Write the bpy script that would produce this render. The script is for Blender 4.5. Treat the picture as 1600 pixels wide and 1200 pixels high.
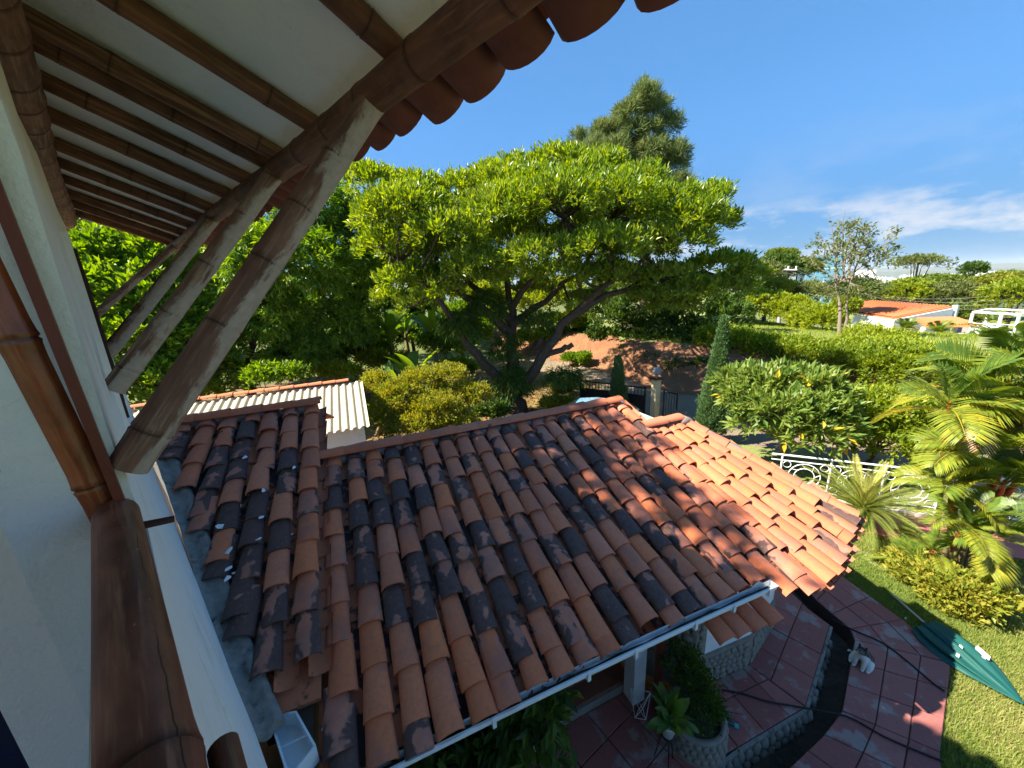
import bpy, bmesh, math, random
import numpy as np
from mathutils import Matrix, Vector, Quaternion

# ------------------------------------------------------------------ clear
for o in list(bpy.data.objects):
    bpy.data.objects.remove(o, do_unlink=True)
SC = bpy.context.scene
COL = SC.collection
RA = math.radians

# ------------------------------------------------------------------ camera, sky, sun, exposure
CAMZ = 4.9                       # eye height above the patio
FPX, ROLL, PITCH = 578.0, RA(2.4), RA(14.5)
cam_d = bpy.data.cameras.new('camera')
cam_d.sensor_width = 36.0
cam_d.lens = FPX / 1600 * 36
cam_d.clip_start = 0.03
cam_d.clip_end = 40000
cam = bpy.data.objects.new('camera', cam_d)
COL.objects.link(cam)
_U = Vector((0, math.sin(PITCH), math.cos(PITCH)))
_F = Vector((0, math.cos(PITCH), -math.sin(PITCH)))
_R = Vector((1, 0, 0))
_r = _R * math.cos(ROLL) - _U * math.sin(ROLL)
_u = _R * math.sin(ROLL) + _U * math.cos(ROLL)
cam.matrix_world = Matrix(((_r.x, _u.x, -_F.x, 0), (_r.y, _u.y, -_F.y, 0), (_r.z, _u.z, -_F.z, CAMZ), (0, 0, 0, 1)))
SC.camera = cam

SUN_TO = Vector((-0.95, -0.12, 1.0)).normalized()     # towards the sun
SUN_EL = math.asin(SUN_TO.z)
SUN_AZ = math.atan2(SUN_TO.x, SUN_TO.y)
SKY_STRENGTH = 0.082
SUN_STRENGTH = 2.95
EXPOSURE = 2.5

world = bpy.data.worlds.new('World')
SC.world = world
world.use_nodes = True
wn, wl = world.node_tree.nodes, world.node_tree.links
wn.clear()
w_out = wn.new('ShaderNodeOutputWorld')
w_bg = wn.new('ShaderNodeBackground')
w_sky = wn.new('ShaderNodeTexSky')
w_sky.sky_type = 'NISHITA'
w_sky.sun_disc = False
w_sky.sun_elevation = SUN_EL
w_sky.sun_rotation = SUN_AZ
w_sky.altitude = 1000
w_sky.air_density = 1.0
w_sky.dust_density = 0.5
w_sky.ozone_density = 2.2
w_bg.inputs['Strength'].default_value = SKY_STRENGTH
# a low band of thin cloud round the horizon
w_tc = wn.new('ShaderNodeTexCoord')
w_sep = wn.new('ShaderNodeSeparateXYZ')
wl.new(w_tc.outputs['Generated'], w_sep.inputs[0])
w_map = wn.new('ShaderNodeMapping')
w_map.inputs['Scale'].default_value = (4.0, 4.0, 11.0)
wl.new(w_tc.outputs['Generated'], w_map.inputs['Vector'])
w_nz = wn.new('ShaderNodeTexNoise')
w_nz.inputs['Scale'].default_value = 1.6
w_nz.inputs['Detail'].default_value = 8
w_nz.inputs['Roughness'].default_value = 0.62
wl.new(w_map.outputs[0], w_nz.inputs['Vector'])
w_r1 = wn.new('ShaderNodeValToRGB')
w_r1.color_ramp.elements[0].position = 0.47
w_r1.color_ramp.elements[1].position = 0.60
wl.new(w_nz.outputs['Fac'], w_r1.inputs[0])
w_r2 = wn.new('ShaderNodeValToRGB')      # elevation band
er = w_r2.color_ramp
er.elements[0].position = 0.0; er.elements[0].color = (0.55, 0.55, 0.55, 1)
er.elements[1].position = 0.30; er.elements[1].color = (0, 0, 0, 1)
e = er.elements.new(0.07); e.color = (1, 1, 1, 1)
e = er.elements.new(0.115); e.color = (0.85, 0.85, 0.85, 1)
e = er.elements.new(0.155); e.color = (0.15, 0.15, 0.15, 1)
wl.new(w_sep.outputs['Z'], w_r2.inputs[0])
w_mul = wn.new('ShaderNodeMath'); w_mul.operation = 'MULTIPLY'
wl.new(w_r1.outputs[0], w_mul.inputs[0]); wl.new(w_r2.outputs[0], w_mul.inputs[1])
w_mul2 = wn.new('ShaderNodeMath'); w_mul2.operation = 'MULTIPLY'; w_mul2.inputs[1].default_value = 0.8
wl.new(w_mul.outputs[0], w_mul2.inputs[0])
w_mix = wn.new('ShaderNodeMix'); w_mix.data_type = 'RGBA'
wl.new(w_mul2.outputs[0], w_mix.inputs[0])
w_hsv = wn.new('ShaderNodeHueSaturation')
w_hsv.inputs['Saturation'].default_value = 1.0
w_tint = wn.new('ShaderNodeMix'); w_tint.data_type = 'RGBA'; w_tint.blend_type = 'MULTIPLY'; w_tint.inputs[0].default_value = 1.0
w_gam = wn.new('ShaderNodeGamma'); w_gam.inputs['Gamma'].default_value = 0.45
wl.new(w_sky.outputs[0], w_gam.inputs['Color'])
wl.new(w_gam.outputs[0], w_tint.inputs[6]); w_tint.inputs[7].default_value = (0.265, 0.625, 1.06, 1)
wl.new(w_tint.outputs[2], w_hsv.inputs['Color'])
w_dim = wn.new('ShaderNodeMapRange'); w_dim.interpolation_type = 'SMOOTHSTEP'      # sky colour dimmed towards the horizon, all round
w_dim.inputs[1].default_value = 0.0; w_dim.inputs[2].default_value = 0.34; w_dim.inputs[3].default_value = 0.60; w_dim.inputs[4].default_value = 1.0
wl.new(w_sep.outputs['Z'], w_dim.inputs[0])
w_dull = wn.new('ShaderNodeMix'); w_dull.data_type = 'RGBA'; w_dull.blend_type = 'MULTIPLY'; w_dull.inputs[0].default_value = 1.0
wl.new(w_hsv.outputs[0], w_dull.inputs[6]); wl.new(w_dim.outputs[0], w_dull.inputs[7])
wl.new(w_dull.outputs[2], w_mix.inputs[6])
w_mix.inputs[7].default_value = (1.75, 1.85, 2.0, 1)
wl.new(w_mix.outputs[2], w_bg.inputs['Color'])
wl.new(w_bg.outputs[0], w_out.inputs['Surface'])

sun_d = bpy.data.lights.new('sun', 'SUN')
sun_d.energy = SUN_STRENGTH
sun_d.angle = RA(0.55)
sun_d.color = (1.0, 0.91, 0.78)
sun = bpy.data.objects.new('sun', sun_d)
COL.objects.link(sun)
sun.rotation_euler = (-SUN_TO).to_track_quat('-Z', 'Y').to_euler()

SC.view_settings.view_transform = 'Standard'
SC.view_settings.look = 'None'
SC.view_settings.exposure = EXPOSURE
SC.view_settings.gamma = 1
SC.view_settings.use_curve_mapping = False
SC.render.engine = 'CYCLES'
SC.cycles.max_bounces = 7
SC.cycles.diffuse_bounces = 4
SC.cycles.transparent_max_bounces = 8
SC.cycles.use_denoising = True
SC.cycles.volume_bounces = 0

# ------------------------------------------------------------------ authoring helpers
rng = np.random.default_rng(7)
random.seed(7)


def ray(u, v):
    x = (u - 800) / FPX; y = -(v - 600) / FPX
    return _r * x + _u * y + _F


CAM = Vector((0, 0, CAMZ))


def G(u, v, z=0.0):
    d = ray(u, v)
    return CAM + d * ((z - CAMZ) / d.z)


def D(u, v, hd):
    d = ray(u, v)
    return CAM + d * (hd / math.hypot(d.x, d.y))


WM = {}


def link(o, parent=None, mw=None):
    COL.objects.link(o)
    mw = mw or Matrix.Identity(4)
    WM[o.name] = mw
    if parent is not None:
        o.parent = parent
        o.matrix_basis = WM[parent.name].inverted() @ mw
    else:
        o.matrix_basis = mw
    return o


def tag(o, label=None, cat=None, group=None, kind=None):
    if label: o['label'] = label
    if cat: o['category'] = cat
    if group: o['group'] = group
    if kind: o['kind'] = kind
    return o


def thing(name, loc, label, cat, group=None):
    o = bpy.data.objects.new(name, None)
    o.empty_display_size = 0.2
    link(o, None, Matrix.Translation(Vector(loc)))
    return tag(o, label, cat, group)


class MB:
    def __init__(s):
        s.v, s.f, s.sm, s.mi = [], [], [], []

    def add(s, vs, fs, smooth=False, mi=0):
        b = len(s.v)
        s.v += [tuple(p) for p in vs]
        for f in fs:
            s.f.append(tuple(i + b for i in f)); s.sm.append(smooth); s.mi.append(mi)

    def box(s, c, sz, rz=0.0, M=None, mi=0):
        x, y, z = sz[0] / 2, sz[1] / 2, sz[2] / 2
        vs = [Vector(p) for p in ((-x, -y, -z), (x, -y, -z), (x, y, -z), (-x, y, -z), (-x, -y, z), (x, -y, z), (x, y, z), (-x, y, z))]
        R = M or Matrix.Rotation(rz, 3, 'Z')
        vs = [R @ p + Vector(c) for p in vs]
        s.add(vs, [(0, 3, 2, 1), (4, 5, 6, 7), (0, 1, 5, 4), (1, 2, 6, 5), (2, 3, 7, 6), (3, 0, 4, 7)], mi=mi)

    def prism(s, poly, z0, z1, mi=0):
        n = len(poly)
        vs = [(p[0], p[1], z0) for p in poly] + [(p[0], p[1], z1) for p in poly]
        fs = [tuple(range(n - 1, -1, -1)), tuple(range(n, 2 * n))]
        fs += [(i, (i + 1) % n, n + (i + 1) % n, n + i) for i in range(n)]
        s.add(vs, fs, mi=mi)

    def slab(s, quad, dn, mi=0):
        """a polygon of 3d points given thickness along -dn"""
        n = len(quad); dn = Vector(dn)
        vs = [Vector(p) for p in quad] + [Vector(p) - dn for p in quad]
        fs = [tuple(range(n)), tuple(range(2 * n - 1, n - 1, -1))]
        fs += [(i, n + i, n + (i + 1) % n, (i + 1) % n) for i in range(n)]
        s.add(vs, fs, mi=mi)

    def tube(s, pts, rad, seg=8, cap=True, mi=0):
        pts = [Vector(p) for p in pts]
        n = len(pts)
        rad = rad if hasattr(rad, '__len__') else [rad] * n
        vs = []
        up = Vector((0.13, 0.21, 0.97))
        for i, p in enumerate(pts):
            t = (pts[min(i + 1, n - 1)] - pts[max(i - 1, 0)]).normalized()
            a = t.cross(up)
            if a.length < 1e-3: a = t.cross(Vector((1, 0, 0)))
            a.normalize(); b = t.cross(a)
            for k in range(seg):
                th = 2 * math.pi * k / seg
                vs.append(p + (a * math.cos(th) + b * math.sin(th)) * rad[i])
        fs = []
        for i in range(n - 1):
            for k in range(seg):
                k2 = (k + 1) % seg
                fs.append((i * seg + k, i * seg + k2, (i + 1) * seg + k2, (i + 1) * seg + k))
        s.add(vs, fs, True, mi)
        if cap:
            s.add(vs[:seg], [tuple(range(seg))], False, mi)
            s.add(vs[-seg:], [tuple(range(seg - 1, -1, -1))], False, mi)

    def lathe(s, c, prof, seg=16, mi=0, smooth=True):
        c = Vector(c); vs = []; fs = []
        for (r, z) in prof:
            for k in range(seg):
                th = 2 * math.pi * k / seg
                vs.append(c + Vector((r * math.cos(th), r * math.sin(th), z)))
        for i in range(len(prof) - 1):
            for k in range(seg):
                k2 = (k + 1) % seg
                fs.append((i * seg + k, i * seg + k2, (i + 1) * seg + k2, (i + 1) * seg + k))
        s.add(vs, fs, smooth, mi)

    def mesh(s, name, mats):
        me = bpy.data.meshes.new(name)
        me.from_pydata(s.v, [], s.f)
        mats = mats if isinstance(mats, (list, tuple)) else [mats]
        for m in mats: me.materials.append(m)
        me.polygons.foreach_set('use_smooth', s.sm)
        me.polygons.foreach_set('material_index', s.mi)
        me.update()
        return me

    def build(s, name, mats, parent=None, mw=None):
        """vertices are in world space unless mw is given"""
        if mw is None:
            # put the origin at the piece itself
            c = Vector([sum(p[i] for p in s.v) / len(s.v) for i in range(3)])
            s.v = [(p[0] - c.x, p[1] - c.y, p[2] - c.z) for p in s.v]
            mw = Matrix.Translation(c)
        return link(bpy.data.objects.new(name, s.mesh(name, mats)), parent, mw)


def frame(o, x, y, z):
    return Matrix(((x[0], y[0], z[0], o[0]), (x[1], y[1], z[1], o[1]), (x[2], y[2], z[2], o[2]), (0, 0, 0, 1)))


# ------------------------------------------------------------------ materials
def new_mat(name, rough=0.8):
    m = bpy.data.materials.new(name)
    m.use_nodes = True
    nt = m.node_tree
    b = nt.nodes['Principled BSDF']
    b.inputs['Roughness'].default_value = rough
    b.inputs['Specular IOR Level'].default_value = 0.3
    return m, nt, b


def nd(nt, t, **kw):
    n = nt.nodes.new(t)
    for k, v in kw.items(): setattr(n, k, v)
    return n


def setin(nt, sock, v):
    if isinstance(v, (int, float)): sock.default_value = v
    elif isinstance(v, (tuple, list)): sock.default_value = tuple(v) if len(v) != 3 or sock.type == 'VECTOR' else (*v, 1)
    else: nt.links.new(v, sock)


def mth(nt, op, a, b=0.0, clamp=False):
    n = nd(nt, 'ShaderNodeMath', operation=op, use_clamp=clamp)
    setin(nt, n.inputs[0], a); setin(nt, n.inputs[1], b)
    return n.outputs[0]


def mixc(nt, f, a, b, blend='MIX'):
    n = nd(nt, 'ShaderNodeMix', data_type='RGBA', blend_type=blend)
    setin(nt, n.inputs[0], f); setin(nt, n.inputs[6], a); setin(nt, n.inputs[7], b)
    return n.outputs[2]


def noise(nt, vec, scale, detail=4, rough=0.55, dist=0.0):
    n = nd(nt, 'ShaderNodeTexNoise')
    if vec is not None: nt.links.new(vec, n.inputs['Vector'])
    n.inputs['Scale'].default_value = scale
    n.inputs['Detail'].default_value = detail
    n.inputs['Roughness'].default_value = rough
    n.inputs['Distortion'].default_value = dist
    return n.outputs['Fac']


def step(nt, v, a, b):
    n = nd(nt, 'ShaderNodeMapRange', clamp=True, interpolation_type='SMOOTHSTEP')
    setin(nt, n.inputs[0], v); n.inputs[1].default_value = a; n.inputs[2].default_value = b
    return n.outputs[0]


def ocoord(nt):
    return nd(nt, 'ShaderNodeTexCoord').outputs['Object']


def wcoord(nt):
    return nd(nt, 'ShaderNodeNewGeometry').outputs['Position']


def vscale(nt, v, s):
    n = nd(nt, 'ShaderNodeVectorMath', operation='MULTIPLY')
    nt.links.new(v, n.inputs[0]); n.inputs[1].default_value = s
    return n.outputs[0]


def vrand(nt, v, amt=50.0):
    oi = nd(nt, 'ShaderNodeObjectInfo')
    cb = nd(nt, 'ShaderNodeCombineXYZ')
    setin(nt, cb.inputs[0], mth(nt, 'MULTIPLY', oi.outputs['Random'], amt))
    setin(nt, cb.inputs[1], mth(nt, 'MULTIPLY', oi.outputs['Random'], amt * 2.7))
    setin(nt, cb.inputs[2], mth(nt, 'MULTIPLY', oi.outputs['Random'], amt * 1.3))
    ad = nd(nt, 'ShaderNodeVectorMath', operation='ADD')
    nt.links.new(v, ad.inputs[0]); nt.links.new(cb.outputs[0], ad.inputs[1])
    return ad.outputs[0]


def bump(nt, b, h, strength=0.3, dist=0.01):
    n = nd(nt, 'ShaderNodeBump')
    n.inputs['Strength'].default_value = strength
    n.inputs['Distance'].default_value = dist
    nt.links.new(h, n.inputs['Height'])
    nt.links.new(n.outputs[0], b.inputs['Normal'])


def ocol(nt):
    oi = nd(nt, 'ShaderNodeObjectInfo')
    sp = nd(nt, 'ShaderNodeSeparateColor')
    nt.links.new(oi.outputs['Color'], sp.inputs[0])
    return sp.outputs


def attr(nt, name):
    return nd(nt, 'ShaderNodeAttribute', attribute_name=name).outputs['Fac']


def mat_flat(name, col, rough=0.7, var=0.12, scale=6.0, bmp=0.15, metallic=0.0, dirt=None, dirt_amt=0.5):
    m, nt, b = new_mat(name, rough)
    v = vrand(nt, ocoord(nt), 20)
    n = noise(nt, v, scale, 5, 0.6)
    c1 = tuple(c * (1 - var) for c in col); c2 = tuple(min(1, c * (1 + var)) for c in col)
    c = mixc(nt, n, c1, c2)
    if dirt:
        d = step(nt, noise(nt, v, scale * 0.45, 6, 0.65, 0.3), 0.52, 0.75)
        c = mixc(nt, mth(nt, 'MULTIPLY', d, dirt_amt), c, dirt)
    nt.links.new(c, b.inputs['Base Color'])
    b.inputs['Metallic'].default_value = metallic
    if bmp: bump(nt, b, noise(nt, v, scale * 8, 4, 0.6), bmp, 0.004)
    return m


def mat_tile(name='clay_tile'):
    m, nt, b = new_mat(name, 0.82)
    oc = ocoord(nt)
    v = vrand(nt, oc, 60)
    R, Gc, B = ocol(nt)[0:3]
    sx = nd(nt, 'ShaderNodeSeparateXYZ'); nt.links.new(oc, sx.inputs[0])
    side = mth(nt, 'MULTIPLY', mth(nt, 'ABSOLUTE', sx.outputs[0]), 2.6)
    n1 = noise(nt, v, 5.0, 2, 0.5, 0.6)
    n2 = noise(nt, v, 16.0, 4, 0.6, 0.3)
    msk = mth(nt, 'ADD', mth(nt, 'ADD', mth(nt, 'MULTIPLY', n1, 1.0), mth(nt, 'MULTIPLY', n2, 0.28)), side)
    msk = mth(nt, 'ADD', msk, R)                       # R carries how blackened this tile is
    dark = step(nt, msk, 1.16, 1.25)
    halo = step(nt, msk, 1.02, 1.22)
    clay = mixc(nt, Gc, (0.68, 0.185, 0.068), (0.60, 0.205, 0.115))
    clay = mixc(nt, mth(nt, 'MULTIPLY', B, 0.55), clay, (0.42, 0.11, 0.055))
    mot = noise(nt, v, 30, 5, 0.65)
    clay = mixc(nt, mth(nt, 'MULTIPLY', step(nt, mot, 0.42, 0.75), 0.35), clay, (0.27, 0.105, 0.075))
    clay = mixc(nt, mth(nt, 'MULTIPLY', step(nt, noise(nt, v, 55, 3, 0.6), 0.62, 0.72), 0.25), clay, (0.62, 0.36, 0.25))
    clay = mixc(nt, mth(nt, 'MULTIPLY', halo, 0.5), clay, (0.40, 0.215, 0.175))
    pat = step(nt, mth(nt, 'ADD', noise(nt, v, 3.2, 4, 0.6, 0.4), mth(nt, 'MULTIPLY', R, 0.35)), 0.50, 0.75)
    clay = mixc(nt, mth(nt, 'MULTIPLY', pat, 0.62), clay, (0.27, 0.125, 0.10))
    soot = mixc(nt, noise(nt, v, 22, 5, 0.7), (0.040, 0.021, 0.017), (0.160, 0.090, 0.074))
    soot = mixc(nt, step(nt, noise(nt, v, 38, 3, 0.6), 0.63, 0.72), soot, (0.17, 0.14, 0.13))
    col = mixc(nt, dark, clay, soot)
    nt.links.new(col, b.inputs['Base Color'])
    setin(nt, b.inputs['Roughness'], mth(nt, 'SUBTRACT', 0.86, mth(nt, 'MULTIPLY', dark, 0.1)))
    bump(nt, b, mth(nt, 'ADD', noise(nt, v, 70, 5, 0.7), mth(nt, 'MULTIPLY', dark, 0.4)), 0.35, 0.004)
    return m


def mat_pan(name='pan_clay'):
    m, nt, b = new_mat(name, 0.9)
    wc = wcoord(nt); a = attr(nt, 'var')
    n = noise(nt, wc, 7, 5, 0.65, 0.3)
    c = mixc(nt, a, (0.50, 0.16, 0.08), (0.34, 0.12, 0.075))
    c = mixc(nt, step(nt, mth(nt, 'ADD', n, mth(nt, 'MULTIPLY', a, 0.25)), 0.58, 0.70), c, (0.05, 0.033, 0.031))
    nt.links.new(c, b.inputs['Base Color'])
    bump(nt, b, noise(nt, wc, 60, 4, 0.6), 0.3, 0.004)
    return m


def mat_bamboo(name, dk=(0.045, 0.020, 0.012), md=(0.155, 0.062, 0.030), lt=(0.30, 0.155, 0.075), rough=0.5, spec=0.4, crack=False):
    m, nt, b = new_mat(name, rough)
    b.inputs['Specular IOR Level'].default_value = spec
    oc = ocoord(nt)
    v = vrand(nt, oc, 30)
    R, Gc, B = ocol(nt)[0:3]
    st = noise(nt, vscale(nt, v, (1, 1, 0.06)), 70, 4, 0.6)
    bl = noise(nt, vscale(nt, v, (1, 1, 0.45)), 9, 5, 0.6, 0.5)
    c = mixc(nt, step(nt, bl, 0.32, 0.72), dk, md)
    c = mixc(nt, mth(nt, 'MULTIPLY', step(nt, mth(nt, 'ADD', st, mth(nt, 'MULTIPLY', Gc, 0.3)), 0.5, 0.85), 0.75), c, lt)
    nodea = attr(nt, 'node')
    c = mixc(nt, mth(nt, 'MULTIPLY', nodea, 0.8), c, (0.022, 0.012, 0.009))
    # chalky whitish weathering; R = how much, stronger towards local +X
    sx = nd(nt, 'ShaderNodeSeparateXYZ'); nt.links.new(oc, sx.inputs[0])
    wn_ = noise(nt, vscale(nt, v, (1, 1, 0.3)), 14, 6, 0.7, 0.4)
    w = mth(nt, 'ADD', mth(nt, 'ADD', wn_, mth(nt, 'MULTIPLY', sx.outputs[0], 5.0)), R)
    w = step(nt, w, 0.98, 1.10)
    chalk = mixc(nt, noise(nt, v, 40, 4, 0.6), (0.26, 0.22, 0.19), (0.50, 0.46, 0.41))
    c = mixc(nt, mth(nt, 'MULTIPLY', w, 0.85), c, chalk)
    # mould towards local -X
    gm = step(nt, mth(nt, 'ADD', mth(nt, 'ADD', noise(nt, v, 20, 5, 0.7), mth(nt, 'MULTIPLY', sx.outputs[0], -3.5)), B), 0.98, 1.2)
    c = mixc(nt, mth(nt, 'MULTIPLY', gm, 0.8), c, (0.020, 0.020, 0.010))
    if crack:
        ang = mth(nt, 'ARCTAN2', sx.outputs[1], sx.outputs[0])
        wob = mth(nt, 'MULTIPLY', noise(nt, vscale(nt, oc, (0, 0, 1)), 7, 4, 0.6), 0.5)
        for a0_ in (0.05, 0.95):
            ln = step(nt, mth(nt, 'ABSOLUTE', mth(nt, 'SUBTRACT', mth(nt, 'ADD', ang, wob), a0_)), 0.035, 0.010)
            gap = step(nt, noise(nt, vscale(nt, oc, (0, 0, 1)), 2.6 + a0_, 2, 0.5), 0.42, 0.50)
            c = mixc(nt, mth(nt, 'MULTIPLY', ln, gap), c, (0.012, 0.007, 0.006))
        fl_ = step(nt, noise(nt, vscale(nt, oc, (1, 1, 0.5)), 55, 3, 0.6), 0.70, 0.76)
        c = mixc(nt, mth(nt, 'MULTIPLY', fl_, 0.7), c, (0.42, 0.36, 0.31))
    nt.links.new(c, b.inputs['Base Color'])
    setin(nt, b.inputs['Roughness'], mth(nt, 'ADD', rough, mth(nt, 'MULTIPLY', w, 0.3)))
    bump(nt, b, mth(nt, 'ADD', st, mth(nt, 'MULTIPLY', wn_, 0.6)), 0.35, 0.004)
    return m


def mat_plaster(name, col=(0.66, 0.69, 0.66), stain=(0.30, 0.31, 0.26), amt=0.55, sc=2.2):
    m, nt, b = new_mat(name, 0.9)
    wc = wcoord(nt)
    n = noise(nt, wc, sc, 6, 0.65, 0.2)
    c = mixc(nt, mth(nt, 'MULTIPLY', step(nt, n, 0.5, 0.8), amt), col, stain)
    c = mixc(nt, mth(nt, 'MULTIPLY', step(nt, noise(nt, wc, 26, 5, 0.7), 0.55, 0.85), 0.35), c, tuple(x * 0.62 for x in col))
    nt.links.new(c, b.inputs['Base Color'])
    crk = nd(nt, 'ShaderNodeTexVoronoi', feature='DISTANCE_TO_EDGE'); crk.inputs['Scale'].default_value = 1.7
    wv = nd(nt, 'ShaderNodeVectorMath', operation='ADD'); nzv = nd(nt, 'ShaderNodeTexNoise'); nzv.inputs['Scale'].default_value = 3.0; nzv.inputs['Detail'].default_value = 5
    nt.links.new(wc, nzv.inputs['Vector']); nt.links.new(wc, wv.inputs[0]); nt.links.new(nzv.outputs['Color'], wv.inputs[1]); nt.links.new(wv.outputs[0], crk.inputs['Vector'])
    ck = mth(nt, 'MULTIPLY', step(nt, crk.outputs['Distance'], 0.0022, 0.0005), step(nt, n, 0.45, 0.6))
    c = mixc(nt, mth(nt, 'MULTIPLY', ck, 0.45), c, tuple(x * 0.35 for x in stain))
    c = mixc(nt, mth(nt, 'MULTIPLY', step(nt, noise(nt, vscale(nt, wc, (1, 1, 0.22)), 8, 5, 0.7), 0.56, 0.8), 0.3), c, stain)
    nt.links.new(c, b.inputs['Base Color'])
    bump(nt, b, mth(nt, 'ADD', noise(nt, wc, 9, 5, 0.6), mth(nt, 'MULTIPLY', noise(nt, wc, 90, 4, 0.6), 0.4)), 0.45, 0.02)
    return m


def mat_leaf(name, cols, rough=0.45, trans=0.35, spec=0.35, tcol=None):
    """cols: list of leaf colours chosen by the per-leaf attribute 'var'"""
    m = bpy.data.materials.new(name); m.use_nodes = True
    nt = m.node_tree
    b = nt.nodes['Principled BSDF']
    out = nt.nodes['Material Output']
    a = attr(nt, 'var')
    r = nd(nt, 'ShaderNodeValToRGB')
    el = r.color_ramp.elements
    n = len(cols)
    el[0].position = 0; el[0].color = (*cols[0], 1)
    el[1].position = 1; el[1].color = (*cols[-1], 1)
    for i in range(1, n - 1):
        e = el.new(i / (n - 1)); e.color = (*cols[i], 1)
    nt.links.new(a, r.inputs[0])
    nt.links.new(r.outputs[0], b.inputs['Base Color'])
    b.inputs['Roughness'].default_value = rough
    b.inputs['Specular IOR Level'].default_value = spec
    t = nd(nt, 'ShaderNodeBsdfTranslucent')
    h = nd(nt, 'ShaderNodeHueSaturation')
    h.inputs['Hue'].default_value = 0.475
    h.inputs['Saturation'].default_value = 1.12
    h.inputs['Value'].default_value = 1.9
    nt.links.new(r.outputs[0], h.inputs['Color'])
    nt.links.new(h.outputs[0], t.inputs['Color'])
    mx = nd(nt, 'ShaderNodeMixShader'); mx.inputs[0].default_value = trans
    nt.links.new(b.outputs[0], mx.inputs[1]); nt.links.new(t.outputs[0], mx.inputs[2])
    nt.links.new(mx.outputs[0], out.inputs['Surface'])
    return m


def mat_ground(name, cols, scale=0.8, fine=14, rough=0.95, bmp=0.6):
    m, nt, b = new_mat(name, rough)
    wc = wcoord(nt)
    c = mixc(nt, step(nt, noise(nt, wc, scale, 6, 0.65, 0.4), 0.35, 0.65), cols[0], cols[1])
    c = mixc(nt, mth(nt, 'MULTIPLY', step(nt, noise(nt, wc, fine, 5, 0.7), 0.5, 0.75), 0.7), c, cols[2])
    nt.links.new(c, b.inputs['Base Color'])
    bump(nt, b, mth(nt, 'ADD', noise(nt, wc, fine, 6, 0.7), noise(nt, wc, fine * 5, 4, 0.7)), bmp, 0.05)
    return m


M_TILE = mat_tile()
M_PAN = mat_pan()
M_BAM = mat_bamboo('bamboo_brown', (0.090, 0.050, 0.037), (0.215, 0.120, 0.085), (0.40, 0.285, 0.205), 0.68, 0.2)
M_BAMV = mat_bamboo('bamboo_varnished', (0.07, 0.020, 0.009), (0.33, 0.088, 0.030), (0.54, 0.22, 0.075), 0.28, 0.5)
M_BAMR = mat_bamboo('bamboo_rail', (0.10, 0.037, 0.026), (0.28, 0.108, 0.068), (0.45, 0.24, 0.15), 0.48, 0.3, crack=True)
M_BAMD = mat_bamboo('bamboo_dull', (0.070, 0.034, 0.022), (0.19, 0.082, 0.048), (0.34, 0.185, 0.105), 0.62, 0.25)
M_SOFFIT = mat_plaster('soffit_plaster', (0.80, 0.86, 0.90), (0.54, 0.58, 0.60), 0.6, 1.3)
M_WALLW = mat_plaster('white_wall', (0.76, 0.82, 0.82), (0.40, 0.42, 0.36), 0.5, 2.4)
M_INTW = mat_plaster('inner_wall', (0.84, 0.84, 0.81), (0.66, 0.67, 0.62), 0.4, 1.2)
M_WHITE = mat_flat('white_paint', (0.76, 0.78, 0.78), 0.5, 0.05, 5, 0.08, dirt=(0.42, 0.40, 0.34), dirt_amt=0.4)
M_PVC = mat_flat('white_pvc', (0.74, 0.77, 0.78), 0.35, 0.04, 4, 0.0, dirt=(0.36, 0.36, 0.32), dirt_amt=0.4)
M_DARKWOOD = mat_flat('dark_wood', (0.045, 0.018, 0.014), 0.5, 0.3, 10)
M_REDWOOD = mat_flat('red_brown_paint', (0.14, 0.038, 0.022), 0.45, 0.25, 8)
M_CEMENT = mat_flat('cement', (0.24, 0.225, 0.20), 0.95, 0.6, 16, 1.0, dirt=(0.03, 0.027, 0.025), dirt_amt=0.95)
M_MORTAR = mat_flat('mortar', (0.24, 0.19, 0.16), 0.95, 0.3, 20, 0.6)
M_SHEET = mat_flat('cream_roof_sheet', (0.50, 0.44, 0.31), 0.6, 0.12, 2.5, 0.1, dirt=(0.34, 0.28, 0.18), dirt_amt=0.5)
M_BLACK = mat_flat('black_iron', (0.014, 0.014, 0.015), 0.5, 0.2, 10)
M_RUBBER = mat_flat('black_rubber', (0.012, 0.012, 0.014), 0.5, 0.2, 10)
M_BARK = mat_flat('bark', (0.075, 0.055, 0.04), 0.95, 0.45, 9, 1.0, dirt=(0.16, 0.15, 0.12), dirt_amt=0.6)
M_BARKP = mat_flat('pale_bark', (0.22, 0.18, 0.14), 0.95, 0.35, 9, 0.8)
M_SLAB = None

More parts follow.
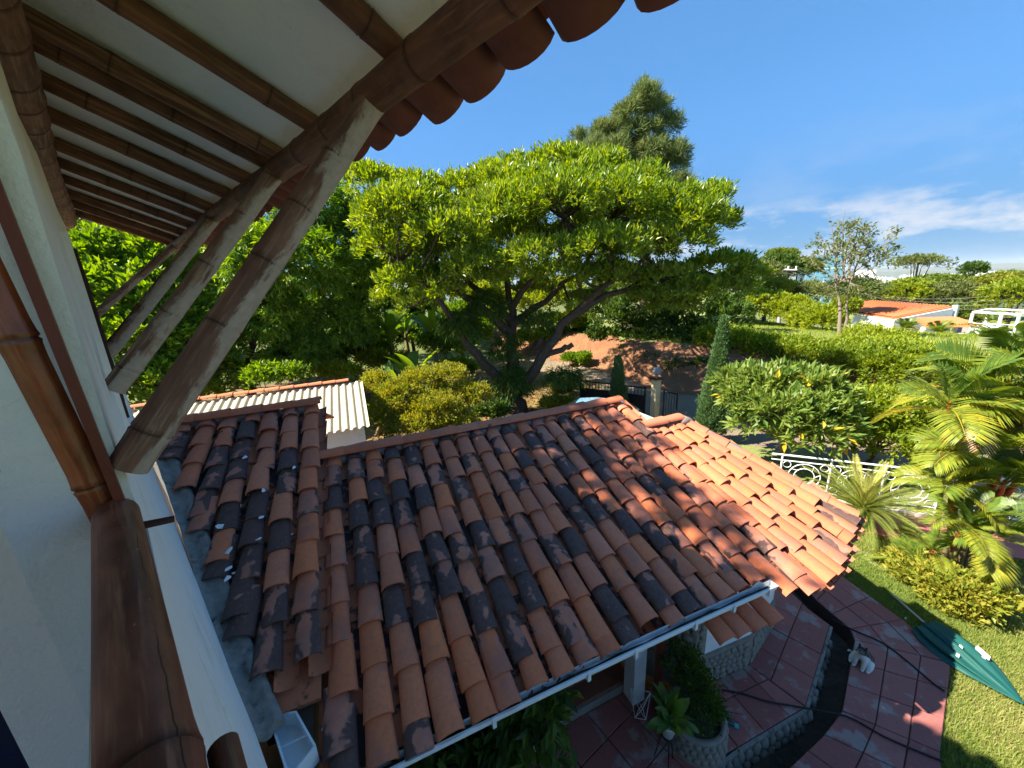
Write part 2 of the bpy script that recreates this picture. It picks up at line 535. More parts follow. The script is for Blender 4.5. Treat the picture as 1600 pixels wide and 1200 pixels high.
GRN = dict(
    big=mat_leaf('leaf_big_tree', [(0.053, 0.106, 0.014), (0.114, 0.204, 0.016), (0.185, 0.280, 0.024), (0.264, 0.325, 0.034)], 0.38, 0.38, 0.45),
    mango=mat_leaf('leaf_mango', [(0.039, 0.104, 0.014), (0.078, 0.182, 0.017), (0.147, 0.270, 0.022), (0.255, 0.348, 0.043)], 0.42, 0.35, 0.4),
    hedge=mat_leaf('leaf_left_hedge', [(0.049, 0.118, 0.013), (0.105, 0.211, 0.016), (0.193, 0.296, 0.019)], 0.5, 0.4, 0.3),
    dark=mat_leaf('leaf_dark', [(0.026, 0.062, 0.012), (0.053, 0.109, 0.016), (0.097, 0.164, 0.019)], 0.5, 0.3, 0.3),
    pine=mat_leaf('leaf_pine', [(0.09, 0.145, 0.05), (0.16, 0.215, 0.07), (0.25, 0.285, 0.10)], 0.6, 0.2, 0.2),
    cyp=mat_leaf('leaf_cypress', [(0.055, 0.13, 0.045), (0.10, 0.19, 0.065), (0.15, 0.24, 0.08)], 0.7, 0.2, 0.2),
    yel=mat_leaf('leaf_yellow_green', [(0.083, 0.128, 0.017), (0.152, 0.200, 0.020), (0.240, 0.261, 0.033), (0.342, 0.303, 0.039)], 0.5, 0.38, 0.3),
    lime=mat_leaf('leaf_lime', [(0.105, 0.172, 0.016), (0.203, 0.269, 0.018), (0.298, 0.344, 0.026)], 0.5, 0.42, 0.3),
    plum=mat_leaf('leaf_plumeria', [(0.068, 0.139, 0.026), (0.128, 0.205, 0.036), (0.203, 0.271, 0.054), (0.225, 0.290, 0.060)], 0.4, 0.35, 0.4),
    olive=mat_leaf('leaf_olive', [(0.079, 0.115, 0.037), (0.137, 0.173, 0.046), (0.202, 0.216, 0.066)], 0.6, 0.35, 0.25),
    far=mat_leaf('leaf_far', [(0.068, 0.120, 0.026), (0.127, 0.187, 0.029), (0.203, 0.247, 0.039)], 0.6, 0.35, 0.25),
    banana=mat_leaf('leaf_banana', [(0.072, 0.156, 0.018), (0.120, 0.228, 0.024), (0.168, 0.264, 0.036)], 0.4, 0.45, 0.4),
    palm=mat_leaf('leaf_palm', [(0.045, 0.11, 0.02), (0.11, 0.18, 0.025), (0.24, 0.27, 0.03), (0.55, 0.40, 0.02)], 0.4, 0.35, 0.4),
    cycad=mat_leaf('leaf_cycad', [(0.08, 0.135, 0.02), (0.15, 0.205, 0.035), (0.25, 0.28, 0.05), (0.42, 0.36, 0.08)], 0.45, 0.25, 0.4),
    pot=mat_leaf('leaf_pot_plant', [(0.060, 0.140, 0.030), (0.110, 0.210, 0.040), (0.200, 0.300, 0.100)], 0.4, 0.35, 0.4),
    yflow=mat_leaf('leaf_yellow_old', [(0.55, 0.38, 0.02), (0.60, 0.45, 0.03)], 0.5, 0.35, 0.3),
    grass=mat_leaf('grass_blade', [(0.105, 0.175, 0.03), (0.175, 0.24, 0.04), (0.27, 0.29, 0.075), (0.42, 0.36, 0.16)], 0.6, 0.35, 0.2),
    litter=mat_leaf('leaf_litter', [(0.12, 0.14, 0.03), (0.28, 0.22, 0.05), (0.32, 0.19, 0.07), (0.18, 0.10, 0.04)], 0.7, 0.25, 0.2),
)

# ------------------------------------------------------------------ foliage kit
def nrm(a):
    return a / np.maximum(np.linalg.norm(a, axis=-1, keepdims=True), 1e-9)


def tris_mesh(name, V, T, var, mat, smooth=True):
    me = bpy.data.meshes.new(name)
    nv, ntri = len(V), len(T)
    me.vertices.add(nv); me.loops.add(ntri * 3); me.polygons.add(ntri)
    me.vertices.foreach_set('co', np.ascontiguousarray(V, np.float32).ravel())
    me.loops.foreach_set('vertex_index', np.ascontiguousarray(T, np.int32).ravel())
    me.polygons.foreach_set('loop_start', np.arange(0, ntri * 3, 3, dtype=np.int32))
    me.polygons.foreach_set('loop_total', np.full(ntri, 3, np.int32))
    me.polygons.foreach_set('use_smooth', np.full(ntri, smooth))
    if var is not None:
        at = me.attributes.new('var', 'FLOAT', 'POINT')
        at.data.foreach_set('value', np.ascontiguousarray(var, np.float32))
    me.materials.append(mat)
    me.update(calc_edges=True)
    return me


def leaves(P, Dv, L, W, var, mat, name, parent, up=(0, 0, 1), fold=0.12, upr=0.5):
    """one folded diamond leaf (2 triangles) per row"""
    N = len(P)
    L = np.broadcast_to(L, (N,)); W = np.broadcast_to(W, (N,))
    Dv = nrm(Dv)
    U = np.tile(np.array(up, float), (N, 1)) + rng.normal(0, upr, (N, 3))
    S = nrm(np.cross(Dv, U)); Nn = np.cross(S, Dv)
    V = np.empty((N, 4, 3))
    V[:, 0] = P
    mid = P + Dv * (L * 0.5)[:, None] + Nn * (W * fold * 2)[:, None]
    V[:, 1] = mid + S * (W * 0.5)[:, None]
    V[:, 2] = P + Dv * L[:, None] - Nn * (L * 0.05)[:, None]
    V[:, 3] = mid - S * (W * 0.5)[:, None]
    b = (np.arange(N) * 4)[:, None]
    T = np.concatenate([b + np.array([[0, 1, 2]]), b + np.array([[0, 2, 3]])], 1).reshape(-1, 3)
    me = tris_mesh(name, V.reshape(-1, 3), T, np.repeat(np.clip(var, 0, 1), 4), mat, False)
    return link(bpy.data.objects.new(name, me), parent)


def rand_dirs(n):
    return nrm(rng.normal(0, 1, (n, 3)))


def in_ellipsoids(ells, n, inner=0.6, zmin=-0.5):
    """points near the surface of a union of ellipsoids [(cx,cy,cz,rx,ry,rz)]; returns points + outward dirs"""
    ells = np.array(ells, float)
    wts = (ells[:, 3] * ells[:, 4] + ells[:, 4] * ells[:, 5] + ells[:, 3] * ells[:, 5])
    idx = rng.choice(len(ells), n, p=wts / wts.sum())
    d = rand_dirs(n)
    bad = d[:, 2] < zmin
    d[bad, 2] *= -1
    r = inner + (1 - inner) * rng.random(n) ** 0.7
    E = ells[idx]
    P = E[:, :3] + d * E[:, 3:] * r[:, None]
    # drop points deep inside another ellipsoid
    keep = np.ones(n, bool)
    for e in ells:
        q = ((P - e[:3]) / e[3:]); rr = np.linalg.norm(q, axis=1)
        keep &= rr > inner * 0.85
    return P[keep], nrm(d * (1 / E[:, 3:]))[keep]


def rosettes(C, Dn, k, L, ratio, mat, name, parent, spread=1.0, droop=0.0, jitter=0.08, vbias=0.0, upw=0.5, out=0.3):
    """k leaves round each clump centre C, pointing out along Dn"""
    M = len(C)
    Cr = np.repeat(C, k, 0); Dr = np.repeat(Dn, k, 0)
    d = rand_dirs(M * k) * spread + Dr * (0.55 + out) + np.array([0, 0, upw]) - np.array([0, 0, droop])
    d = nrm(d)
    Ls = L * rng.uniform(0.65, 1.25, M * k)
    P = Cr + rng.normal(0, jitter, (M * k, 3))
    cv = np.repeat(rng.normal(0, 0.16, M), k)
    var = np.clip(0.5 + vbias + cv + rng.normal(0, 0.2, M * k), 0, 1)
    return leaves(P, d, Ls, Ls * ratio, var, mat, name, parent)


def limb(mb, pts, r0, r1, seg=8, wob=0.05):
    pts = [Vector(p) for p in pts]
    out = []
    for i in range(len(pts) - 1):
        for t in (0, 0.33, 0.66):
            out.append(pts[i].lerp(pts[i + 1], t))
    out.append(pts[-1])
    n = len(out)
    for i in range(1, n - 1):
        out[i] = out[i] + Vector((random.gauss(0, wob), random.gauss(0, wob), random.gauss(0, wob)))
    mb.tube(out, [r0 + (r1 - r0) * (i / (n - 1)) ** 0.8 for i in range(n)], seg, False)
    return out


def branches_to(mb, starts, C, n, r0=0.05, r1=0.012):
    """thin branches from the nearest limb point to n of the clump centres"""
    S = np.array([tuple(p) for p in starts])
    if not len(C): return
    for i in rng.choice(len(C), min(n, len(C)), replace=False):
        c = C[i]
        j = np.argmin(np.linalg.norm(S - c, axis=1))
        a = Vector(S[j]); b = Vector(c)
        m = a.lerp(b, 0.55) + Vector((random.gauss(0, .1), random.gauss(0, .1), -0.12 * (b - a).length))
        mb.tube([a, m, b], [r0, r0 * 0.6, r1], 5, False)

# ------------------------------------------------------------------ the upper house we look out of
HA = RA(-47.1)
DD = Vector((math.sin(HA), math.cos(HA), 0)); NN = Vector((math.cos(HA), -math.sin(HA), 0))


def HP(a, al, z):
    return NN * a + DD * al + Vector((0, 0, z + CAMZ))


def bamboo(name, p0, p1, r, mat, parent, xdir=(0, 0, 1), col=(0, 0, 0, 1), node=0.27, r1=None, bend=0.006, seg=18, off=0.1, cutn=None):
    """a guadua culm with swollen, grooved nodes; local +Z runs along it"""
    p0, p1 = Vector(p0), Vector(p1)
    z = (p1 - p0); Ln = z.length; z = z / Ln
    x = Vector(xdir) - z * Vector(xdir).dot(z); x.normalize(); y = z.cross(x)
    r1 = r1 or r
    st = []
    t = off
    nodes = []
    while t < Ln:
        nodes.append(t); t += node * random.uniform(0.72, 1.3)
    st = [(0, 1.0, 0.0)]
    last = 0
    for n_ in nodes:
        for dz, f, a in ((-0.05, 1.0, 0), (-0.016, 1.025, 0), (-0.006, 1.06, 0.25), (0.0, 0.985, 1.0), (0.006, 1.065, 0.3), (0.018, 1.03, 0.0), (0.05, 1.0, 0)):
            q = n_ + dz * (r / 0.05)
            if last + 1e-4 < q < Ln - 1e-4:
                st.append((q, f, a)); last = q
    st.append((Ln, 1.0, 0.0))
    ph = random.uniform(0, 6)
    vs, nv = [], []
    for (q, f, a) in st:
        rr = (r + (r1 - r) * q / Ln) * f
        bx = bend * math.sin(q * 1.9 + ph); by = bend * math.cos(q * 1.3 + ph)
        for k in range(seg):
            th = 2 * math.pi * k / seg
            vs.append((bx + rr * math.cos(th), by + rr * math.sin(th), q)); nv.append(a)
    fs = []
    for i in range(len(st) - 1):
        for k in range(seg):
            k2 = (k + 1) % seg
            fs.append((i * seg + k, i * seg + k2, (i + 1) * seg + k2, (i + 1) * seg + k))
    ns = len(fs)
    b = len(vs)
    for e_, o_ in ((0, 1), (len(st) - 1, -1)):
        ring = vs[e_ * seg:(e_ + 1) * seg]
        c = len(vs)
        vs += ring; nv += [0.3] * seg
        fs.append(tuple(range(c, c + seg))[::-1] if o_ == 1 else tuple(range(c, c + seg)))
    me = bpy.data.meshes.new(name)
    me.from_pydata(vs, [], fs)
    me.polygons.foreach_set('use_smooth', [True] * ns + [False] * 2)
    at = me.attributes.new('node', 'FLOAT', 'POINT'); at.data.foreach_set('value', nv)
    me.materials.append(mat)
    me.update()
    o = bpy.data.objects.new(name, me)
    o.color = col
    return link(o, parent, frame(p0, x, y, z))


house = thing('upper_house', HP(-1.0, 3.0, -CAMZ), 'white plastered house with bamboo rafters and struts under its tiled eaves, at the left', 'house')

ZB, AB = 0.63, 0.756            # eave beam
TP = 0.385                      # roof pitch (tan)


def rz(a):                      # height of the rafter axis
    return 0.715 - (a - AB) * TP


HEND = 6.35
# outer wall: battered towards its foot
mb = MB()
als = [1.30, 1.7, 2.2, 2.8, 3.5, 4.3, 5.2, 6.2]
lv = [(-CAMZ, 0.12), (-2.9, 0.10), (-2.4, 0.085), (-1.9, 0.045), (-1.3, 0.0), (-0.8, -0.03), (-0.3, -0.042), (0.3, -0.045), (0.86, -0.05)]
for i in range(len(als) - 1):
    for j in range(len(lv) - 1):
        def q(ii, jj):
            w = 0.006 * math.sin(als[ii] * 5 + lv[jj][0] * 4)
            return HP(lv[jj][1] + w, als[ii], lv[jj][0])
        mb.add([q(i, j), q(i + 1, j), q(i + 1, j + 1), q(i, j + 1)], [(0, 1, 2, 3)], True)
# far end, inner face, near jamb
mb.add([HP(0.12, 6.2, -CAMZ), HP(-3.8, 6.2, -CAMZ), HP(-3.8, 6.2, 2.2), HP(-0.05, 6.2, 0.9)], [(0, 1, 2, 3)])
mb.add([HP(-0.24, 1.3, -CAMZ), HP(-0.24, 6.2, -CAMZ), HP(-0.24, 6.2, 0.95), HP(-0.24, 1.3, 0.95)], [(0, 1, 2, 3)])
for j in range(len(lv) - 1):
    w0, w1 = (0.006 * math.sin(1.30 * 5 + lv[jj][0] * 4) for jj in (j, j + 1))
    mb.add([HP(lv[j][1] + w0, 1.30, lv[j][0]), HP(lv[j + 1][1] + w1, 1.30, lv[j + 1][0]), HP(-0.24, 1.30, lv[j + 1][0]), HP(-0.24, 1.30, lv[j][0])], [(0, 1, 2, 3)])
mb.build('wall', M_WALLW, house)
# parapet under the opening
mb = MB()
lv2 = [(-CAMZ, 0.12), (-2.9, 0.10), (-2.4, 0.085), (-1.9, 0.045), (-1.3, 0.0), (-0.8, -0.028), (-0.56, -0.034)]
pa = [-3.0, -1.0, -0.4, 0.2, 0.6, 1.0, 1.298]
for i in range(len(pa) - 1):
    for j in range(len(lv2) - 1):
        mb.add([HP(lv2[j][1], pa[i], lv2[j][0]), HP(lv2[j][1], pa[i + 1], lv2[j][0]), HP(lv2[j + 1][1], pa[i + 1], lv2[j + 1][0]), HP(lv2[j + 1][1], pa[i], lv2[j + 1][0])], [(0, 1, 2, 3)], True)
mb.add([HP(-0.034, -3, -0.56), HP(-0.034, 1.298, -0.56), HP(-0.13, 1.298, -0.56), HP(-0.13, -3, -0.56)], [(0, 1, 2, 3)])
mb.add([HP(-0.13, -3, -0.56), HP(-0.13, 1.298, -0.56), HP(-0.13, 1.298, -1.7), HP(-0.13, -3, -1.7)], [(0, 1, 2, 3)])
mb.build('parapet', M_WALLW, house)
# inner wall beside the post, floor, back wall
mb = MB()
mb.add([HP(-0.10, 1.40, -1.7), HP(-3.8, 1.40, -1.7), HP(-3.8, 1.40, 2.3), HP(-0.10, 1.40, 1.0)], [(0, 1, 2, 3)])
mb.build('inner_wall', M_INTW, house)
mb = MB()
mb.slab([HP(-3.8, -3, -1.7), HP(-0.13, -3, -1.7), HP(-0.13, 1.4, -1.7), HP(-3.8, 1.4, -1.7)], (0, 0, 0.15))
mb.build('floor', M_REDWOOD, house)

# soffit plaster + roof deck
mb = MB()
so = 0.028
nseg = 14
for i in range(nseg):
    a0 = -3.8 + (AB + 0.06 + 3.8) * i / nseg; a1 = -3.8 + (AB + 0.06 + 3.8) * (i + 1) / nseg
    mb.add([HP(a0, -3.0, rz(a0) + so), HP(a0, HEND, rz(a0) + so), HP(a1, HEND, rz(a1) + so), HP(a1, -3.0, rz(a1) + so)], [(0, 1, 2, 3)], True)
mb.build('soffit', M_SOFFIT, house)
mb = MB()
a1 = AB + 0.12
mb.slab([HP(a1, -3.0, rz(a1) + .075), HP(a1, HEND, rz(a1) + .075), HP(-3.9, HEND, rz(-3.9) + .075), HP(-3.9, -3.0, rz(-3.9) + .075)], (0, 0, 0.03))
mb.slab([HP(-3.9, -3.0, rz(-3.9) + .075), HP(-3.9, HEND, rz(-3.9) + .075), HP(-8.5, HEND, rz(-3.9) - 1.7), HP(-8.5, -3.0, rz(-3.9) - 1.7)], (0, 0, 0.03))
hroof = mb.build('roof', M_TILE, house)
hroof.color = (-0.2, 0.3, 0.3, 1)

# eave tiles: channel tiles seen from below, cover tiles above
def half_tile(name, L, rw, rn, hgt, th, mat, convex=True, seg=8):
    """tapered barrel tile along local +Y (wide end at y=0), crown towards +Z when convex"""
    vs, fs = [], []
    s_ = 1 if convex else -1
    for (y, r, h) in ((0, rw, hgt), (L, rn, hgt * rn / rw)):
        for (rr, hh) in ((r, h), (r - th, h - th)):
            for k in range(seg + 1):
                t = math.pi * k / seg
                vs.append((-rr * math.cos(t), y, s_ * hh * math.sin(t) ** 0.85))
    n = seg + 1
    sm = []
    for k in range(seg):
        fs.append((k, k + 1, 2 * n + k + 1, 2 * n + k)[::s_]); sm.append(True)          # outer
        fs.append((n + k + 1, n + k, 3 * n + k, 3 * n + k + 1)[::s_]); sm.append(True)   # inner
    c = len(vs)
    vs += vs[:2 * n]
    for k in range(seg):
        fs.append((c + k + 1, c + k, c + n + k, c + n + k + 1)[::s_]); sm.append(False)    # front lip
    me = bpy.data.meshes.new(name)
    me.from_pydata(vs, [], fs)
    me.polygons.foreach_set('use_smooth', sm)
    me.materials.append(mat); me.update()
    return me


M_EAVE_SHADED = mat_flat('shaded_eave_clay', (0.20, 0.070, 0.048), 0.85, 0.35, 9, 0.3, dirt=(0.10, 0.05, 0.04), dirt_amt=0.7)  # tile clay darkened to stand in for the shade under the eaves
ME_EPAN = half_tile('eave_pan', 0.44, 0.105, 0.085, 0.075, 0.016, M_EAVE_SHADED, False, 10)
ME_ECOV = half_tile('eave_cover', 0.44, 0.092, 0.078, 0.07, 0.014, M_EAVE_SHADED, True, 8)
k = 0
al = -1.1
while al < HEND - 0.05:
    da = random.gauss(0, 0.012); roll = random.gauss(0, 0.06)
    z0 = rz(1.06) + 0.118
    yv = (NN * -1 + Vector((0, 0, TP))).normalized()
    xv = Vector((-DD.x, -DD.y, 0)); xv = (xv + Vector((0, 0, roll))).normalized()
    zv = xv.cross(yv).normalized()
    if zv.z < 0: xv = -xv; zv = -zv
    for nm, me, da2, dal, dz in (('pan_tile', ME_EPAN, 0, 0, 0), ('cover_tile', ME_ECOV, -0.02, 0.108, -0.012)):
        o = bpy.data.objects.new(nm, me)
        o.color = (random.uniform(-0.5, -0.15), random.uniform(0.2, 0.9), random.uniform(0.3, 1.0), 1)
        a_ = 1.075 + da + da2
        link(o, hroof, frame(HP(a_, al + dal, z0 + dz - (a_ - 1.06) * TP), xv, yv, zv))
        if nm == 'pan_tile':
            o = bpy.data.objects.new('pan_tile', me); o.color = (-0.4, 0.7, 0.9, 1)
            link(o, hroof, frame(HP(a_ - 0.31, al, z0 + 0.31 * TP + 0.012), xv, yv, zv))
    al += 0.217

# bamboo members
bamboo('wall_plate', HP(-0.05, -2.5, 0.90), HP(-0.05, HEND + 0.1, 0.90), 0.083, M_BAM, house, NN * -1 + Vector((0, 0, 1)), (0.02, 0.15, 0.10, 1), 0.33, 0.086, 0.008, 24)
bamboo('eave_beam', HP(AB, -2.0, ZB), HP(AB, HEND + 0.05, ZB), 0.052, M_BAMD, house, NN - Vector((0, 0, 0.6)), (-0.05, -0.05, 0.22, 1), 0.34, 0.050, 0.006, 20)
for al in (-0.55, 0.0, 0.55, 1.14, 1.79, 2.24, 2.44, 2.82, 3.27, 3.8, 4.3, 4.8, 5.3, 5.8, 6.28):
    j = random.uniform(-0.004, 0.004)
    bamboo('rafter', HP(-3.5, al + random.gauss(0, .03), rz(-3.5) - 0.012), HP(AB + 0.075, al, rz(AB + 0.075) - 0.012 + j), 0.036 if al != 2.44 else 0.028, M_BAMD, house,
           DD, (random.uniform(-.02, 0.10), random.uniform(0.0, .4), random.uniform(0.05, 0.30), 1), random.uniform(0.28, 0.45), 0.038, 0.010, 14, random.uniform(0, .3))
for (alt, alf, zf, r, wht, g) in ((1.28, 1.30, -0.40, 0.043, 0.40, 0.1), (2.26, 2.27, -0.345, 0.040, 0.46, 0.4), (3.75, 3.78, -0.33, 0.043, 0.52, 0.3), (5.8, 5.85, -0.10, 0.038, 0.38, 0.4)):
    p0 = HP(-0.035, alf, zf); p1 = HP(AB, alt, ZB - 0.003)
    ax = (p1 - p0).normalized()
    out = NN * 0.85 - DD * 0.55 - Vector((0, 0, 0.6))
    bamboo('strut', p0, p1, r, M_BAM, house, out, (wht, g, 0.12, 1), 0.25, r * 0.97, 0.006, 20)
# corner post, sill rail and their fittings
bamboo('post', HP(-0.094, 1.33, -0.55), HP(-0.206, 1.33, 1.0), 0.041, M_BAMV, house, NN, (-0.12, 0.1, -0.3, 1), 0.34, 0.040, 0.003, 28, 0.13)
bamboo('sill_rail', HP(-0.060, -1.6, -0.505), HP(-0.074, 1.285, -0.505), 0.047, M_BAMR, house, NN + Vector((0, 0, 0.8)), (-0.05, -0.25, 0.0, 1), 0.75, 0.042, 0.003, 28, 0.4)
mb = MB()
mb.slab([HP(-0.071, 1.27, -0.55), HP(-0.053, 1.27, -0.55), HP(-0.095, 1.27, 0.9), HP(-0.118, 1.27, 0.9)], DD * -0.04)
mb.build('jamb_board', M_REDWOOD, house)
mb = MB()
mb.tube([HP(-0.04, 1.24, -0.535), HP(0.018, 1.235, -0.545)], [0.0095, 0.0085], 10)
mb.build('peg', M_DARKWOOD, house)
bamboo('bamboo_stub', HP(-0.022, 0.1, -0.535), HP(-0.008, 0.50, -0.535), 0.016, M_BAMD, house, (0, 0, 1), (0.25, 0.1, 0, 1), 0.2)
# two shuttered windows on the outer face
for (l0, l1, z0, z1) in ((2.75, 4.0, -0.62, 0.30), (4.55, 5.75, -0.62, 0.30)):
    w = MB()
    c = (l0 + l1) / 2
    fr = MB()
    for lx in (l0, l1):
        fr.box(HP(-0.045, lx, (z0 + z1) / 2), (0.05, 0.05, z1 - z0 + 0.07), -HA)
    for zz in (z0, z1):
        fr.box(HP(-0.047, c, zz), (0.05, l1 - l0 - 0.054, 0.05), -HA)
    wo = fr.build('window', M_WHITE, house)
    for lx in (l0 + 0.09, l1 - 0.09, c):
        f2 = MB(); f2.box(HP(-0.034, lx, (z0 + z1) / 2), (0.05, 0.06, z1 - z0 - 0.06), -HA)
        f2.build('frame', M_DARKWOOD, wo)
    f2 = MB(); f2.box(HP(-0.03, c, (z0 + z1) / 2), (0.012, l1 - l0 - 0.1, z1 - z0 - 0.1), -HA)
    f2.build('shutter', M_DARKWOOD, wo)

# dark cloth hanging beside the rail
mb = MB()
vs = []
for i in range(13):
    for j in range(7):
        vs.append(HP(-0.165 - 0.022 * i + 0.006 * math.sin(j * 1.3), 0.60 + 0.022 * math.sin(i * 1.9 + 0.4 * j), -0.12 - 0.26 * j))
fs = [(i * 7 + j, i * 7 + j + 1, (i + 1) * 7 + j + 1, (i + 1) * 7 + j) for i in range(12) for j in range(6)]
mb.add(vs, fs, True)
mb.tube([HP(-0.15, 0.60, -0.12), HP(-0.45, 0.60, -0.12)], 0.012, 8)
M_NAVY = mat_flat('navy_cloth', (0.008, 0.012, 0.035), 0.9, 0.3, 30)
cloth = mb.build('dark_cloth', M_NAVY)
tag(cloth, 'dark navy cloth hanging left of the bamboo rail in the bottom left corner', 'cloth')

# ------------------------------------------------------------------ the tiled annex below
RAZ = RA(-23.0); RP = RA(21.0)
RD = Vector((math.cos(RAZ), -math.sin(RAZ), 0))
UH = Vector((math.sin(RAZ), math.cos(RAZ), 0))
UP = UH * math.cos(RP) + Vector((0, 0, math.sin(RP)))
RN = RD.cross(UP).normalized()
RP0 = Vector((-0.548, 4.644, CAMZ - 1.883))


def RPt(s, t, h=0.0):
    return RP0 + RD * s + UP * t + RN * h


def SW(s, w, z):                # horizontal coordinates of the annex, absolute height
    p = RP0 + RD * s + UH * w
    return Vector((p.x, p.y, z))


def roof_z(w):
    return RP0.z + w * math.tan(RP)


annex = thing('tiled_annex', SW(0.5, -1.0, 0), 'low annex under a weathered clay barrel tile roof with white gutter', 'building')

# decks (the main slope, the raised left slope, the back)
mb = MB()
DK = -0.035
mainpoly = [(-1.85, 0.0), (2.42, 0.0), (2.42, -0.62), (3.12, -0.66), (3.83, -2.66), (2.97, -2.98), (2.25, -3.0), (2.1, -2.80), (-1.87, -2.80)]
mb.slab([RPt(s, t, DK) for s, t in mainpoly], RN * 0.03)
mb.slab([RPt(-1.84, 0.98, 0.055), RPt(-3.75, 1.02, 0.055), RPt(-3.55, 0.75, 0.055), RPt(-2.25, -2.0, 0.055), RPt(-2.1, -2.3, 0.055), RPt(-1.84, -2.3, 0.055)], RN * 0.05)
# back slopes
dz = math.tan(RP)
mb.slab([RPt(-1.85, 0.02, DK), SW(-1.85, 2.3, RP0.z - 0.9), SW(2.42, 2.3, RP0.z - 0.9), RPt(2.42, 0.02, DK)], (0, 0, .03))
mb.slab([RPt(-3.75, 1.04, 0.05), SW(-3.75, 3.2, RP0.z - 0.4), SW(-1.84, 3.2, RP0.z - 0.4), RPt(-1.84, 1.0, 0.05)], (0, 0, .03))
mb.slab([RPt(2.44, -0.62, DK), SW(2.44, 1.0, RP0.z - 0.95), SW(3.9, 1.2, RP0.z - 1.0), RPt(3.12, -0.66, DK)], (0, 0, .03))
mb.slab([RPt(3.12, -0.66, DK), SW(3.9, 1.2, RP0.z - 1.0), SW(4.4, -0.6, RP0.z - 1.0), RPt(3.83, -2.66, DK)], (0, 0, .03))
aroof = mb.build('roof', M_PAN, annex)

TILE_MES = [half_tile('cover_tile_a', 0.40, 0.097, 0.079, 0.062, 0.013, M_TILE), half_tile('cover_tile_b', 0.41, 0.093, 0.081, 0.056, 0.013, M_TILE), half_tile('cover_tile_c', 0.39, 0.100, 0.080, 0.067, 0.014, M_TILE)]


def wall_a(s, t):
    p = RPt(s, t)
    return p.dot(NN)


def hip_t(s):                   # upper limit of the slope right of the low ridge
    if s <= 3.12: return -0.66
    return -0.66 - (s - 3.12) / (3.85 - 3.12) * (2.69 - 0.66)


def eave_t(s):
    pts = [(2.10, -2.84), (2.25, -3.12), (2.97, -3.07), (3.85, -2.70)]
    if s < 2.10: return -2.82
    for (a, b), (c, d) in zip(pts, pts[1:]):
        if a <= s <= c: return b + (d - b) * (s - a) / (c - a)
    return -2.7


TILES = []
PANS = []                       # (s, t, length, var, h)


def put_tile(s, t, h, dark, yaw=0.0, name='roof_tile', tilt=0.055, sc=1.0, hue=None, top=None):
    ly = 1.0 if top is None else min(1.0, max(0.25, (top - t) / 0.40))
    me = random.choice(TILE_MES)
    o = bpy.data.objects.new(name, me)
    hue = random.random() if hue is None else hue
    o.color = (dark, hue, random.random() ** 1.5, 1)
    yv = (UP * math.cos(yaw) - RD * math.sin(yaw)); yv = (yv - RN * tilt).normalized()
    xv = (RD * math.cos(yaw) + UP * math.sin(yaw) + RN * random.gauss(0, 0.06)).normalized()
    zv = xv.cross(yv).normalized(); xv = yv.cross(zv)
    link(o, aroof, frame(RPt(s, t, h), xv * sc, yv * ly, zv * sc))
    return o


def darkness(s, t, base):
    u = random.random()
    d = base + (-0.24 + 0.92 * u ** 1.05)
    return d


EXP = 0.31
# main slope columns
cols = [-1.715 + 0.2175 * i for i in range(20)]
cols = [c + random.gauss(0, 0.008) for c in cols]
for ci, s in enumerate(cols):
    ph = random.gauss(0, 0.05)
    b0 = -0.14 + ph
    t = b0
    cd = random.gauss(0, 0.10)
    rows = []
    while t > eave_t(s) + 0.10:
        rows.append(t); t -= EXP + random.gauss(0, 0.012)
    rows.append(max(eave_t(s) + random.gauss(0, 0.015), t))
    for r_i, t in enumerate(rows):
        if s < -1.6 and False: continue
        u = t / -2.9
        base = 0.02 + cd + 0.06 * (1 - u) - (0.10 if s > 1.2 else 0)
        put_tile(s + random.gauss(0, 0.009), t, 0.052 + random.gauss(0, 0.004), darkness(s, t, base), random.gauss(0, 0.025), top=0.03)
    t = -0.02
    for r_i in range(10):
        if t - 0.31 * r_i < eave_t(s) - .05: break
        PANS.append((s + 0.108, max(-0.30 - 0.31 * r_i + ph, eave_t(s) + 0.01), 0.42, random.random(), 0.0))
# slope right of the low ridge
s = 2.52
while s < 3.86:
    top = hip_t(s) - 0.12
    t = -0.80 + random.gauss(0, 0.06)
    while t > top: t -= 0.05
    bot = eave_t(s)
    yaw = 0.04 + 0.16 * (s - 2.5)
    ts = []
    while t > bot + 0.1:
        ts.append(t); t -= EXP + random.gauss(0, 0.015)
    ts.append(bot + random.gauss(0, 0.02))
    for t in ts:
        put_tile(s + random.gauss(0, 0.012) - 0.05 * (t + 1.8) * (s - 2.5), t, 0.05 + random.gauss(0, 0.006), darkness(s, t, -0.36 + 0.16 * (random.random() < 0.3)) if t > bot + 0.2 else darkness(s, t, -0.05), yaw + random.gauss(0, 0.03), hue=random.uniform(0, 0.45), top=hip_t(s) + 0.05)
        PANS.append((s + 0.1 - 0.05 * (t + 1.8) * (s - 2.5), t - 0.02, 0.40, random.random() * 0.5, 0.0))
    s += 0.175
# lower eave tiles that show under the gutter's end
for i, s in enumerate((1.34, 1.53, 1.72, 1.92)):
    put_tile(s, -3.08 - 0.02 * i, -0.09, -0.35, random.gauss(0, .02), hue=0.5)
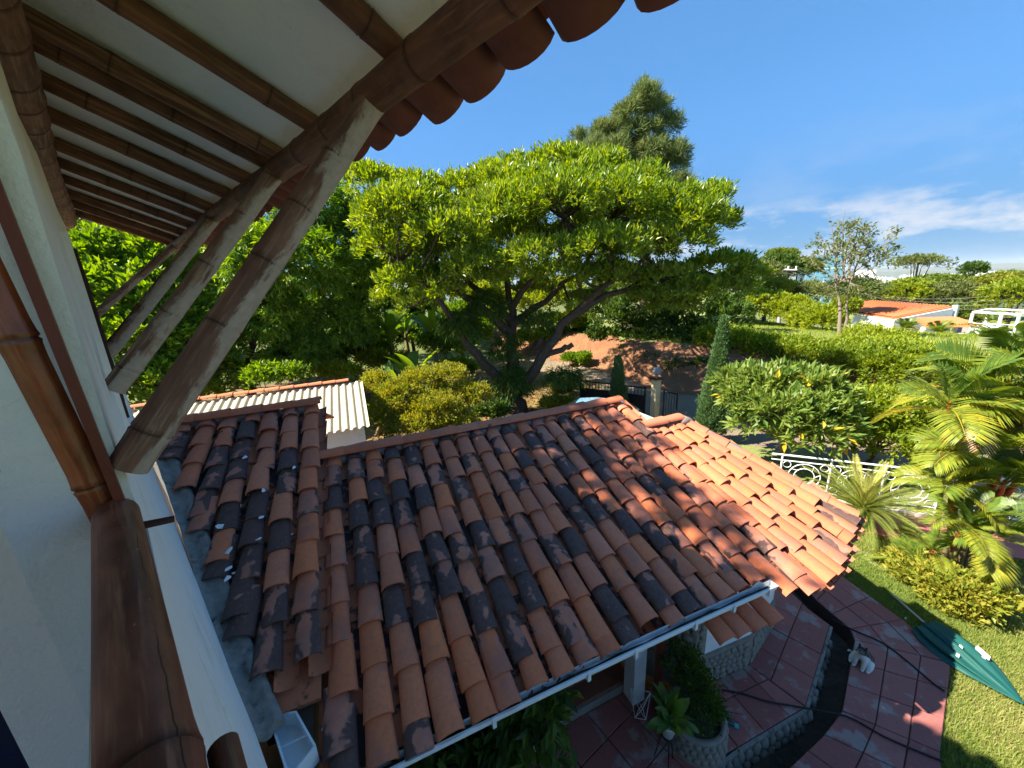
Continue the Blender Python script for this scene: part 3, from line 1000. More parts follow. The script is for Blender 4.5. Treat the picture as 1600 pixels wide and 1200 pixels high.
# raised slope at the left, cut along the house wall
LH = 0.145
lc = [-1.93 - 0.222 * i for i in range(9)]
for ci, s in enumerate(lc):
    ph = random.gauss(0, 0.05)
    t = 0.80 + ph
    t_last = None
    cd = random.gauss(0, 0.1) + (0.18 if ci in (3, 4, 6) else -0.04)
    while t > -2.36:
        if wall_a(s, t + 0.05) > 0.21:
            o = put_tile(s + random.gauss(0, 0.01), t, LH + random.gauss(0, 0.006), darkness(s, t, 0.02 + cd), random.gauss(0, 0.03), top=1.0)
            if wall_a(s - 0.112, t - 0.1) > 0.22: PANS.append((s - 0.112, t - 0.12, 0.42, random.random(), LH - 0.055))
            t_last = t
        elif t_last is not None:
            tc = t_last
            while wall_a(s, tc) > 0.19 and tc > t: tc -= 0.01
            if t_last - tc > 0.07:
                put_tile(s + random.gauss(0, 0.01), tc, LH - 0.004, darkness(s, tc, 0.05 + cd), random.gauss(0, 0.05) - 0.06)
                PANS.append((s + 0.112, tc + 0.02, 0.42, random.random(), LH - 0.055))
            break
        t -= EXP + random.gauss(0, 0.015)
# verge tiles along the raised slope's right side
t = 0.62
while t > -2.3:
    PANS.append((-1.835, t, 0.40, random.random() * 0.3, 0.075)); t -= 0.31

# ridge and hip tiles
def put_ridge(p, q, name='ridge_tile', dark=-0.2, lift=0.05, sc=1.05):
    """laid along p -> q, wide end at p"""
    p, q = Vector(p), Vector(q)
    yv = (q - p).normalized(); xv = yv.cross(Vector((0, 0, 1))).normalized(); zv = xv.cross(yv)
    o = bpy.data.objects.new(name, random.choice(TILE_MES))
    o.color = (dark + random.uniform(-.25, .15), random.uniform(0.3, 1), random.random(), 1)
    link(o, aroof, frame(p + zv * lift, xv * sc, yv, zv * sc))


s = 2.44
i = 0
while s > -1.75:
    put_ridge(RPt(s, 0.02, 0.06), RPt(s - 0.38, 0.02, 0.05), dark=(0.25 if i in (2, 3, 6, 7) else -0.32)); s -= 0.335; i += 1
s = -1.80
while s > -3.7:
    put_ridge(RPt(s, 0.97, 0.145), RPt(s - 0.38, 0.98, 0.135), dark=-0.3); s -= 0.335
for s in (3.10, 2.77):
    put_ridge(RPt(s, -0.62, 0.055), RPt(s - 0.36, -0.61, 0.045), dark=-0.25)
hA, hB = Vector(RPt(3.14, -0.70, 0.03)), Vector(RPt(3.87, -2.70, 0.03))
for i in range(7):
    f0 = (i + 1) / 7.0; f1 = f0 - 0.19
    put_ridge(hA.lerp(hB, f0) + RD * 0.02, hA.lerp(hB, f1) + RD * 0.01, 'hip_tile', dark=-0.35, lift=0.03)
# mortar beds
mb = MB()
def bed(p, q, w, h, n=14):
    p, q = Vector(p), Vector(q)
    pts = [p.lerp(q, i / n) + Vector((0, 0, random.gauss(0, 0.008))) for i in range(n + 1)]
    mb.tube(pts, [w * random.uniform(0.85, 1.15) for _ in pts], 7, True)
bed(RPt(2.40, 0.0, 0.02), RPt(-1.8, 0.0, 0.02), 0.062, 0)
bed(RPt(-1.86, 0.96, 0.12), RPt(-3.7, 0.98, 0.12), 0.062, 0)
bed(RPt(3.16, -0.67, 0.05), RPt(3.83, -2.6, 0.02), 0.075, 0)
bed(RPt(2.45, -0.62, 0.02), RPt(3.14, -0.64, 0.06), 0.06, 0)
mb.tube([RPt(3.02, -0.68, 0.06), RPt(3.12, -0.68, 0.09), RPt(3.24, -0.70, 0.06)], [0.05, 0.08, 0.05], 8, True)
mb.build('mortar_bed', M_MORTAR, aroof)

# channel tiles between the covers: one joined part
mb = MB()
pv = []
for (s, t, L, var, h) in PANS:
    n = 5
    vs = []
    for y, r in ((t, 0.072), (t + L, 0.088)):
        for k_ in range(n + 1):
            th = math.pi * k_ / n
            lift = 0.022 if y == t else 0.0
            vs.append(RPt(s - r * math.cos(th), y, h + 0.028 + lift - 0.052 * math.sin(th)))
    mb.add(vs, [(k_, k_ + 1, n + 2 + k_, n + 1 + k_) for k_ in range(n)], True)
    pv += [var] * len(vs)
po = mb.build('channel_tiles', M_PAN, aroof)
po.data.attributes.new('var', 'FLOAT', 'POINT').data.foreach_set('value', pv)
tag(po, kind='stuff')

# cement flashing where the annex meets the house
mb = MB()
prof = [(0.07, 0.10), (0.10, 0.085), (0.13, 0.05), (0.16, 0.055), (0.20, 0.075), (0.235, 0.05), (0.25, -0.02)]
nfl = 46
vs = []
def plane_z(p):
    q = p - RP0
    return RP0.z - (RN.x * q.x + RN.y * q.y) / RN.z
for i in range(nfl + 1):
    l_ = 2.34 + (6.2 - 2.34) * i / nfl
    for (a_, h_) in prof:
        p = NN * a_ + DD * l_
        zz = plane_z(p) + h_ + 0.10 + random.gauss(0, 0.004)
        vs.append((p.x + NN.x * random.gauss(0, .004), p.y + NN.y * random.gauss(0, .004), zz))
n = len(prof)
mb.add(vs, [(i * n + j, i * n + j + 1, (i + 1) * n + j + 1, (i + 1) * n + j) for i in range(nfl) for j in range(n - 1)], True)
mb.add(vs[:n] + [(v[0], v[1], v[2] - 0.06) for v in vs[:n]], [(j, j + 1, n + j + 1, n + j) for j in range(n - 1)])
mb.build('flashing', M_CEMENT, annex)

# eave gutter: a U channel of white PVC
def gutter_run(s0, s1, t, h, W=0.062, Hh=0.07, th=0.005):
    mb = MB()
    def sec(s):
        f_ = (s - s0) / (s1 - s0)
        b = RPt(s, t - 0.12 * f_ ** 2, 0) + Vector((0, 0, h + 0.05 * f_ ** 2))
        o_ = UH * -1
        pts = [(-0.01, 0.0), (-0.01, -Hh * .8), (0.015, -Hh), (W - 0.02, -Hh), (W, -Hh * 0.7), (W, 0.0), (W + 0.012, 0.002), (W + 0.012, -0.012)]
        return [b + o_ * p + Vector((0, 0, z)) for p, z in pts]
    A, B = sec(s0), sec(s1)
    n = len(A)
    for k_ in range(10):
        A_, B_ = sec(s0 + (s1 - s0) * k_ / 10), sec(s0 + (s1 - s0) * (k_ + 1) / 10)
        mb.add(A_ + B_, [(i, i + 1, n + i + 1, n + i) for i in range(n - 1)])
        Ai = [p + Vector((0, 0, th)) for p in A_[:6]]; Bi = [p + Vector((0, 0, th)) for p in B_[:6]]
        mb.add([Ai[i] + (UH * (-th if i < 3 else th)) for i in range(6)] + [Bi[i] + (UH * (-th if i < 3 else th)) for i in range(6)], [(i + 1, i, 6 + i, 7 + i) for i in range(5)])
    mb.add(B[:6], [(0, 1, 2, 3, 4, 5)])
    return mb
g = gutter_run(-2.05, 2.06, -2.79, 0.055)
gut = g.build('gutter', M_PVC, annex)
for s in (-0.78, -0.02, 0.42, 1.05, 1.5, 1.95):
    mb = MB()
    f_ = ((s + 2.05) / 4.11) ** 2
    b = RPt(s, -2.79 - 0.12 * f_, 0) - UH * 0.074 + Vector((0, 0, 0.055 + 0.05 * f_ - 0.030))
    mb.box(b, (0.026, 0.012, 0.085), -RAZ)
    mb.box(b + UH * 0.040 + Vector((0, 0, -0.045)), (0.026, 0.085, 0.012), -RAZ)
    mb.build('bracket', M_PVC, gut)
# leaf litter lying in the gutter
mb = MB()
pts = [RPt(s, -2.79 - 0.12 * ((s + 2.05) / 4.11) ** 2, 0) - UH * 0.03 + Vector((0, 0, 0.055 + 0.05 * ((s + 2.05) / 4.11) ** 2 - 0.045 + random.gauss(0, 0.004))) for s in np.linspace(-2.0, 2.0, 40)]
mb.tube(pts, [random.uniform(0.018, 0.026) for _ in pts], 6)
tag(mb.build('gutter_debris', mat_flat('wet_debris', (0.03, 0.026, 0.02), 0.9, 0.5, 40, 0.8), gut), kind='stuff')
# broken box gutter at the lower left corner of the annex
mb = MB()
gz = CAMZ - 2.67
c4 = [G(421, 1118, gz), G(462, 1112, gz), G(492, 1165, gz), G(452, 1215, gz)]
cc = sum(c4, Vector()) / 4
for i in range(4):
    a_, b_ = c4[i], c4[(i + 1) % 4]
    d_ = (b_ - a_); l_ = d_.length; d_.normalize(); nn_ = Vector((d_.y, -d_.x, 0))
    q = [a_ - nn_ * 0.006, b_ - nn_ * 0.006, b_ + nn_ * 0.006, a_ + nn_ * 0.006]
    mb.prism(q, gz - 0.13, gz)
mb.prism([c + (cc - c) * 0.04 for c in c4], gz - 0.12, gz - 0.108)
m_ = c4[0].lerp(c4[3], .45); m2 = c4[1].lerp(c4[2], .6)
mb.tube([m_ + Vector((0, 0, -.06)), m2 + Vector((0, 0, -.03))], 0.006, 6)
mb.build('box_gutter', M_PVC, annex)

# --- annex walls under the roof
M_STONEWALL = mat_flat('stone_mortar', (0.24, 0.215, 0.18), 0.95, 0.3, 12, 0.8)
M_STONE = mat_flat('field_stone', (0.25, 0.225, 0.185), 0.9, 0.3, 10, 0.6, dirt=(0.11, 0.10, 0.085), dirt_amt=0.6)
wp = [(1.42, -1.50), (1.92, -2.08), (2.87, -2.16), (3.69, -1.93), (4.15, -0.9), (4.15, 1.6)]
mb = MB()
for (a_, b_), (c_, d_) in zip(wp, wp[1:]):
    za, zb = min(roof_z(b_) - 0.12, 2.2), min(roof_z(d_) - 0.12, 2.2)
    mb.slab([SW(a_, b_, 0.0), SW(c_, d_, 0.0), SW(c_, d_, zb), SW(a_, b_, za)], UH * -0.13)
mb.build('wall', M_WHITE, annex)
mb = MB()
mb.slab([SW(-2.9, -0.3, -0.3), SW(1.5, -0.3, -0.3), SW(1.5, -0.3, roof_z(-.3) - .1), SW(-2.9, -0.3, roof_z(-.3) - .1)], UH * -0.12)
mb.slab([SW(-1.9, -2.9, -0.3), SW(-2.0, -0.3, -0.3), SW(-2.0, -0.3, roof_z(-.3) - .1), SW(-1.9, -2.4, roof_z(-2.4) - .1)], RD * 0.1)
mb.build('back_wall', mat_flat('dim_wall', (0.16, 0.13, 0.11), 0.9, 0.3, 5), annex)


def blob_mesh(name, mat, seed):
    r_ = random.Random(seed)
    bm = bmesh.new()
    bmesh.ops.create_cube(bm, size=2)
    bmesh.ops.subdivide_edges(bm, edges=bm.edges[:], cuts=1, use_grid_fill=True)
    for v in bm.verts:
        v.co.normalize()
        v.co *= 1 + r_.uniform(-0.16, 0.16)
    for f in bm.faces: f.smooth = True
    me = bpy.data.meshes.new(name); bm.to_mesh(me); bm.free()
    me.materials.append(mat)
    return me


STONES = [blob_mesh('stone_mesh', M_STONE, i) for i in range(5)]


def stone_wall(base_o, pts, z0, z1, size, outw):
    """pts: polyline in world xy; stones stand proud of the mortar"""
    for a_, b_ in zip(pts, pts[1:]):
        a_, b_ = Vector(a_), Vector(b_)
        d_ = (b_ - a_); l_ = d_.length; d_.normalize()
        nrm_ = Vector((d_.y, -d_.x, 0))
        if nrm_.dot(outw) < 0: nrm_ = -nrm_
        z = z0 + size * 0.45
        row = 0
        while z < z1 - size * 0.3:
            x = size * (0.5 if row % 2 else 0.15)
            while x < l_:
                w = size * random.uniform(0.75, 1.25); h_ = size * random.uniform(0.7, 1.0)
                p = a_ + d_ * (x + w / 2) + Vector((0, 0, z + random.gauss(0, size * .06)))
                if x + w * .6 < l_:
                    o = bpy.data.objects.new('stone', random.choice(STONES))
                    M = frame(p + nrm_ * 0.004, d_ * (w * 0.52), nrm_ * (size * 0.26), Vector((0, 0, 1)) * (h_ * 0.52))
                    link(o, base_o, M @ Matrix.Rotation(random.uniform(-.5, .5), 4, 'Y'))
                x += w
            z += size * 0.88; row += 1


mb = MB()
for (a_, b_), (c_, d_) in zip(wp[1:4], wp[2:4]):
    mb.slab([SW(a_, b_ - 0.03, 0.0), SW(c_, d_ - 0.03, 0.0), SW(c_, d_ - 0.03, 0.46), SW(a_, b_ - 0.03, 0.46)], UH * -0.05)
a_, b_ = wp[0]; c_, d_ = wp[1]
mb.slab([SW(a_, b_ - 0.04, 0.0), SW(c_, d_ - 0.04, 0.0), SW(c_, d_ - 0.04, 1.9), SW(a_, b_ - 0.04, 1.9)], UH * -0.05)
mb.slab([SW(1.92, -2.115, 0.46), SW(2.08, -2.125, 0.46), SW(2.08, -2.125, 1.75), SW(1.92, -2.115, 1.8)], UH * -0.04)
sb = mb.build('stone_base', M_STONEWALL, annex)
stone_wall(sb, [SW(1.96, -2.115, 0), SW(2.87, -2.192, 0)], 0.0, 0.46, 0.095, -UH)
stone_wall(sb, [SW(2.87, -2.192, 0), SW(3.69, -1.965, 0)], 0.0, 0.46, 0.095, -UH)
stone_wall(sb, [SW(1.48, -1.60, 0), SW(1.92, -2.125, 0)], 0.35, 1.85, 0.11, -UH - RD * 0.3)
stone_wall(sb, [SW(1.92, -2.12, 0), SW(2.08, -2.13, 0)], 0.5, 1.75, 0.095, -UH)

# columns, post, downpipe
mb = MB()
mb.box(Vector((1.33, 3.42, 1.06)), (0.17, 0.17, 2.12), -RAZ)
mb.build('column', M_WHITE, annex)
mb = MB()
mb.box(Vector((0.03, 2.93, 1.05)), (0.12, 0.12, 2.1), -RAZ)
mb.build('column', M_WHITE, annex)
mb = MB()
mb.tube([(1.55, 3.30, 0), (1.56, 3.30, 1.0), (1.54, 3.31, 2.10)], [0.055, 0.052, 0.05], 12)
mb.tube([(1.55, 3.31, 1.75), (1.40, 3.30, 2.08)], [0.035, 0.03], 10)
mb.build('post', M_REDWOOD, annex)
mb = MB()
mb.tube([(0.135, 2.60, -0.05), (0.135, 2.60, 1.85), (0.12, 2.2, 2.02)], 0.032, 12)
mb.build('downpipe', mat_flat('rusty_pipe', (0.20, 0.075, 0.045), 0.7, 0.35, 14, dirt=(0.06, 0.03, 0.025), dirt_amt=0.7), annex)
# steps
M_BRICK = mat_flat('old_brick', (0.26, 0.13, 0.085), 0.9, 0.3, 20)
M_BRICKL = mat_flat('pale_brick', (0.36, 0.29, 0.20), 0.9, 0.2, 20)
M_TERR = mat_flat('terracotta_floor', (0.21, 0.085, 0.05), 0.75, 0.25, 6, dirt=(0.07, 0.05, 0.04), dirt_amt=0.6)
mb = MB()
def stepbox(s0, s1, w0, w1, z0, z1):
    mb.prism([SW(s0, w0, 0), SW(s1, w0, 0), SW(s1, w1, 0), SW(s0, w1, 0)], z0, z1)
stepbox(0.05, 1.30, -1.73, -1.53, -0.1, 0.13)
stepbox(0.05, 1.30, -1.528, -0.45, -0.1, 0.24)
st = mb.build('steps', M_TERR, annex)
mb = MB(); mb.prism([SW(0.05, -1.76, 0), SW(1.3, -1.76, 0), SW(1.3, -1.732, 0), SW(0.05, -1.732, 0)], -0.1, 0.10)
rs = mb.build('riser', M_STONEWALL, st)
stone_s = None
i = 0
x = 0.08
while x < 1.25:
    mb = MB()
    mb.box(SW(x + 0.04, -1.475, 0.255), (0.066, 0.12, 0.05), -RAZ)
    mb.build('brick', M_BRICKL if i % 2 else M_BRICK, st)
    x += 0.078; i += 1

# ------------------------------------------------------------------ patio
def mat_slab():
    m, nt, b = new_mat('red_patio_slab', 0.8)
    wc = wcoord(nt)
    oi = nd(nt, 'ShaderNodeObjectInfo')
    c = mixc(nt, oi.outputs['Random'], (0.27, 0.088, 0.078), (0.36, 0.132, 0.112))
    c = mixc(nt, mth(nt, 'MULTIPLY', step(nt, noise(nt, wc, 2.6, 5, 0.6, 0.1), 0.53, 0.60), 0.7), c, (0.33, 0.28, 0.255))
    c = mixc(nt, mth(nt, 'MULTIPLY', step(nt, noise(nt, wc, 7, 6, 0.7, 0.3), 0.5, 0.75), 0.6), c, (0.17, 0.085, 0.082))
    c = mixc(nt, mth(nt, 'MULTIPLY', step(nt, noise(nt, wc, 60, 4, 0.7), 0.5, 0.8), 0.5), c, (0.33, 0.19, 0.165))
    nt.links.new(c, b.inputs['Base Color'])
    bump(nt, b, noise(nt, wc, 50, 5, 0.7), 0.3, 0.006)
    return m


M_SLAB = mat_slab()
M_JOINT = mat_flat('dark_joint', (0.05, 0.035, 0.032), 0.95, 0.3, 20)
M_SOIL = mat_ground('dark_soil', ((0.06, 0.048, 0.036), (0.10, 0.078, 0.056), (0.17, 0.13, 0.09)), 3.0, 16)


def structure(name, mb, mat):
    o = mb.build(name, mat)
    tag(o, kind='structure')
    return o


def clip_poly(sub, a, b):
    """keep what lies left of a->b"""
    out = []
    def side(p): return (b[0] - a[0]) * (p[1] - a[1]) - (b[1] - a[1]) * (p[0] - a[0])
    for i in range(len(sub)):
        p, q = sub[i], sub[(i + 1) % len(sub)]
        sp, sq = side(p), side(q)
        if sp >= 0: out.append(p)
        if (sp > 0 > sq) or (sp < 0 < sq):
            t = sp / (sp - sq)
            out.append((p[0] + (q[0] - p[0]) * t, p[1] + (q[1] - p[1]) * t))
    return out


def area(p):
    return 0.5 * sum(p[i][0] * p[(i + 1) % len(p)][1] - p[(i + 1) % len(p)][0] * p[i][1] for i in range(len(p)))


def inset(poly, d):
    n = len(poly); out = []
    for i in range(n):
        p0, p1, p2 = Vector(poly[i - 1]), Vector(poly[i]), Vector(poly[(i + 1) % n])
        e0 = (p1 - p0); e1 = (p2 - p1)
        if e0.length < 1e-5 or e1.length < 1e-5: return poly
        e0.normalize(); e1.normalize()
        n0 = Vector((-e0.y, e0.x)); n1 = Vector((-e1.y, e1.x))
        k_ = max(0.35, 1 + n0.dot(n1))
        out.append(tuple(p1 + (n0 + n1) * (d / k_)))
    return out


def dedupe(poly):
    out = []
    for p in poly:
        if not out or math.hypot(p[0] - out[-1][0], p[1] - out[-1][1]) > 0.012: out.append(p)
    if len(out) > 2 and math.hypot(out[0][0] - out[-1][0], out[0][1] - out[-1][1]) < 0.012: out.pop()
    return out


def lay_slab(poly, z, parent, th=0.05):
    poly = dedupe(poly)
    if len(poly) < 3: return
    if area(poly) < 0: poly = poly[::-1]
    if area(poly) < 0.006: return
    q = inset(poly, 0.0045)
    mb = MB(); zz = z + random.gauss(0, 0.003)
    n = len(q); q2 = inset(q, 0.006)
    vs = [(p[0], p[1], zz - th) for p in q] + [(p[0], p[1], zz - 0.006) for p in q] + [(p[0], p[1], zz) for p in q2]
    fs = [tuple(range(2 * n, 3 * n))]
    for i in range(n):
        j = (i + 1) % n
        fs += [(i, j, n + j, n + i), (n + i, n + j, 2 * n + j, 2 * n + i)]
    mb.add(vs, fs)
    mb.build('slab', M_SLAB, parent)


def grid_slabs(poly, ori, ang, cx, cy, z, parent):
    """rectangular slabs cx by cy over a polygon (subject polygon clipped by each cell)"""
    ex = Vector((math.cos(ang), math.sin(ang))); ey = Vector((-ex.y, ex.x))
    loc = [((Vector(p[:2]) - Vector(ori)).dot(ex), (Vector(p[:2]) - Vector(ori)).dot(ey)) for p in poly]
    if area(loc) < 0: loc = loc[::-1]
    x0, x1 = min(p[0] for p in loc), max(p[0] for p in loc)
    y0, y1 = min(p[1] for p in loc), max(p[1] for p in loc)
    i = math.floor(x0 / cx)
    while i * cx < x1:
        j = math.floor(y0 / cy)
        while j * cy < y1:
            c = [(i * cx, j * cy), ((i + 1) * cx, j * cy), ((i + 1) * cx, (j + 1) * cy), (i * cx, (j + 1) * cy)]
            s_ = loc
            for k_ in range(4):
                s_ = clip_poly(s_, c[k_], c[(k_ + 1) % 4])
                if len(s_) < 3: break
            if len(s_) >= 3:
                w_ = [(ori[0] + ex.x * p[0] + ey.x * p[1], ori[1] + ex.y * p[0] + ey.y * p[1]) for p in s_]
                lay_slab(w_, z, parent)
            j += 1
        i += 1


def sw2(s, w):
    p = SW(s, w, 0); return (p.x, p.y)


IN = [(4.30, 5.30), (4.37, 4.56), (4.46, 4.27), (3.29, 3.23), (2.28, 2.87), (2.02, 2.78)]
wc_ = sw2(2.87, -2.19); wr_ = sw2(3.69, -1.96)
partA = [wc_, (3.29, 3.23), (4.46, 4.27), (4.37, 4.56), (4.30, 5.30), sw2(4.15, -0.9), wr_]
partB = [wc_, sw2(1.93, -2.11), sw2(1.80, -2.20), sw2(1.85, -2.50), (2.02, 2.78), (2.28, 2.87), (3.29, 3.23)]
mb = MB()
mb.prism(partA, -0.34, -0.012)
mb.prism(partB, -0.34, -0.012)
patio = structure('patio', mb, M_JOINT)
a1_ = math.atan2(4.27 - 3.23, 4.46 - 3.29)
grid_slabs(partA, (3.29, 3.23), a1_, 0.46, 0.36, 0.0, patio)
a2_ = math.atan2(3.23 - 2.87, 3.29 - 2.28)
grid_slabs(partB, (2.28, 2.87), a2_ - 0.02, 0.40, 0.40, 0.0, patio)
# veranda floor in the foreground
ver = [sw2(-1.9, -1.75), sw2(1.30, -1.765), sw2(1.55, -1.9), sw2(1.80, -2.20), (1.95, 2.80), (1.75, 2.45), (1.2, 1.9), (0.4, 1.4), (-0.8, 1.5)]
mb = MB(); mb.prism(ver, -0.34, -0.03)
vf = structure('veranda_floor', mb, M_JOINT)
grid_slabs(ver, sw2(0.2, -1.75), RA(23 + 32) * -1, 0.42, 0.42, -0.018, vf)
# outer walkway
OUTP = [(4.70, 6.60), (4.61, 4.70), (4.68, 4.19), (4.59, 4.02), (3.67, 3.17), (3.28, 2.95), (2.70, 2.68), (2.0, 2.35), (1.4, 1.75)]
WALK = [(5.46, 6.60), (5.41, 5.16), (5.55, 4.30), (5.51, 3.66), (4.34, 2.75), (4.02, 2.46), (3.2, 1.75), (2.3, 1.25), (1.7, 0.95)]
mb = MB()
for i in range(len(OUTP) - 1):
    mb.prism([OUTP[i], WALK[i], WALK[i + 1], OUTP[i + 1]][::-1], -0.40, -0.012 - 0.0005 * i)
walk = structure('walkway', mb, M_JOINT)
for i in range(len(OUTP) - 1):
    A, B, Cc, Dd = (Vector(OUTP[i]), Vector(WALK[i]), Vector(WALK[i + 1]), Vector(OUTP[i + 1]))
    L = ((A - Dd).length + (B - Cc).length) / 2
    nl = max(1, round(L / 0.42))
    for k_ in range(nl):
        for (f0, f1) in ((0.0, 0.36), (0.36, 0.70), (0.70, 1.0)):
            u0, u1 = k_ / nl, (k_ + 1) / nl
            P = lambda u, f: tuple(A.lerp(Dd, u).lerp(B.lerp(Cc, u), f))
            lay_slab([P(u0, f0), P(u0, f1), P(u1, f1), P(u1, f0)], 0.0, walk)
# planting channel between them
mb = MB()
chan_in = [(4.30, 6.6)] + IN + [(1.6, 2.3), (1.0, 1.7)]
chan_out = OUTP
mb.add([(p[0], p[1], -0.30 + random.gauss(0, .02)) for p in chan_in] + [(p[0], p[1], -0.26 + random.gauss(0, .02)) for p in chan_out],
       [(i, i + 1, len(chan_in) + i + 1, len(chan_in) + i) for i in range(len(chan_in) - 1)], True)
chan = structure('soil_channel', mb, M_SOIL)
# retaining stones on the patio side of the channel
M_COBB = mat_flat('river_stone', (0.20, 0.18, 0.15), 0.85, 0.4, 7, 0.5, dirt=(0.05, 0.045, 0.04), dirt_amt=0.7)
COBB = [blob_mesh('cobble_mesh', M_COBB, 20 + i) for i in range(5)]
mb = MB()
kerb = [(4.46, 4.27), (3.29, 3.23), (2.28, 2.87), (1.98, 2.74)]
for i in range(3):
    a_, b_ = Vector(kerb[i]), Vector(kerb[i + 1]); d_ = (b_ - a_).normalized(); o_ = Vector((-d_.y, d_.x))
    if o_.dot(Vector((1, -1))) < 0: o_ = -o_
    mb.prism([tuple(a_ + o_ * .002), tuple(b_ + o_ * .002), tuple(b_ + o_ * 0.035), tuple(a_ + o_ * 0.035)], -0.36, -0.02)
kb = mb.build('retaining_wall', M_CEMENT)
tag(kb, 'curved low stone retaining wall edging the red patio above the soil channel', 'wall')
for i in range(3):
    a_, b_ = Vector(kerb[i]), Vector(kerb[i + 1]); d_ = (b_ - a_); l_ = d_.length; d_.normalize(); o_ = Vector((-d_.y, d_.x))
    if o_.dot(Vector((1, -1))) < 0: o_ = -o_
    x = 0.03
    while x < l_ - 0.03:
        w = random.uniform(0.09, 0.15)
        for (zc, hh) in ((-0.10, 0.085), (-0.25, 0.075)):
            if i == 0 and random.random() < 0.45: continue
            p = a_ + d_ * (x + w / 2) + o_ * 0.04
            o = bpy.data.objects.new('stone', random.choice(COBB))
            link(o, kb, frame((p.x, p.y, zc + random.gauss(0, .01)), Vector((d_.x, d_.y, 0)) * (w * 0.5), Vector((o_.x, o_.y, 0)) * 0.045, Vector((0, 0, 1)) * hh) @ Matrix.Rotation(random.uniform(-.4, .4), 4, 'Y'))
        x += w * 0.98
# round planter
pc = G(1086, 1112, 0.3); pc.z = 0.0
planter = thing('stone_planter', pc, 'round stone faced planter beside the red brown post under the annex gutter', 'planter')
mb = MB()
mb.lathe(pc, [(0.335, -0.05), (0.325, 0.0), (0.310, 0.27), (0.305, 0.30), (0.262, 0.305), (0.255, 0.25), (0.0, 0.25)], 28)
pl = mb.build('rim', M_STONEWALL, planter)
for row in range(3):
    for k_ in range(26):
        th = 2 * math.pi * (k_ + 0.5 * (row % 2)) / 26
        o = bpy.data.objects.new('stone', random.choice(STONES))
        rr = 0.322 - 0.005 * row
        link(o, planter, frame((pc.x + rr * math.cos(th), pc.y + rr * math.sin(th), 0.05 + 0.09 * row), Vector((-math.sin(th), math.cos(th), 0)) * 0.037, Vector((math.cos(th), math.sin(th), 0)) * 0.020, Vector((0, 0, 0.041))))

# ------------------------------------------------------------------ terrain
foot_pts = [(-70, 60), (-20, 40), (0, 29), (7, 25.3), (20.6, 18.6), (33.9, 17.0), (48.9, 17.2), (60, 20), (75, 26), (110, 40), (180, 60)]


def foot_r(az):
    for (a_, r0), (b_, r1) in zip(foot_pts, foot_pts[1:]):
        if a_ <= az <= b_: return r0 + (r1 - r0) * (az - a_) / (b_ - a_)
    return 60.0


def sst(x):
    x = min(max(x, 0), 1); return x * x * (3 - 2 * x)


HOLE = [(4.2, 6.4), (5.2, 6.4), (5.2, 5.2), (5.3, 4.3), (5.25, 3.75), (4.2, 2.95), (3.0, 1.9), (1.7, 1.1), (0, 0.8), (-2, 1.5), (-4, 4.0), (-2, 8), (2, 8)]


def inside(x, y, poly):
    c = False
    j = len(poly) - 1
    for i in range(len(poly)):
        xi, yi = poly[i]; xj, yj = poly[j]
        if (yi > y) != (yj > y) and x < (xj - xi) * (y - yi) / (yj - yi) + xi: c = not c
        j = i
    return c


def gh(x, y):
    r = math.hypot(x, y); az = math.degrees(math.atan2(x, y))
    if r < 9 and inside(x, y, HOLE): return -0.5
    d = r - foot_r(az)
    fade = 1.0 if -5 < az < 70 else 0.35
    z = -0.06 + 1.65 * fade * sst(d / 3.8)
    z += 0.03 * math.sin(x * 0.9 + 1) * math.cos(y * 0.7) * min(1, r / 12)
    if 0 < d < 4: z += 0.13 * math.sin(x * 2.1) * math.sin(y * 2.7) + 0.07 * math.sin(x * 5.3 + y * 3.1)
    # the terrace falls away to the right and beyond
    f = sst((r - 28) / 30) * sst((az - 30) / 14) if az > 25 else 0
    z -= 4.2 * f
    if r > 90: z -= 150 * sst((r - 90) / 1500)
    return z


M_LAWN = mat_ground('lawn_ground', ((0.15, 0.20, 0.05), (0.22, 0.235, 0.075), (0.32, 0.235, 0.13)), 0.7, 10)
M_DIRT = mat_ground('orange_soil', ((0.20, 0.088, 0.042), (0.27, 0.13, 0.062), (0.10, 0.05, 0.03)), 0.6, 5)
M_ROADM = mat_ground('dirt_road', ((0.20, 0.155, 0.11), (0.26, 0.19, 0.13), (0.13, 0.10, 0.075)), 0.5, 8)
M_LITTER = mat_ground('littered_ground', ((0.16, 0.105, 0.055), (0.24, 0.165, 0.07), (0.10, 0.085, 0.03)), 1.0, 9)
M_PLAIN = mat_ground('plain_ground', ((0.045, 0.075, 0.028), (0.075, 0.095, 0.04), (0.11, 0.11, 0.065)), 0.012, 0.2, bmp=0.0)
radii = list(np.arange(0.3, 9.2, 0.16)) + list(np.arange(9.3, 40, 0.42)) + list(np.geomspace(41, 16000, 46))
azs = np.arange(-180, 180, 1.5)
tv, tf, tm = [], [], []
for r in radii:
    for a_ in azs:
        x, y = r * math.sin(RA(a_)), r * math.cos(RA(a_))
        tv.append((x, y, gh(x, y)))
na = len(azs)
for i in range(len(radii) - 1):
    for k_ in range(na):
        k2 = (k_ + 1) % na
        tf.append((i * na + k_, (i + 1) * na + k_, (i + 1) * na + k2, i * na + k2))
        a_ = azs[k_] + 0.75; r = (radii[i] + radii[i + 1]) / 2
        d = r - foot_r(a_)
        if r > 120: mi = 4
        elif -3 < a_ < 70 and -0.2 < d < 3.9: mi = 1
        elif 3 < a_ < 60 and -4.2 < d <= -0.2: mi = 2
        elif a_ > 30 and r < 16: mi = 0
        elif a_ < 30 and d < 0 and r < 26: mi = 3
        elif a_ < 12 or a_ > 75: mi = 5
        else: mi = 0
        tm.append(mi)
tv.append((0, 0, -0.5)); c0 = len(tv) - 1
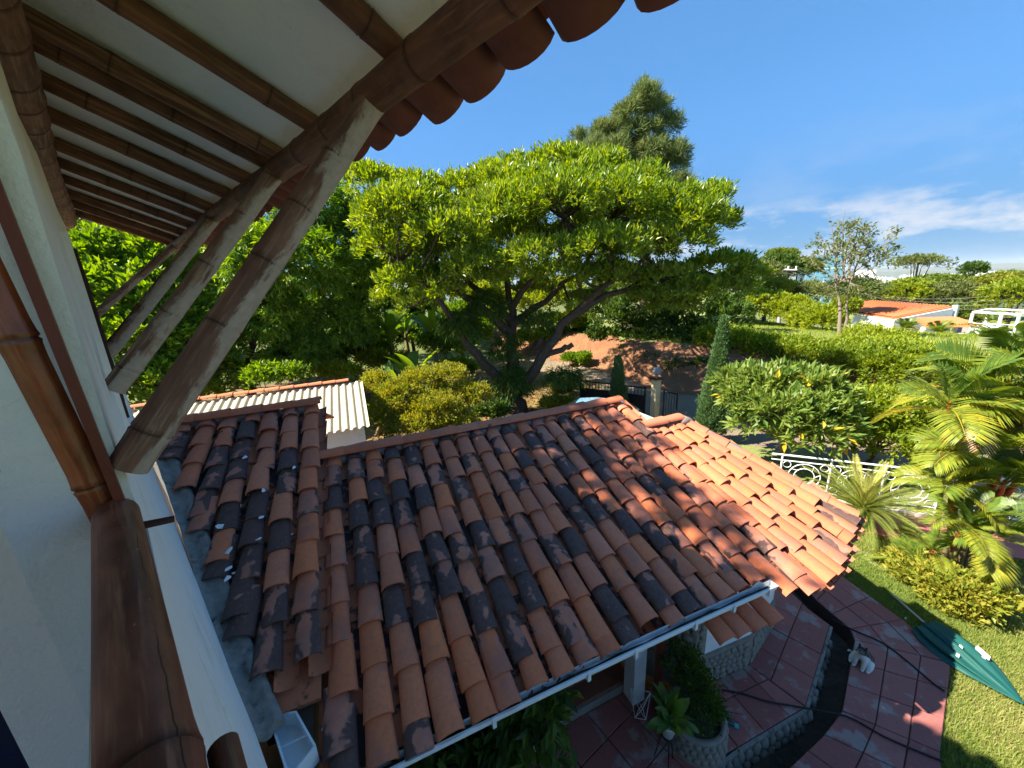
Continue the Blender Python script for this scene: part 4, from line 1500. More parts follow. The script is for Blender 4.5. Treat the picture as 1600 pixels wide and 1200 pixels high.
for k_ in range(na): tf.append((c0, k_, (k_ + 1) % na)); tm.append(3)
me = bpy.data.meshes.new('ground')
me.from_pydata(tv, [], tf)
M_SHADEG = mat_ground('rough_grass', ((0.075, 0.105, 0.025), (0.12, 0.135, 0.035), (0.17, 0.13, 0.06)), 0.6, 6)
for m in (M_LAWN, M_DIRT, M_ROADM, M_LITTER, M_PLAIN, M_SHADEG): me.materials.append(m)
me.polygons.foreach_set('material_index', tm)
me.polygons.foreach_set('use_smooth', [True] * len(tf))
me.update()
ground = link(bpy.data.objects.new('ground', me))
tag(ground, kind='structure')
# distant hills
mb = MB()
for (rr, hm, sd) in ((15000, 330, 3), (11500, 190, 9)):
    n = 240; vs = []
    for i in range(n + 1):
        a_ = RA(-75 + 150 * i / n)
        h_ = hm * (0.62 + 0.22 * math.sin(i * 0.09 + sd) + 0.10 * math.sin(i * 0.31 + sd * 2) + 0.04 * math.sin(i * 0.83 + sd))
        for (dr, f) in ((-1500, 0.0), (-700, 0.5), (0, 1.0), (900, 0.0)):
            vs.append(((rr + dr) * math.sin(a_), (rr + dr) * math.cos(a_), -152 + h_ * f))
    mb.add(vs, [(i * 4 + j, i * 4 + j + 1, (i + 1) * 4 + j + 1, (i + 1) * 4 + j) for i in range(n) for j in range(3)], True)
hills = structure('hills', mb, M_PLAIN)

# red path in front of the white fence
M_PATH = mat_flat('red_path', (0.44, 0.155, 0.13), 0.85, 0.15, 3, 0.2, dirt=(0.40, 0.30, 0.26), dirt_amt=0.5)
fa, fb = Vector((5.9, 7.75)), Vector((10.6, 5.75))
fd = (fb - fa).normalized(); fn = Vector((fd.y, -fd.x))
if fn.y > 0: fn = -fn
mb = MB()
for k_ in range(12):
    p = fa.lerp(fb + fd * 2.5, k_ / 12) + fn * 0.10; q = fa.lerp(fb + fd * 2.5, (k_ + 1) / 12) + fn * 0.10
    mb.prism([tuple(p), tuple(p + fn * 0.95), tuple(q + fn * 0.95 - fd * 0.008), tuple(q - fd * 0.008)], -0.12, -0.02)
path = structure('path', mb, M_PATH)
M_KERB = mat_flat('pale_kerb', (0.55, 0.50, 0.44), 0.9, 0.15, 6)
mb = MB()
p, q = fa, fb + fd * 2.5
mb.prism([tuple(p - fn * 0.1), tuple(p + fn * 0.10), tuple(q + fn * 0.10), tuple(q - fn * 0.1)], -0.15, 0.06)
structure('fence_kerb', mb, M_KERB)

# ------------------------------------------------------------------ grass
def in_hole_walk(x, y):
    return inside(x, y, WALKPOLY)


WALKPOLY = WALK + [(0, 0.6), (-5, 2), (-5, 9), (5.0, 7.0)]


def blades(name, pts, h, w, mat, parent=None):
    N = len(pts)
    az = rng.uniform(0, 2 * math.pi, N)
    lean = rng.uniform(0.1, 1.0, N)
    H_ = h * rng.uniform(0.5, 1.3, N)
    dx = np.stack([np.cos(az), np.sin(az), np.zeros(N)], 1)
    sd = np.stack([-np.sin(az), np.cos(az), np.zeros(N)], 1)
    V = np.empty((N, 3, 3))
    V[:, 0] = pts - sd * (w / 2)
    V[:, 1] = pts + sd * (w / 2)
    V[:, 2] = pts + dx * (H_ * lean)[:, None] + np.array([0, 0, 1.0]) * (H_ * (1 - 0.45 * lean))[:, None]
    T = np.arange(N * 3).reshape(-1, 3)
    pn = 0.5 + 0.28 * np.sin(pts[:, 0] * 1.7 + 1) * np.cos(pts[:, 1] * 1.3) + rng.normal(0, 0.22, N)
    me = tris_mesh(name, V.reshape(-1, 3), T, np.repeat(np.clip(pn, 0, 1), 3), mat, False)
    o = link(bpy.data.objects.new(name, me), parent)
    tag(o, kind='stuff')
    return o


P = []
while len(P) < 90000:
    a_ = RA(random.uniform(36, 64)); r = math.sqrt(random.uniform(4.6 ** 2, 10.8 ** 2))
    x, y = r * math.sin(a_), r * math.cos(a_)
    if inside(x, y, WALKPOLY): continue
    q = Vector((x, y)) - fa
    if -0.15 < q.dot(fn) < 1.06: continue
    bare = math.sin(x * 1.3 + y * 0.8) + math.sin(x * 2.9 - y * 2.1 + 1) * 0.6
    if 6.9 < r < 8.6 and bare > 0.35 and random.random() < 0.75: continue
    P.append((x, y, gh(x, y) - 0.005))
gl = blades('lawn_grass', np.array(P), 0.085, 0.010, GRN['grass'])
tag(gl, 'short patchy green and straw coloured lawn grass round the annex', 'grass')
P = []
while len(P) < 26000:
    a_ = RA(random.uniform(22, 52)); r = math.sqrt(random.uniform(20 ** 2, 38 ** 2))
    x, y = r * math.sin(a_), r * math.cos(a_)
    if r - foot_r(math.degrees(a_)) < 3.8: continue
    P.append((x, y, gh(x, y) - 0.01))
for i in range(9000):
    a_ = RA(random.uniform(-28, 16)); r = math.sqrt(random.uniform(17 ** 2, 36 ** 2))
    x, y = r * math.sin(a_), r * math.cos(a_)
    P.append((x, y, gh(x, y) - 0.01))
gl = blades('meadow_grass', np.array(P), 0.16, 0.035, GRN['lime'])
tag(gl, 'sunlit grass on the terrace above the orange bank', 'grass')
# fallen leaves under the big tree
N = 9000
a_ = np.radians(rng.uniform(-22, 14, N)); r = np.sqrt(rng.uniform(10 ** 2, 20 ** 2, N))
P = np.stack([r * np.sin(a_), r * np.cos(a_), np.full(N, -0.03)], 1)
P[:, 2] = [gh(p[0], p[1]) + 0.02 for p in P]
d = rand_dirs(N); d[:, 2] *= 0.25
lo = leaves(P, d, rng.uniform(0.08, 0.2, N), rng.uniform(0.05, 0.1, N), rng.random(N), GRN['litter'], 'fallen_leaves', None)
tag(lo, 'yellow and brown fallen leaves under the spreading tree', 'leaf litter', kind='stuff')

# ------------------------------------------------------------------ trees and shrubs
def P3(u, v, d):
    p = D(u, v, d); return (p.x, p.y, p.z)


def lump(u, v, d, rx, rz, ry=None):
    p = D(u, v, d)
    return (p.x, p.y, p.z, rx, ry or rx, rz)


def make_tree(name, label, cat, base, ells, n, k, L, ratio, mat, group=None, limbs=None, bark=None, r0=0.18, inner=0.6, zmin=-0.4,
              spread=1.0, droop=0.0, upw=0.5, jitter=0.08, nb=60, vbias=0.0, out=0.3):
    base = Vector(base)
    t = thing(name, base, label, cat, group)
    C, Dn = in_ellipsoids(ells, n, inner, zmin)
    rosettes(C, Dn, k, L, ratio, GRN[mat] if isinstance(mat, str) else mat, 'crown', t, spread, droop, jitter, vbias, upw, out)
    mb = MB()
    starts = []
    if limbs is None:
        ea = np.array(ells)
        c = Vector(ea[:, :3].mean(0))
        fork = base.lerp(Vector((c.x, c.y, c.z)), 0.45)
        limbs = [([base, fork], r0, r0 * 0.75)]
        for e_ in ells[:9]:
            limbs.append(([fork, Vector(e_[:3])], r0 * 0.55, r0 * 0.12))
    for pts, ra, rb in limbs:
        starts += limb(mb, pts, ra, rb, 9, 0.04)
    branches_to(mb, starts, C, nb, r0 * 0.16, r0 * 0.04)
    mb.build('trunk', bark or M_BARK, t)
    return t


# the spreading tree in the middle
BT = Vector((0.15, 14.3, -0.1))
big = [lump(*a) for a in (
    (585, 292, 14.0, 1.0, 0.55), (556, 276, 14.4, 0.55, 0.35), (640, 330, 13.2, 1.4, 0.75), (610, 390, 14.2, 1.2, 0.7), (720, 308, 14.6, 1.3, 0.7), (700, 372, 12.6, 1.4, 0.75),
    (800, 276, 16.0, 1.1, 0.75), (870, 262, 15.6, 1.3, 0.65), (940, 266, 16.2, 1.1, 0.6), (790, 335, 12.6, 1.5, 0.8), (880, 322, 12.4, 1.5, 0.8), (965, 318, 13.2, 1.4, 0.8),
    (1045, 322, 14.2, 1.3, 0.55), (1105, 312, 14.8, 0.85, 0.40), (1112, 352, 15.0, 0.85, 0.45), (1050, 382, 13.8, 1.35, 0.7), (1120, 418, 15.2, 1.15, 0.45), (945, 392, 12.6, 1.4, 0.7),
    (845, 402, 12.2, 1.3, 0.6), (745, 420, 12.8, 1.25, 0.6), (660, 432, 14.2, 1.15, 0.5), (1035, 435, 14.4, 1.2, 0.5), (975, 440, 15.0, 1.1, 0.4),
    (800, 320, 17.6, 1.6, 0.9), (900, 305, 18.0, 1.6, 0.8), (700, 340, 17.2, 1.6, 0.8), (1000, 350, 17.4, 1.6, 0.8), (620, 350, 16.0, 1.4, 0.7), (1165, 432, 15.5, 0.7, 0.3),
    (780, 345, 20.0, 1.9, 0.9), (860, 330, 20.5, 1.9, 0.9), (700, 370, 19.5, 1.8, 0.9), (940, 350, 20.0, 1.8, 0.9), (800, 380, 15, 1.9, 0.7), (900, 380, 15, 1.9, 0.7), (700, 400, 15.2, 1.7, 0.6), (990, 395, 15.4, 1.6, 0.6),
    (625, 440, 13.6, 0.9, 0.45), (690, 455, 13.2, 0.8, 0.4), (610, 470, 14.6, 0.7, 0.4), (1080, 455, 14.4, 1.0, 0.45), (1130, 455, 15.0, 0.9, 0.4), (1010, 462, 14.2, 0.8, 0.35), (780, 300, 14, 1.2, 0.7), (830, 300, 13.6, 1.2, 0.7), (910, 290, 14, 1.2, 0.7), (760, 280, 16, .8, .5), (1000, 290, 15, 1.0, .6), (650, 300, 14.4, .9, .6), (600, 345, 13.2, 1.0, .7), (1085, 345, 13.6, 1.0, .6),
    (735, 440, 13.4, 1.0, .45), (810, 428, 12.8, 1.0, .45), (880, 432, 13.2, 1.1, .45), (950, 432, 13.6, 1.1, .45), (840, 455, 15.4, 1.0, .4), (760, 470, 15.5, .8, .35), (920, 470, 15.6, .9, .35), (650, 480, 14.0, .7, .35), (1050, 480, 15.0, .9, .35))]
f0 = Vector(P3(803, 588, 14.3))
lim = [([BT, Vector(P3(806, 615, 14.3)), f0], 0.46, 0.34),
       ([f0, Vector(P3(798, 540, 14.3)), Vector(P3(800, 490, 14.4)), Vector(P3(790, 430, 14.6)), Vector(P3(800, 330, 15.5))], 0.30, 0.05),
       ([Vector(P3(803, 610, 14.25)), Vector(P3(757, 570, 14.0)), Vector(P3(715, 520, 13.6)), Vector(P3(690, 470, 13.4)), Vector(P3(650, 430, 13.4))], 0.24, 0.06),
       ([Vector(P3(800, 520, 14.3)), Vector(P3(752, 480, 14.0)), Vector(P3(712, 452, 13.8)), Vector(P3(640, 425, 13.8)), Vector(P3(600, 390, 14.2))], 0.19, 0.04),
       ([Vector(P3(798, 500, 14.3)), Vector(P3(740, 445, 14.6)), Vector(P3(690, 400, 15)), Vector(P3(600, 320, 15))], 0.17, 0.03),
       ([Vector(P3(810, 612, 14.3)), Vector(P3(845, 560, 14.0)), Vector(P3(880, 505, 13.8)), Vector(P3(925, 475, 13.8)), Vector(P3(1000, 440, 14.2)), Vector(P3(1100, 425, 15))], 0.25, 0.05),
       ([Vector(P3(880, 505, 13.8)), Vector(P3(940, 450, 13.6)), Vector(P3(1010, 400, 13.8)), Vector(P3(1080, 340, 14.4))], 0.15, 0.03),
       ([Vector(P3(802, 505, 14.3)), Vector(P3(850, 470, 14.6)), Vector(P3(900, 430, 15)), Vector(P3(960, 340, 15.5))], 0.17, 0.03),
       ([Vector(P3(800, 480, 14.4)), Vector(P3(850, 410, 14.0)), Vector(P3(880, 340, 13.4))], 0.14, 0.03),
       ([Vector(P3(845, 560, 14.0)), Vector(P3(878, 545, 13.6)), Vector(P3(895, 538, 13.4))], 0.13, 0.09),
       ([Vector(P3(835, 545, 14.1)), Vector(P3(845, 528, 14.0))], 0.12, 0.10)]
bt = make_tree('spreading_tree', 'wide spreading glossy leaved tree with forked dark trunk in the middle of the yard', 'tree', BT, big, 11500, 13, 0.195, 0.33, 'big',
               limbs=lim, r0=0.4, nb=190, inner=0.5, zmin=-0.35, jitter=0.07, upw=0.75, out=0.35, vbias=0.09)
# hanging creepers on its trunk
C, Dn = in_ellipsoids([lump(800, 600, 14.0, 0.75, 0.75), lump(790, 545, 14.0, 0.6, 0.6), lump(720, 510, 13.8, 0.8, 0.6), lump(760, 480, 13.9, 0.7, 0.5), lump(880, 590, 13.8, 0.7, 0.35), lump(840, 500, 14.0, 0.55, 0.5)], 520, 0.5)
rosettes(C, Dn, 12, 0.30, 0.13, GRN['dark'], 'creeper', bt, 0.8, 1.1, 0.08, 0.1, 0.0)

# pines behind it
pine = []
p0 = D(998, 330, 31)
for (u0, u1, v) in ((1000, 1012, 146), (992, 1020, 158), (966, 1038, 176), (935, 1048, 205), (922, 1054, 235), (915, 1058, 262), (925, 1062, 288), (950, 1062, 310), (960, 1055, 340), (960, 1050, 375)):
    for f in (0.04, 0.27, 0.5, 0.73, 0.96):
        u = u0 + (u1 - u0) * f
        r_ = max(0.42, (u1 - u0) * 0.5 / 578 * 31 * 0.27)
        pine.append(lump(u, v + random.uniform(-9, 9), 31 + random.uniform(-1.8, 1.8), r_, 0.62, r_ * 1.4))
pb = D(1000, 560, 31); pb.z = gh(pb.x, pb.y)
pt = Vector(P3(1006, 135, 31))
make_tree('pine_tree', 'tall dark pine rising behind the spreading tree', 'tree', pb, pine, 2600, 26, 0.50, 0.085, 'pine', limbs=[([pb, Vector((pb.x, pb.y, 8)), pt], 0.4, 0.05)],
          r0=0.4, nb=160, inner=0.35, zmin=-0.6, jitter=0.10, upw=0.55, spread=1.0, out=0.2)
pb2 = D(905, 560, 34); pb2.z = gh(pb2.x, pb2.y)
make_tree('pine_tree', 'small pine top showing left of the tall pine', 'tree', pb2, [lump(905, 225, 34, 0.8, 0.9), lump(895, 250, 34, 1.2, 0.8), lump(915, 262, 34, 1.3, 0.8)], 300, 24, 0.5, 0.085, 'pine',
          limbs=[([pb2, Vector(P3(905, 215, 34))], 0.3, 0.05)], r0=0.3, nb=40, inner=0.3, zmin=-0.6, jitter=0.1)

# mango at the left
mg = [lump(a[0], a[1], a[2] * 1.32, a[3] * 1.32, a[4] * 1.32) for a in ((450, 350, 14, 1.3, 1.1), (505, 330, 15, 1.3, 1.0), (555, 365, 15, 1.2, 1.3), (415, 405, 12.8, 1.1, 0.9), (475, 415, 12.8, 1.4, 1.1), (545, 440, 14.2, 1.3, 1.1),
                         (395, 455, 13.2, 1.0, 0.8), (530, 510, 13.6, 1.1, 0.8), (445, 500, 13.6, 1.2, 0.7), (590, 395, 16, 1.1, 1.2), (380, 380, 13.5, 0.9, 0.8), (470, 550, 13.4, 1.1, 0.5), (560, 500, 15, 1.0, 1.0), (620, 420, 16.5, 0.9, 0.9))]
mb_ = D(392, 640, 18.4); mb_.z = gh(mb_.x, mb_.y)
m2 = Vector(P3(388, 560, 18.48))
make_tree('mango_tree', 'dense mango tree with drooping narrow leaves behind the bamboo struts', 'tree', mb_, mg, 3600, 15, 0.30, 0.22, 'mango', r0=0.22,
          limbs=[([mb_, m2, Vector(P3(400, 500, 18.48)), Vector(P3(450, 400, 18.48))], 0.20, 0.06), ([m2, Vector(P3(470, 520, 18.48)), Vector(P3(540, 450, 19.14))], 0.14, 0.04), ([Vector(P3(395, 520, 18.48)), Vector(P3(370, 480, 17.95)), Vector(P3(385, 410, 17.56))], 0.1, 0.03), ([Vector(P3(450, 400, 18.48)), Vector(P3(510, 340, 19.80))], 0.08, 0.03)],
          nb=110, inner=0.45, zmin=-0.7, droop=0.75, upw=0.1, jitter=0.06, out=0.25, vbias=0.05)

# shrubs seen between the struts
lh = [lump(a[0], a[1], a[2] * 1.5, a[3] * 1.5, a[4] * 1.5) for a in ((150, 430, 13, 1.0, 0.9), (200, 415, 13.5, 1.1, 0.9), (250, 430, 13, 1.1, 0.9), (170, 480, 12, 0.9, 0.9), (225, 485, 12, 1.1, 1.0), (290, 455, 13, 1.0, 0.9), (320, 430, 14, .8, .8))]
hb = D(215, 600, 18.7); hb.z = gh(hb.x, hb.y)
make_tree('leafy_shrub', 'tall bright green shrub beyond the far end of the eaves', 'shrub', hb, lh, 1500, 12, 0.27, 0.5, 'hedge', r0=0.1, nb=50, inner=0.5, upw=0.6)
lh = [lump(a[0], a[1], a[2] * 1.5, a[3] * 1.5, a[4] * 1.5) for a in ((200, 560, 11.2, 1.0, 0.9), (260, 540, 11.5, 1.1, 1.0), (310, 570, 11.8, 1.0, 0.9), (240, 610, 10.8, 1.0, 0.7), (330, 520, 12.5, 0.9, 0.8), (290, 620, 11.2, 0.9, 0.5), (345, 600, 12.5, 0.8, 0.6))]
hb = D(270, 640, 17); hb.z = gh(hb.x, hb.y)
make_tree('leafy_shrub', 'dark shaded shrub low between the struts and the corrugated roof', 'shrub', hb, lh, 1500, 11, 0.27, 0.42, 'hedge', r0=0.1, nb=50, inner=0.5, upw=0.5)
lh = [lump(*a) for a in ((180, 355, 24, 1.6, 1.2), (260, 372, 24, 1.8, 1.3), (330, 370, 22, 1.6, 1.5), (120, 350, 23, 1.4, 1.2), (300, 340, 26, 2, 1.4))]
hb = D(230, 520, 24); hb.z = gh(hb.x, hb.y)
make_tree('garden_tree', 'shady tree far left in front of the blue building', 'tree', hb, lh, 700, 12, 0.30, 0.4, 'mango', r0=0.2, nb=40, inner=0.5)
# unseen tree past the house end, placed to set the annex roof's shade
sb_ = HP(-5.2, 10.2, -CAMZ)
_q1, _q6 = Vector((2.31, 5.04, CAMZ - 2.08)), Vector((3.10, 3.02, CAMZ - 2.91))
_e = (_q1 - _q6).normalized()
_m = _e.cross(SUN_TO).normalized()
if _m.dot(RPt(0, -1) - _q1) < 0: _m = -_m
_c = _q6.lerp(_q1, 0.5) + SUN_TO * 14.5 + _m * 2.1
make_tree('unseen_shade_tree', 'tall unseen tree beyond the far gable of the white house, placed to shade the annex roof', 'tree', Vector((_c.x - 0.5, _c.y + 0.5, -0.1)),
          [tuple(_c + _e * k_) + (1.9, 1.9, 1.8) for k_ in (-0.4, 0.9, 2.2)] + [tuple(_c + _m * 1.7 + _e * k_) + (2.0, 2.0, 1.9) for k_ in (-1.7, 0.0, 1.6)], 1250, 12, 0.26, 0.42, 'mango', r0=0.2, nb=60, inner=0.25, zmin=-1)

# yellow green shrub behind the ridge
yb = D(668, 700, 11.6); yb.z = gh(yb.x, yb.y)
ye = [lump(*a) for a in ((660, 600, 11.8, 0.75, 0.55), (700, 590, 12.0, 0.7, 0.45), (620, 620, 11.4, 0.7, 0.5), (680, 640, 11.0, 0.95, 0.6), (740, 620, 11.6, 0.65, 0.45), (600, 650, 11.0, 0.6, 0.5), (640, 670, 10.6, 0.8, 0.5), (715, 665, 10.8, 0.7, 0.45), (590, 600, 12.2, .5, .4))]
make_tree('yellow_shrub', 'rounded yellow green shrub behind the annex ridge, right of the corrugated roof', 'shrub', yb, ye, 2900, 12, 0.085, 0.5, 'yel', r0=0.07, nb=90, inner=0.5, upw=0.7, jitter=0.05, vbias=0.12)

# cypresses
def cypress(label, base, top, rmax, n, L, ragged=0.0):
    base, top = Vector(base), Vector(top)
    t = thing('cypress', base, label, 'tree', 'cypresses by the gate')
    f = rng.random(n) ** 0.8
    prof = np.minimum(1.0, (f + 0.04) / 0.14) * (1 - f) ** 0.82
    ang = rng.uniform(0, 2 * math.pi, n)
    lumps = 1 + 0.18 * np.sin(ang * 3 + f * 17) + 0.12 * np.sin(ang * 5 - f * 31) + ragged * np.sin(f * 40 + ang)
    rr = rmax * prof * lumps * (0.72 + 0.28 * rng.random(n))
    ax = np.array(top - base)
    C = np.array(base) + f[:, None] * ax + np.stack([np.cos(ang) * rr, np.sin(ang) * rr, np.zeros(n)], 1)
    Dn = np.stack([np.cos(ang), np.sin(ang), np.full(n, 0.5)], 1)
    rosettes(C, nrm(Dn), 11, L, 0.28, GRN['cyp'], 'crown', t, 0.6, 0, 0.03, 0.0, 1.1, 0.4)
    mb = MB(); limb(mb, [base, base.lerp(top, 0.9)], rmax * 0.16, 0.02, 7, 0.01)
    mb.build('trunk', M_BARK, t)


cypress('tall slender conical cypress right of the annex roof ridge', (6.05, 10.75, -0.1), D(1132, 498, 12.4), 0.42, 2600, 0.10)
cypress('shorter ragged cypress in front of the black gate', (3.95, 13.1, -0.1), D(966, 560, 13.4), 0.34, 1300, 0.12, 0.25)

# plumeria beside the annex, its leaf bush and the hedges on the bank
pbx = Vector((7.55, 9.6, -0.1))
pe = [lump(*a) for a in ((1200, 600, 11.2, 0.8, 0.45), (1260, 605, 11.4, 0.8, 0.42), (1170, 625, 11.0, 0.7, 0.45), (1230, 640, 10.6, 0.9, 0.45), (1290, 635, 11.2, 0.65, 0.4), (1180, 665, 10.8, 0.6, 0.4), (1265, 675, 10.6, 0.7, 0.4), (1310, 665, 11.2, .4, .3), (1150, 600, 11.4, 0.5, 0.35))]
make_tree('plumeria', 'rounded broad leaved plumeria with a few yellowed leaves, between cypress and white fence', 'shrub', pbx, pe, 780, 11, 0.25, 0.34, 'plum', r0=0.11, nb=110, inner=0.55, upw=0.55, jitter=0.05, bark=M_BARKP)
pl_t = bpy.data.objects['plumeria']
C, Dn = in_ellipsoids(pe, 46, 0.9)
d = Dn * 0.8 + rng.normal(0, .4, Dn.shape) - np.array([0, 0, .35])
leaves(C + Dn * 0.05, d, rng.uniform(0.18, 0.28, len(C)), rng.uniform(0.08, 0.11, len(C)), rng.random(len(C)), GRN['yflow'], 'yellow_leaves', pl_t)
bb = D(1350, 730, 12.6); bb.z = gh(bb.x, bb.y)
be = [lump(*a) for a in ((1340, 640, 12.4, 0.8, 0.5), (1385, 640, 12.6, 0.8, 0.5), (1320, 680, 12.4, 0.8, 0.5), (1375, 690, 12.2, 0.9, 0.5), (1430, 650, 12.8, 0.9, 0.55), (1440, 690, 12.6, 0.9, 0.5), (1490, 660, 13, .9, .6))]
make_tree('garden_shrub', 'mid green shrub right of the plumeria, above the dark shaded lawn', 'shrub', bb, be, 1300, 11, 0.13, 0.5, 'lime', r0=0.06, nb=80, inner=0.5, upw=0.6, vbias=-0.12)


def hedge(label, pts, n, L, mat, group=None, k=11, vb=0.0, ratio=0.5):
    els = []
    for (u, v, d, rx, rz) in pts: els.append(lump(u, v, d, rx, rz))
    c = Vector(els[len(els) // 2][:3]); c.z = gh(c.x, c.y)
    return make_tree('hedge', label, 'hedge', c, els, n, k, L, ratio, mat, group, r0=0.05, nb=70, inner=0.5, upw=0.6, vbias=vb,
                     limbs=[([Vector((e[0], e[1], gh(e[0], e[1]))), Vector(e[:3])], 0.05, 0.02) for e in els])


hedge('long dense hedge along the top of the bank behind plumeria and cypress', [(1160, 540, 21.5, 1.2, 0.8), (1205, 548, 21, 1.2, 0.8), (1250, 555, 20.5, 1.2, 0.8), (1295, 565, 20, 1.2, 0.8), (1335, 572, 19.5, 1.2, 0.85), (1375, 575, 19, 1.2, 0.9), (1415, 580, 19, 1.2, 0.9), (1120, 530, 22, 1.2, .8)], 2400, 0.15, 'lime', vb=-0.2)
hedge('tall bright yellow green hedge in front of the orange roofed house', [(1372, 540, 24, 1.3, 0.8), (1410, 566, 22, 1.4, 0.9), (1350, 550, 21.5, 1.1, 0.65), (1440, 572, 23, 1.4, 0.85), (1480, 572, 25, 1.5, 0.8), (1390, 575, 20.5, 1.2, .8), (1345, 528, 25, 0.9, .6)], 1900, 0.16, 'lime', vb=0.15)
hedge('pale yellow green bushes below the cream terrace at the right', [(1500, 562, 28, 1.5, 0.7), (1540, 568, 28, 1.5, 0.7), (1580, 572, 27, 1.5, 0.7), (1610, 566, 26, 1.4, .7), (1520, 580, 24, 1.4, .7), (1570, 590, 22, 1.4, .7)], 1300, 0.16, 'yel', vb=0.0)
hedge('sunlit yellow green hedge at the back of the grass terrace', [(1175, 480, 34, 1.7, 1.3), (1205, 482, 34, 1.6, 1.2), (1235, 488, 33.5, 1.6, 1.2), (1262, 500, 32, 1.3, 1.0), (1285, 505, 31, 1.2, 1.0), (1140, 485, 34, 1.6, 1.2)], 1500, 0.24, 'lime', vb=0.12)
# dark trees on the bank right of the spreading tree
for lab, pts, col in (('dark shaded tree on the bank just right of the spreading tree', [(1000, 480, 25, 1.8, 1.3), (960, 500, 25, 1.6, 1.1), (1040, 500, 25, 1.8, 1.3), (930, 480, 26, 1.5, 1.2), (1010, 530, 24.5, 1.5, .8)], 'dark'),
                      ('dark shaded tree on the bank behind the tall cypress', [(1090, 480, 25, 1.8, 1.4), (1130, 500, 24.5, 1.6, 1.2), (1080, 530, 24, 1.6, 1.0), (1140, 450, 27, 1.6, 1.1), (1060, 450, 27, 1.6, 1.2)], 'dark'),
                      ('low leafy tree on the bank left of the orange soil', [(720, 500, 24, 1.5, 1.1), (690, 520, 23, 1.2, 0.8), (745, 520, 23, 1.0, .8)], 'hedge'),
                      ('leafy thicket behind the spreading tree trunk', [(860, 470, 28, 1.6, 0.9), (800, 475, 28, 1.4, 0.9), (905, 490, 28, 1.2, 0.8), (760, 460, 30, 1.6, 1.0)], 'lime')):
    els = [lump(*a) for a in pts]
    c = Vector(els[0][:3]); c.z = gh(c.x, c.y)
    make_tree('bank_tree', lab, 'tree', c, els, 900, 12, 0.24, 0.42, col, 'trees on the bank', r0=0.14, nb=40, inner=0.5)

for lab, u, v, d, rx, rz_, col in (
        ('leafy background tree filling the gap right of the mango', 600, 440, 30, 3.0, 2.0, 'hedge'), ('bright background tree seen under the left limbs of the spreading tree', 690, 440, 33, 2.8, 1.5, 'lime'),
        ('background tree seen between the central limbs of the spreading tree', 770, 442, 36, 3.0, 1.6, 'hedge'), ('bright background tree between the right limbs of the spreading tree', 860, 446, 38, 3.0, 1.6, 'lime'),
        ('background tree behind the mango crown', 520, 440, 27, 3.2, 2.6, 'mango'), ('background tree behind the mango trunk', 430, 470, 26, 3.0, 2.4, 'hedge'), ('background tree between the nearest two struts', 330, 440, 26, 2.8, 2.6, 'mango'),
        ('far background tree under the spreading crown at its right', 960, 446, 40, 3.0, 1.6, 'far'), ('shady low tree behind the banana stems', 640, 480, 26, 2.2, 0.9, 'dark')):
    els = [lump(u + random.uniform(-.8, .8) * rx / d * 578, v + random.uniform(-.6, .9) * rz_ / d * 578, d + random.uniform(-1, 1), rx * .5, rz_ * .45) for _ in range(8)]
    c = D(u, v, d); c.z = gh(c.x, c.y)
    make_tree('background_tree', lab, 'tree', c, els, 900, 12, 0.27, 0.42, col, 'trees behind the yard', r0=0.15, nb=40, inner=0.5)

for lab, u, v, d, rx, rz_, col in (
        ('low bush on the grass behind the corrugated roof', 430, 585, 15, 1.0, 0.45, 'hedge'), ('low bush left of the young banana sucker', 520, 575, 17, 1.1, 0.5, 'lime'), ('shady undergrowth at the foot of the mango', 470, 560, 19, 1.6, 0.6, 'dark'),
        ('small bright bush at the foot of the banana stems', 600, 560, 19, 1.0, 0.5, 'lime'), ('leafy undergrowth left of the forked trunk', 715, 575, 16.5, 0.9, 0.5, 'hedge'), ('low plants right of the forked trunk', 880, 605, 15.5, 0.6, 0.22, 'yel'),
        ('low plants at the left foot of the forked trunk', 765, 640, 13.2, 0.5, 0.3, 'dark'), ('ground plants along the black gate', 870, 630, 13.9, 0.5, 0.2, 'yel'), ('undergrowth along the distant lawn edge left of the spreading tree', 560, 530, 25, 2.4, 0.8, 'hedge')):
    els = [lump(u + random.uniform(-.9, .9) * rx / d * 578, v + random.uniform(-.2, .5) * rz_ / d * 578, d + random.uniform(-.5, .5), rx * .45, rz_ * .55) for _ in range(6)]
    c = D(u, v, d); c.z = gh(c.x, c.y)
    make_tree('garden_bush', lab, 'shrub', c, els, 330, 11, 0.011 * d, 0.42, col, 'bushes behind the annex', r0=0.03, nb=20, inner=0.4)

for lab, u, v, d, rx, rz_, col in (
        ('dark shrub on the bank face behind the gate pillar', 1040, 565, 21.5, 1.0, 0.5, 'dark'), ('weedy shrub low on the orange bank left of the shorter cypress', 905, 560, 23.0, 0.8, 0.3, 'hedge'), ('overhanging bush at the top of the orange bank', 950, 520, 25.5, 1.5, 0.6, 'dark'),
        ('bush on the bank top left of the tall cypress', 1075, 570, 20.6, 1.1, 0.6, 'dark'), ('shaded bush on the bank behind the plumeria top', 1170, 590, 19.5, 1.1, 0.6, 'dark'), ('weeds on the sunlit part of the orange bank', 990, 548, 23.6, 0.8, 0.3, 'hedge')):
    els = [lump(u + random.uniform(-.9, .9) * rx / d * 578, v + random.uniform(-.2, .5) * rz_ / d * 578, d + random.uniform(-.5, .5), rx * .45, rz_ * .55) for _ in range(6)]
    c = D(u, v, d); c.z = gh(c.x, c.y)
    make_tree('bank_shrub', lab, 'shrub', c, els, 360, 11, 0.0095 * d, 0.42, col, 'shrubs on the bank', r0=0.03, nb=20, inner=0.4)

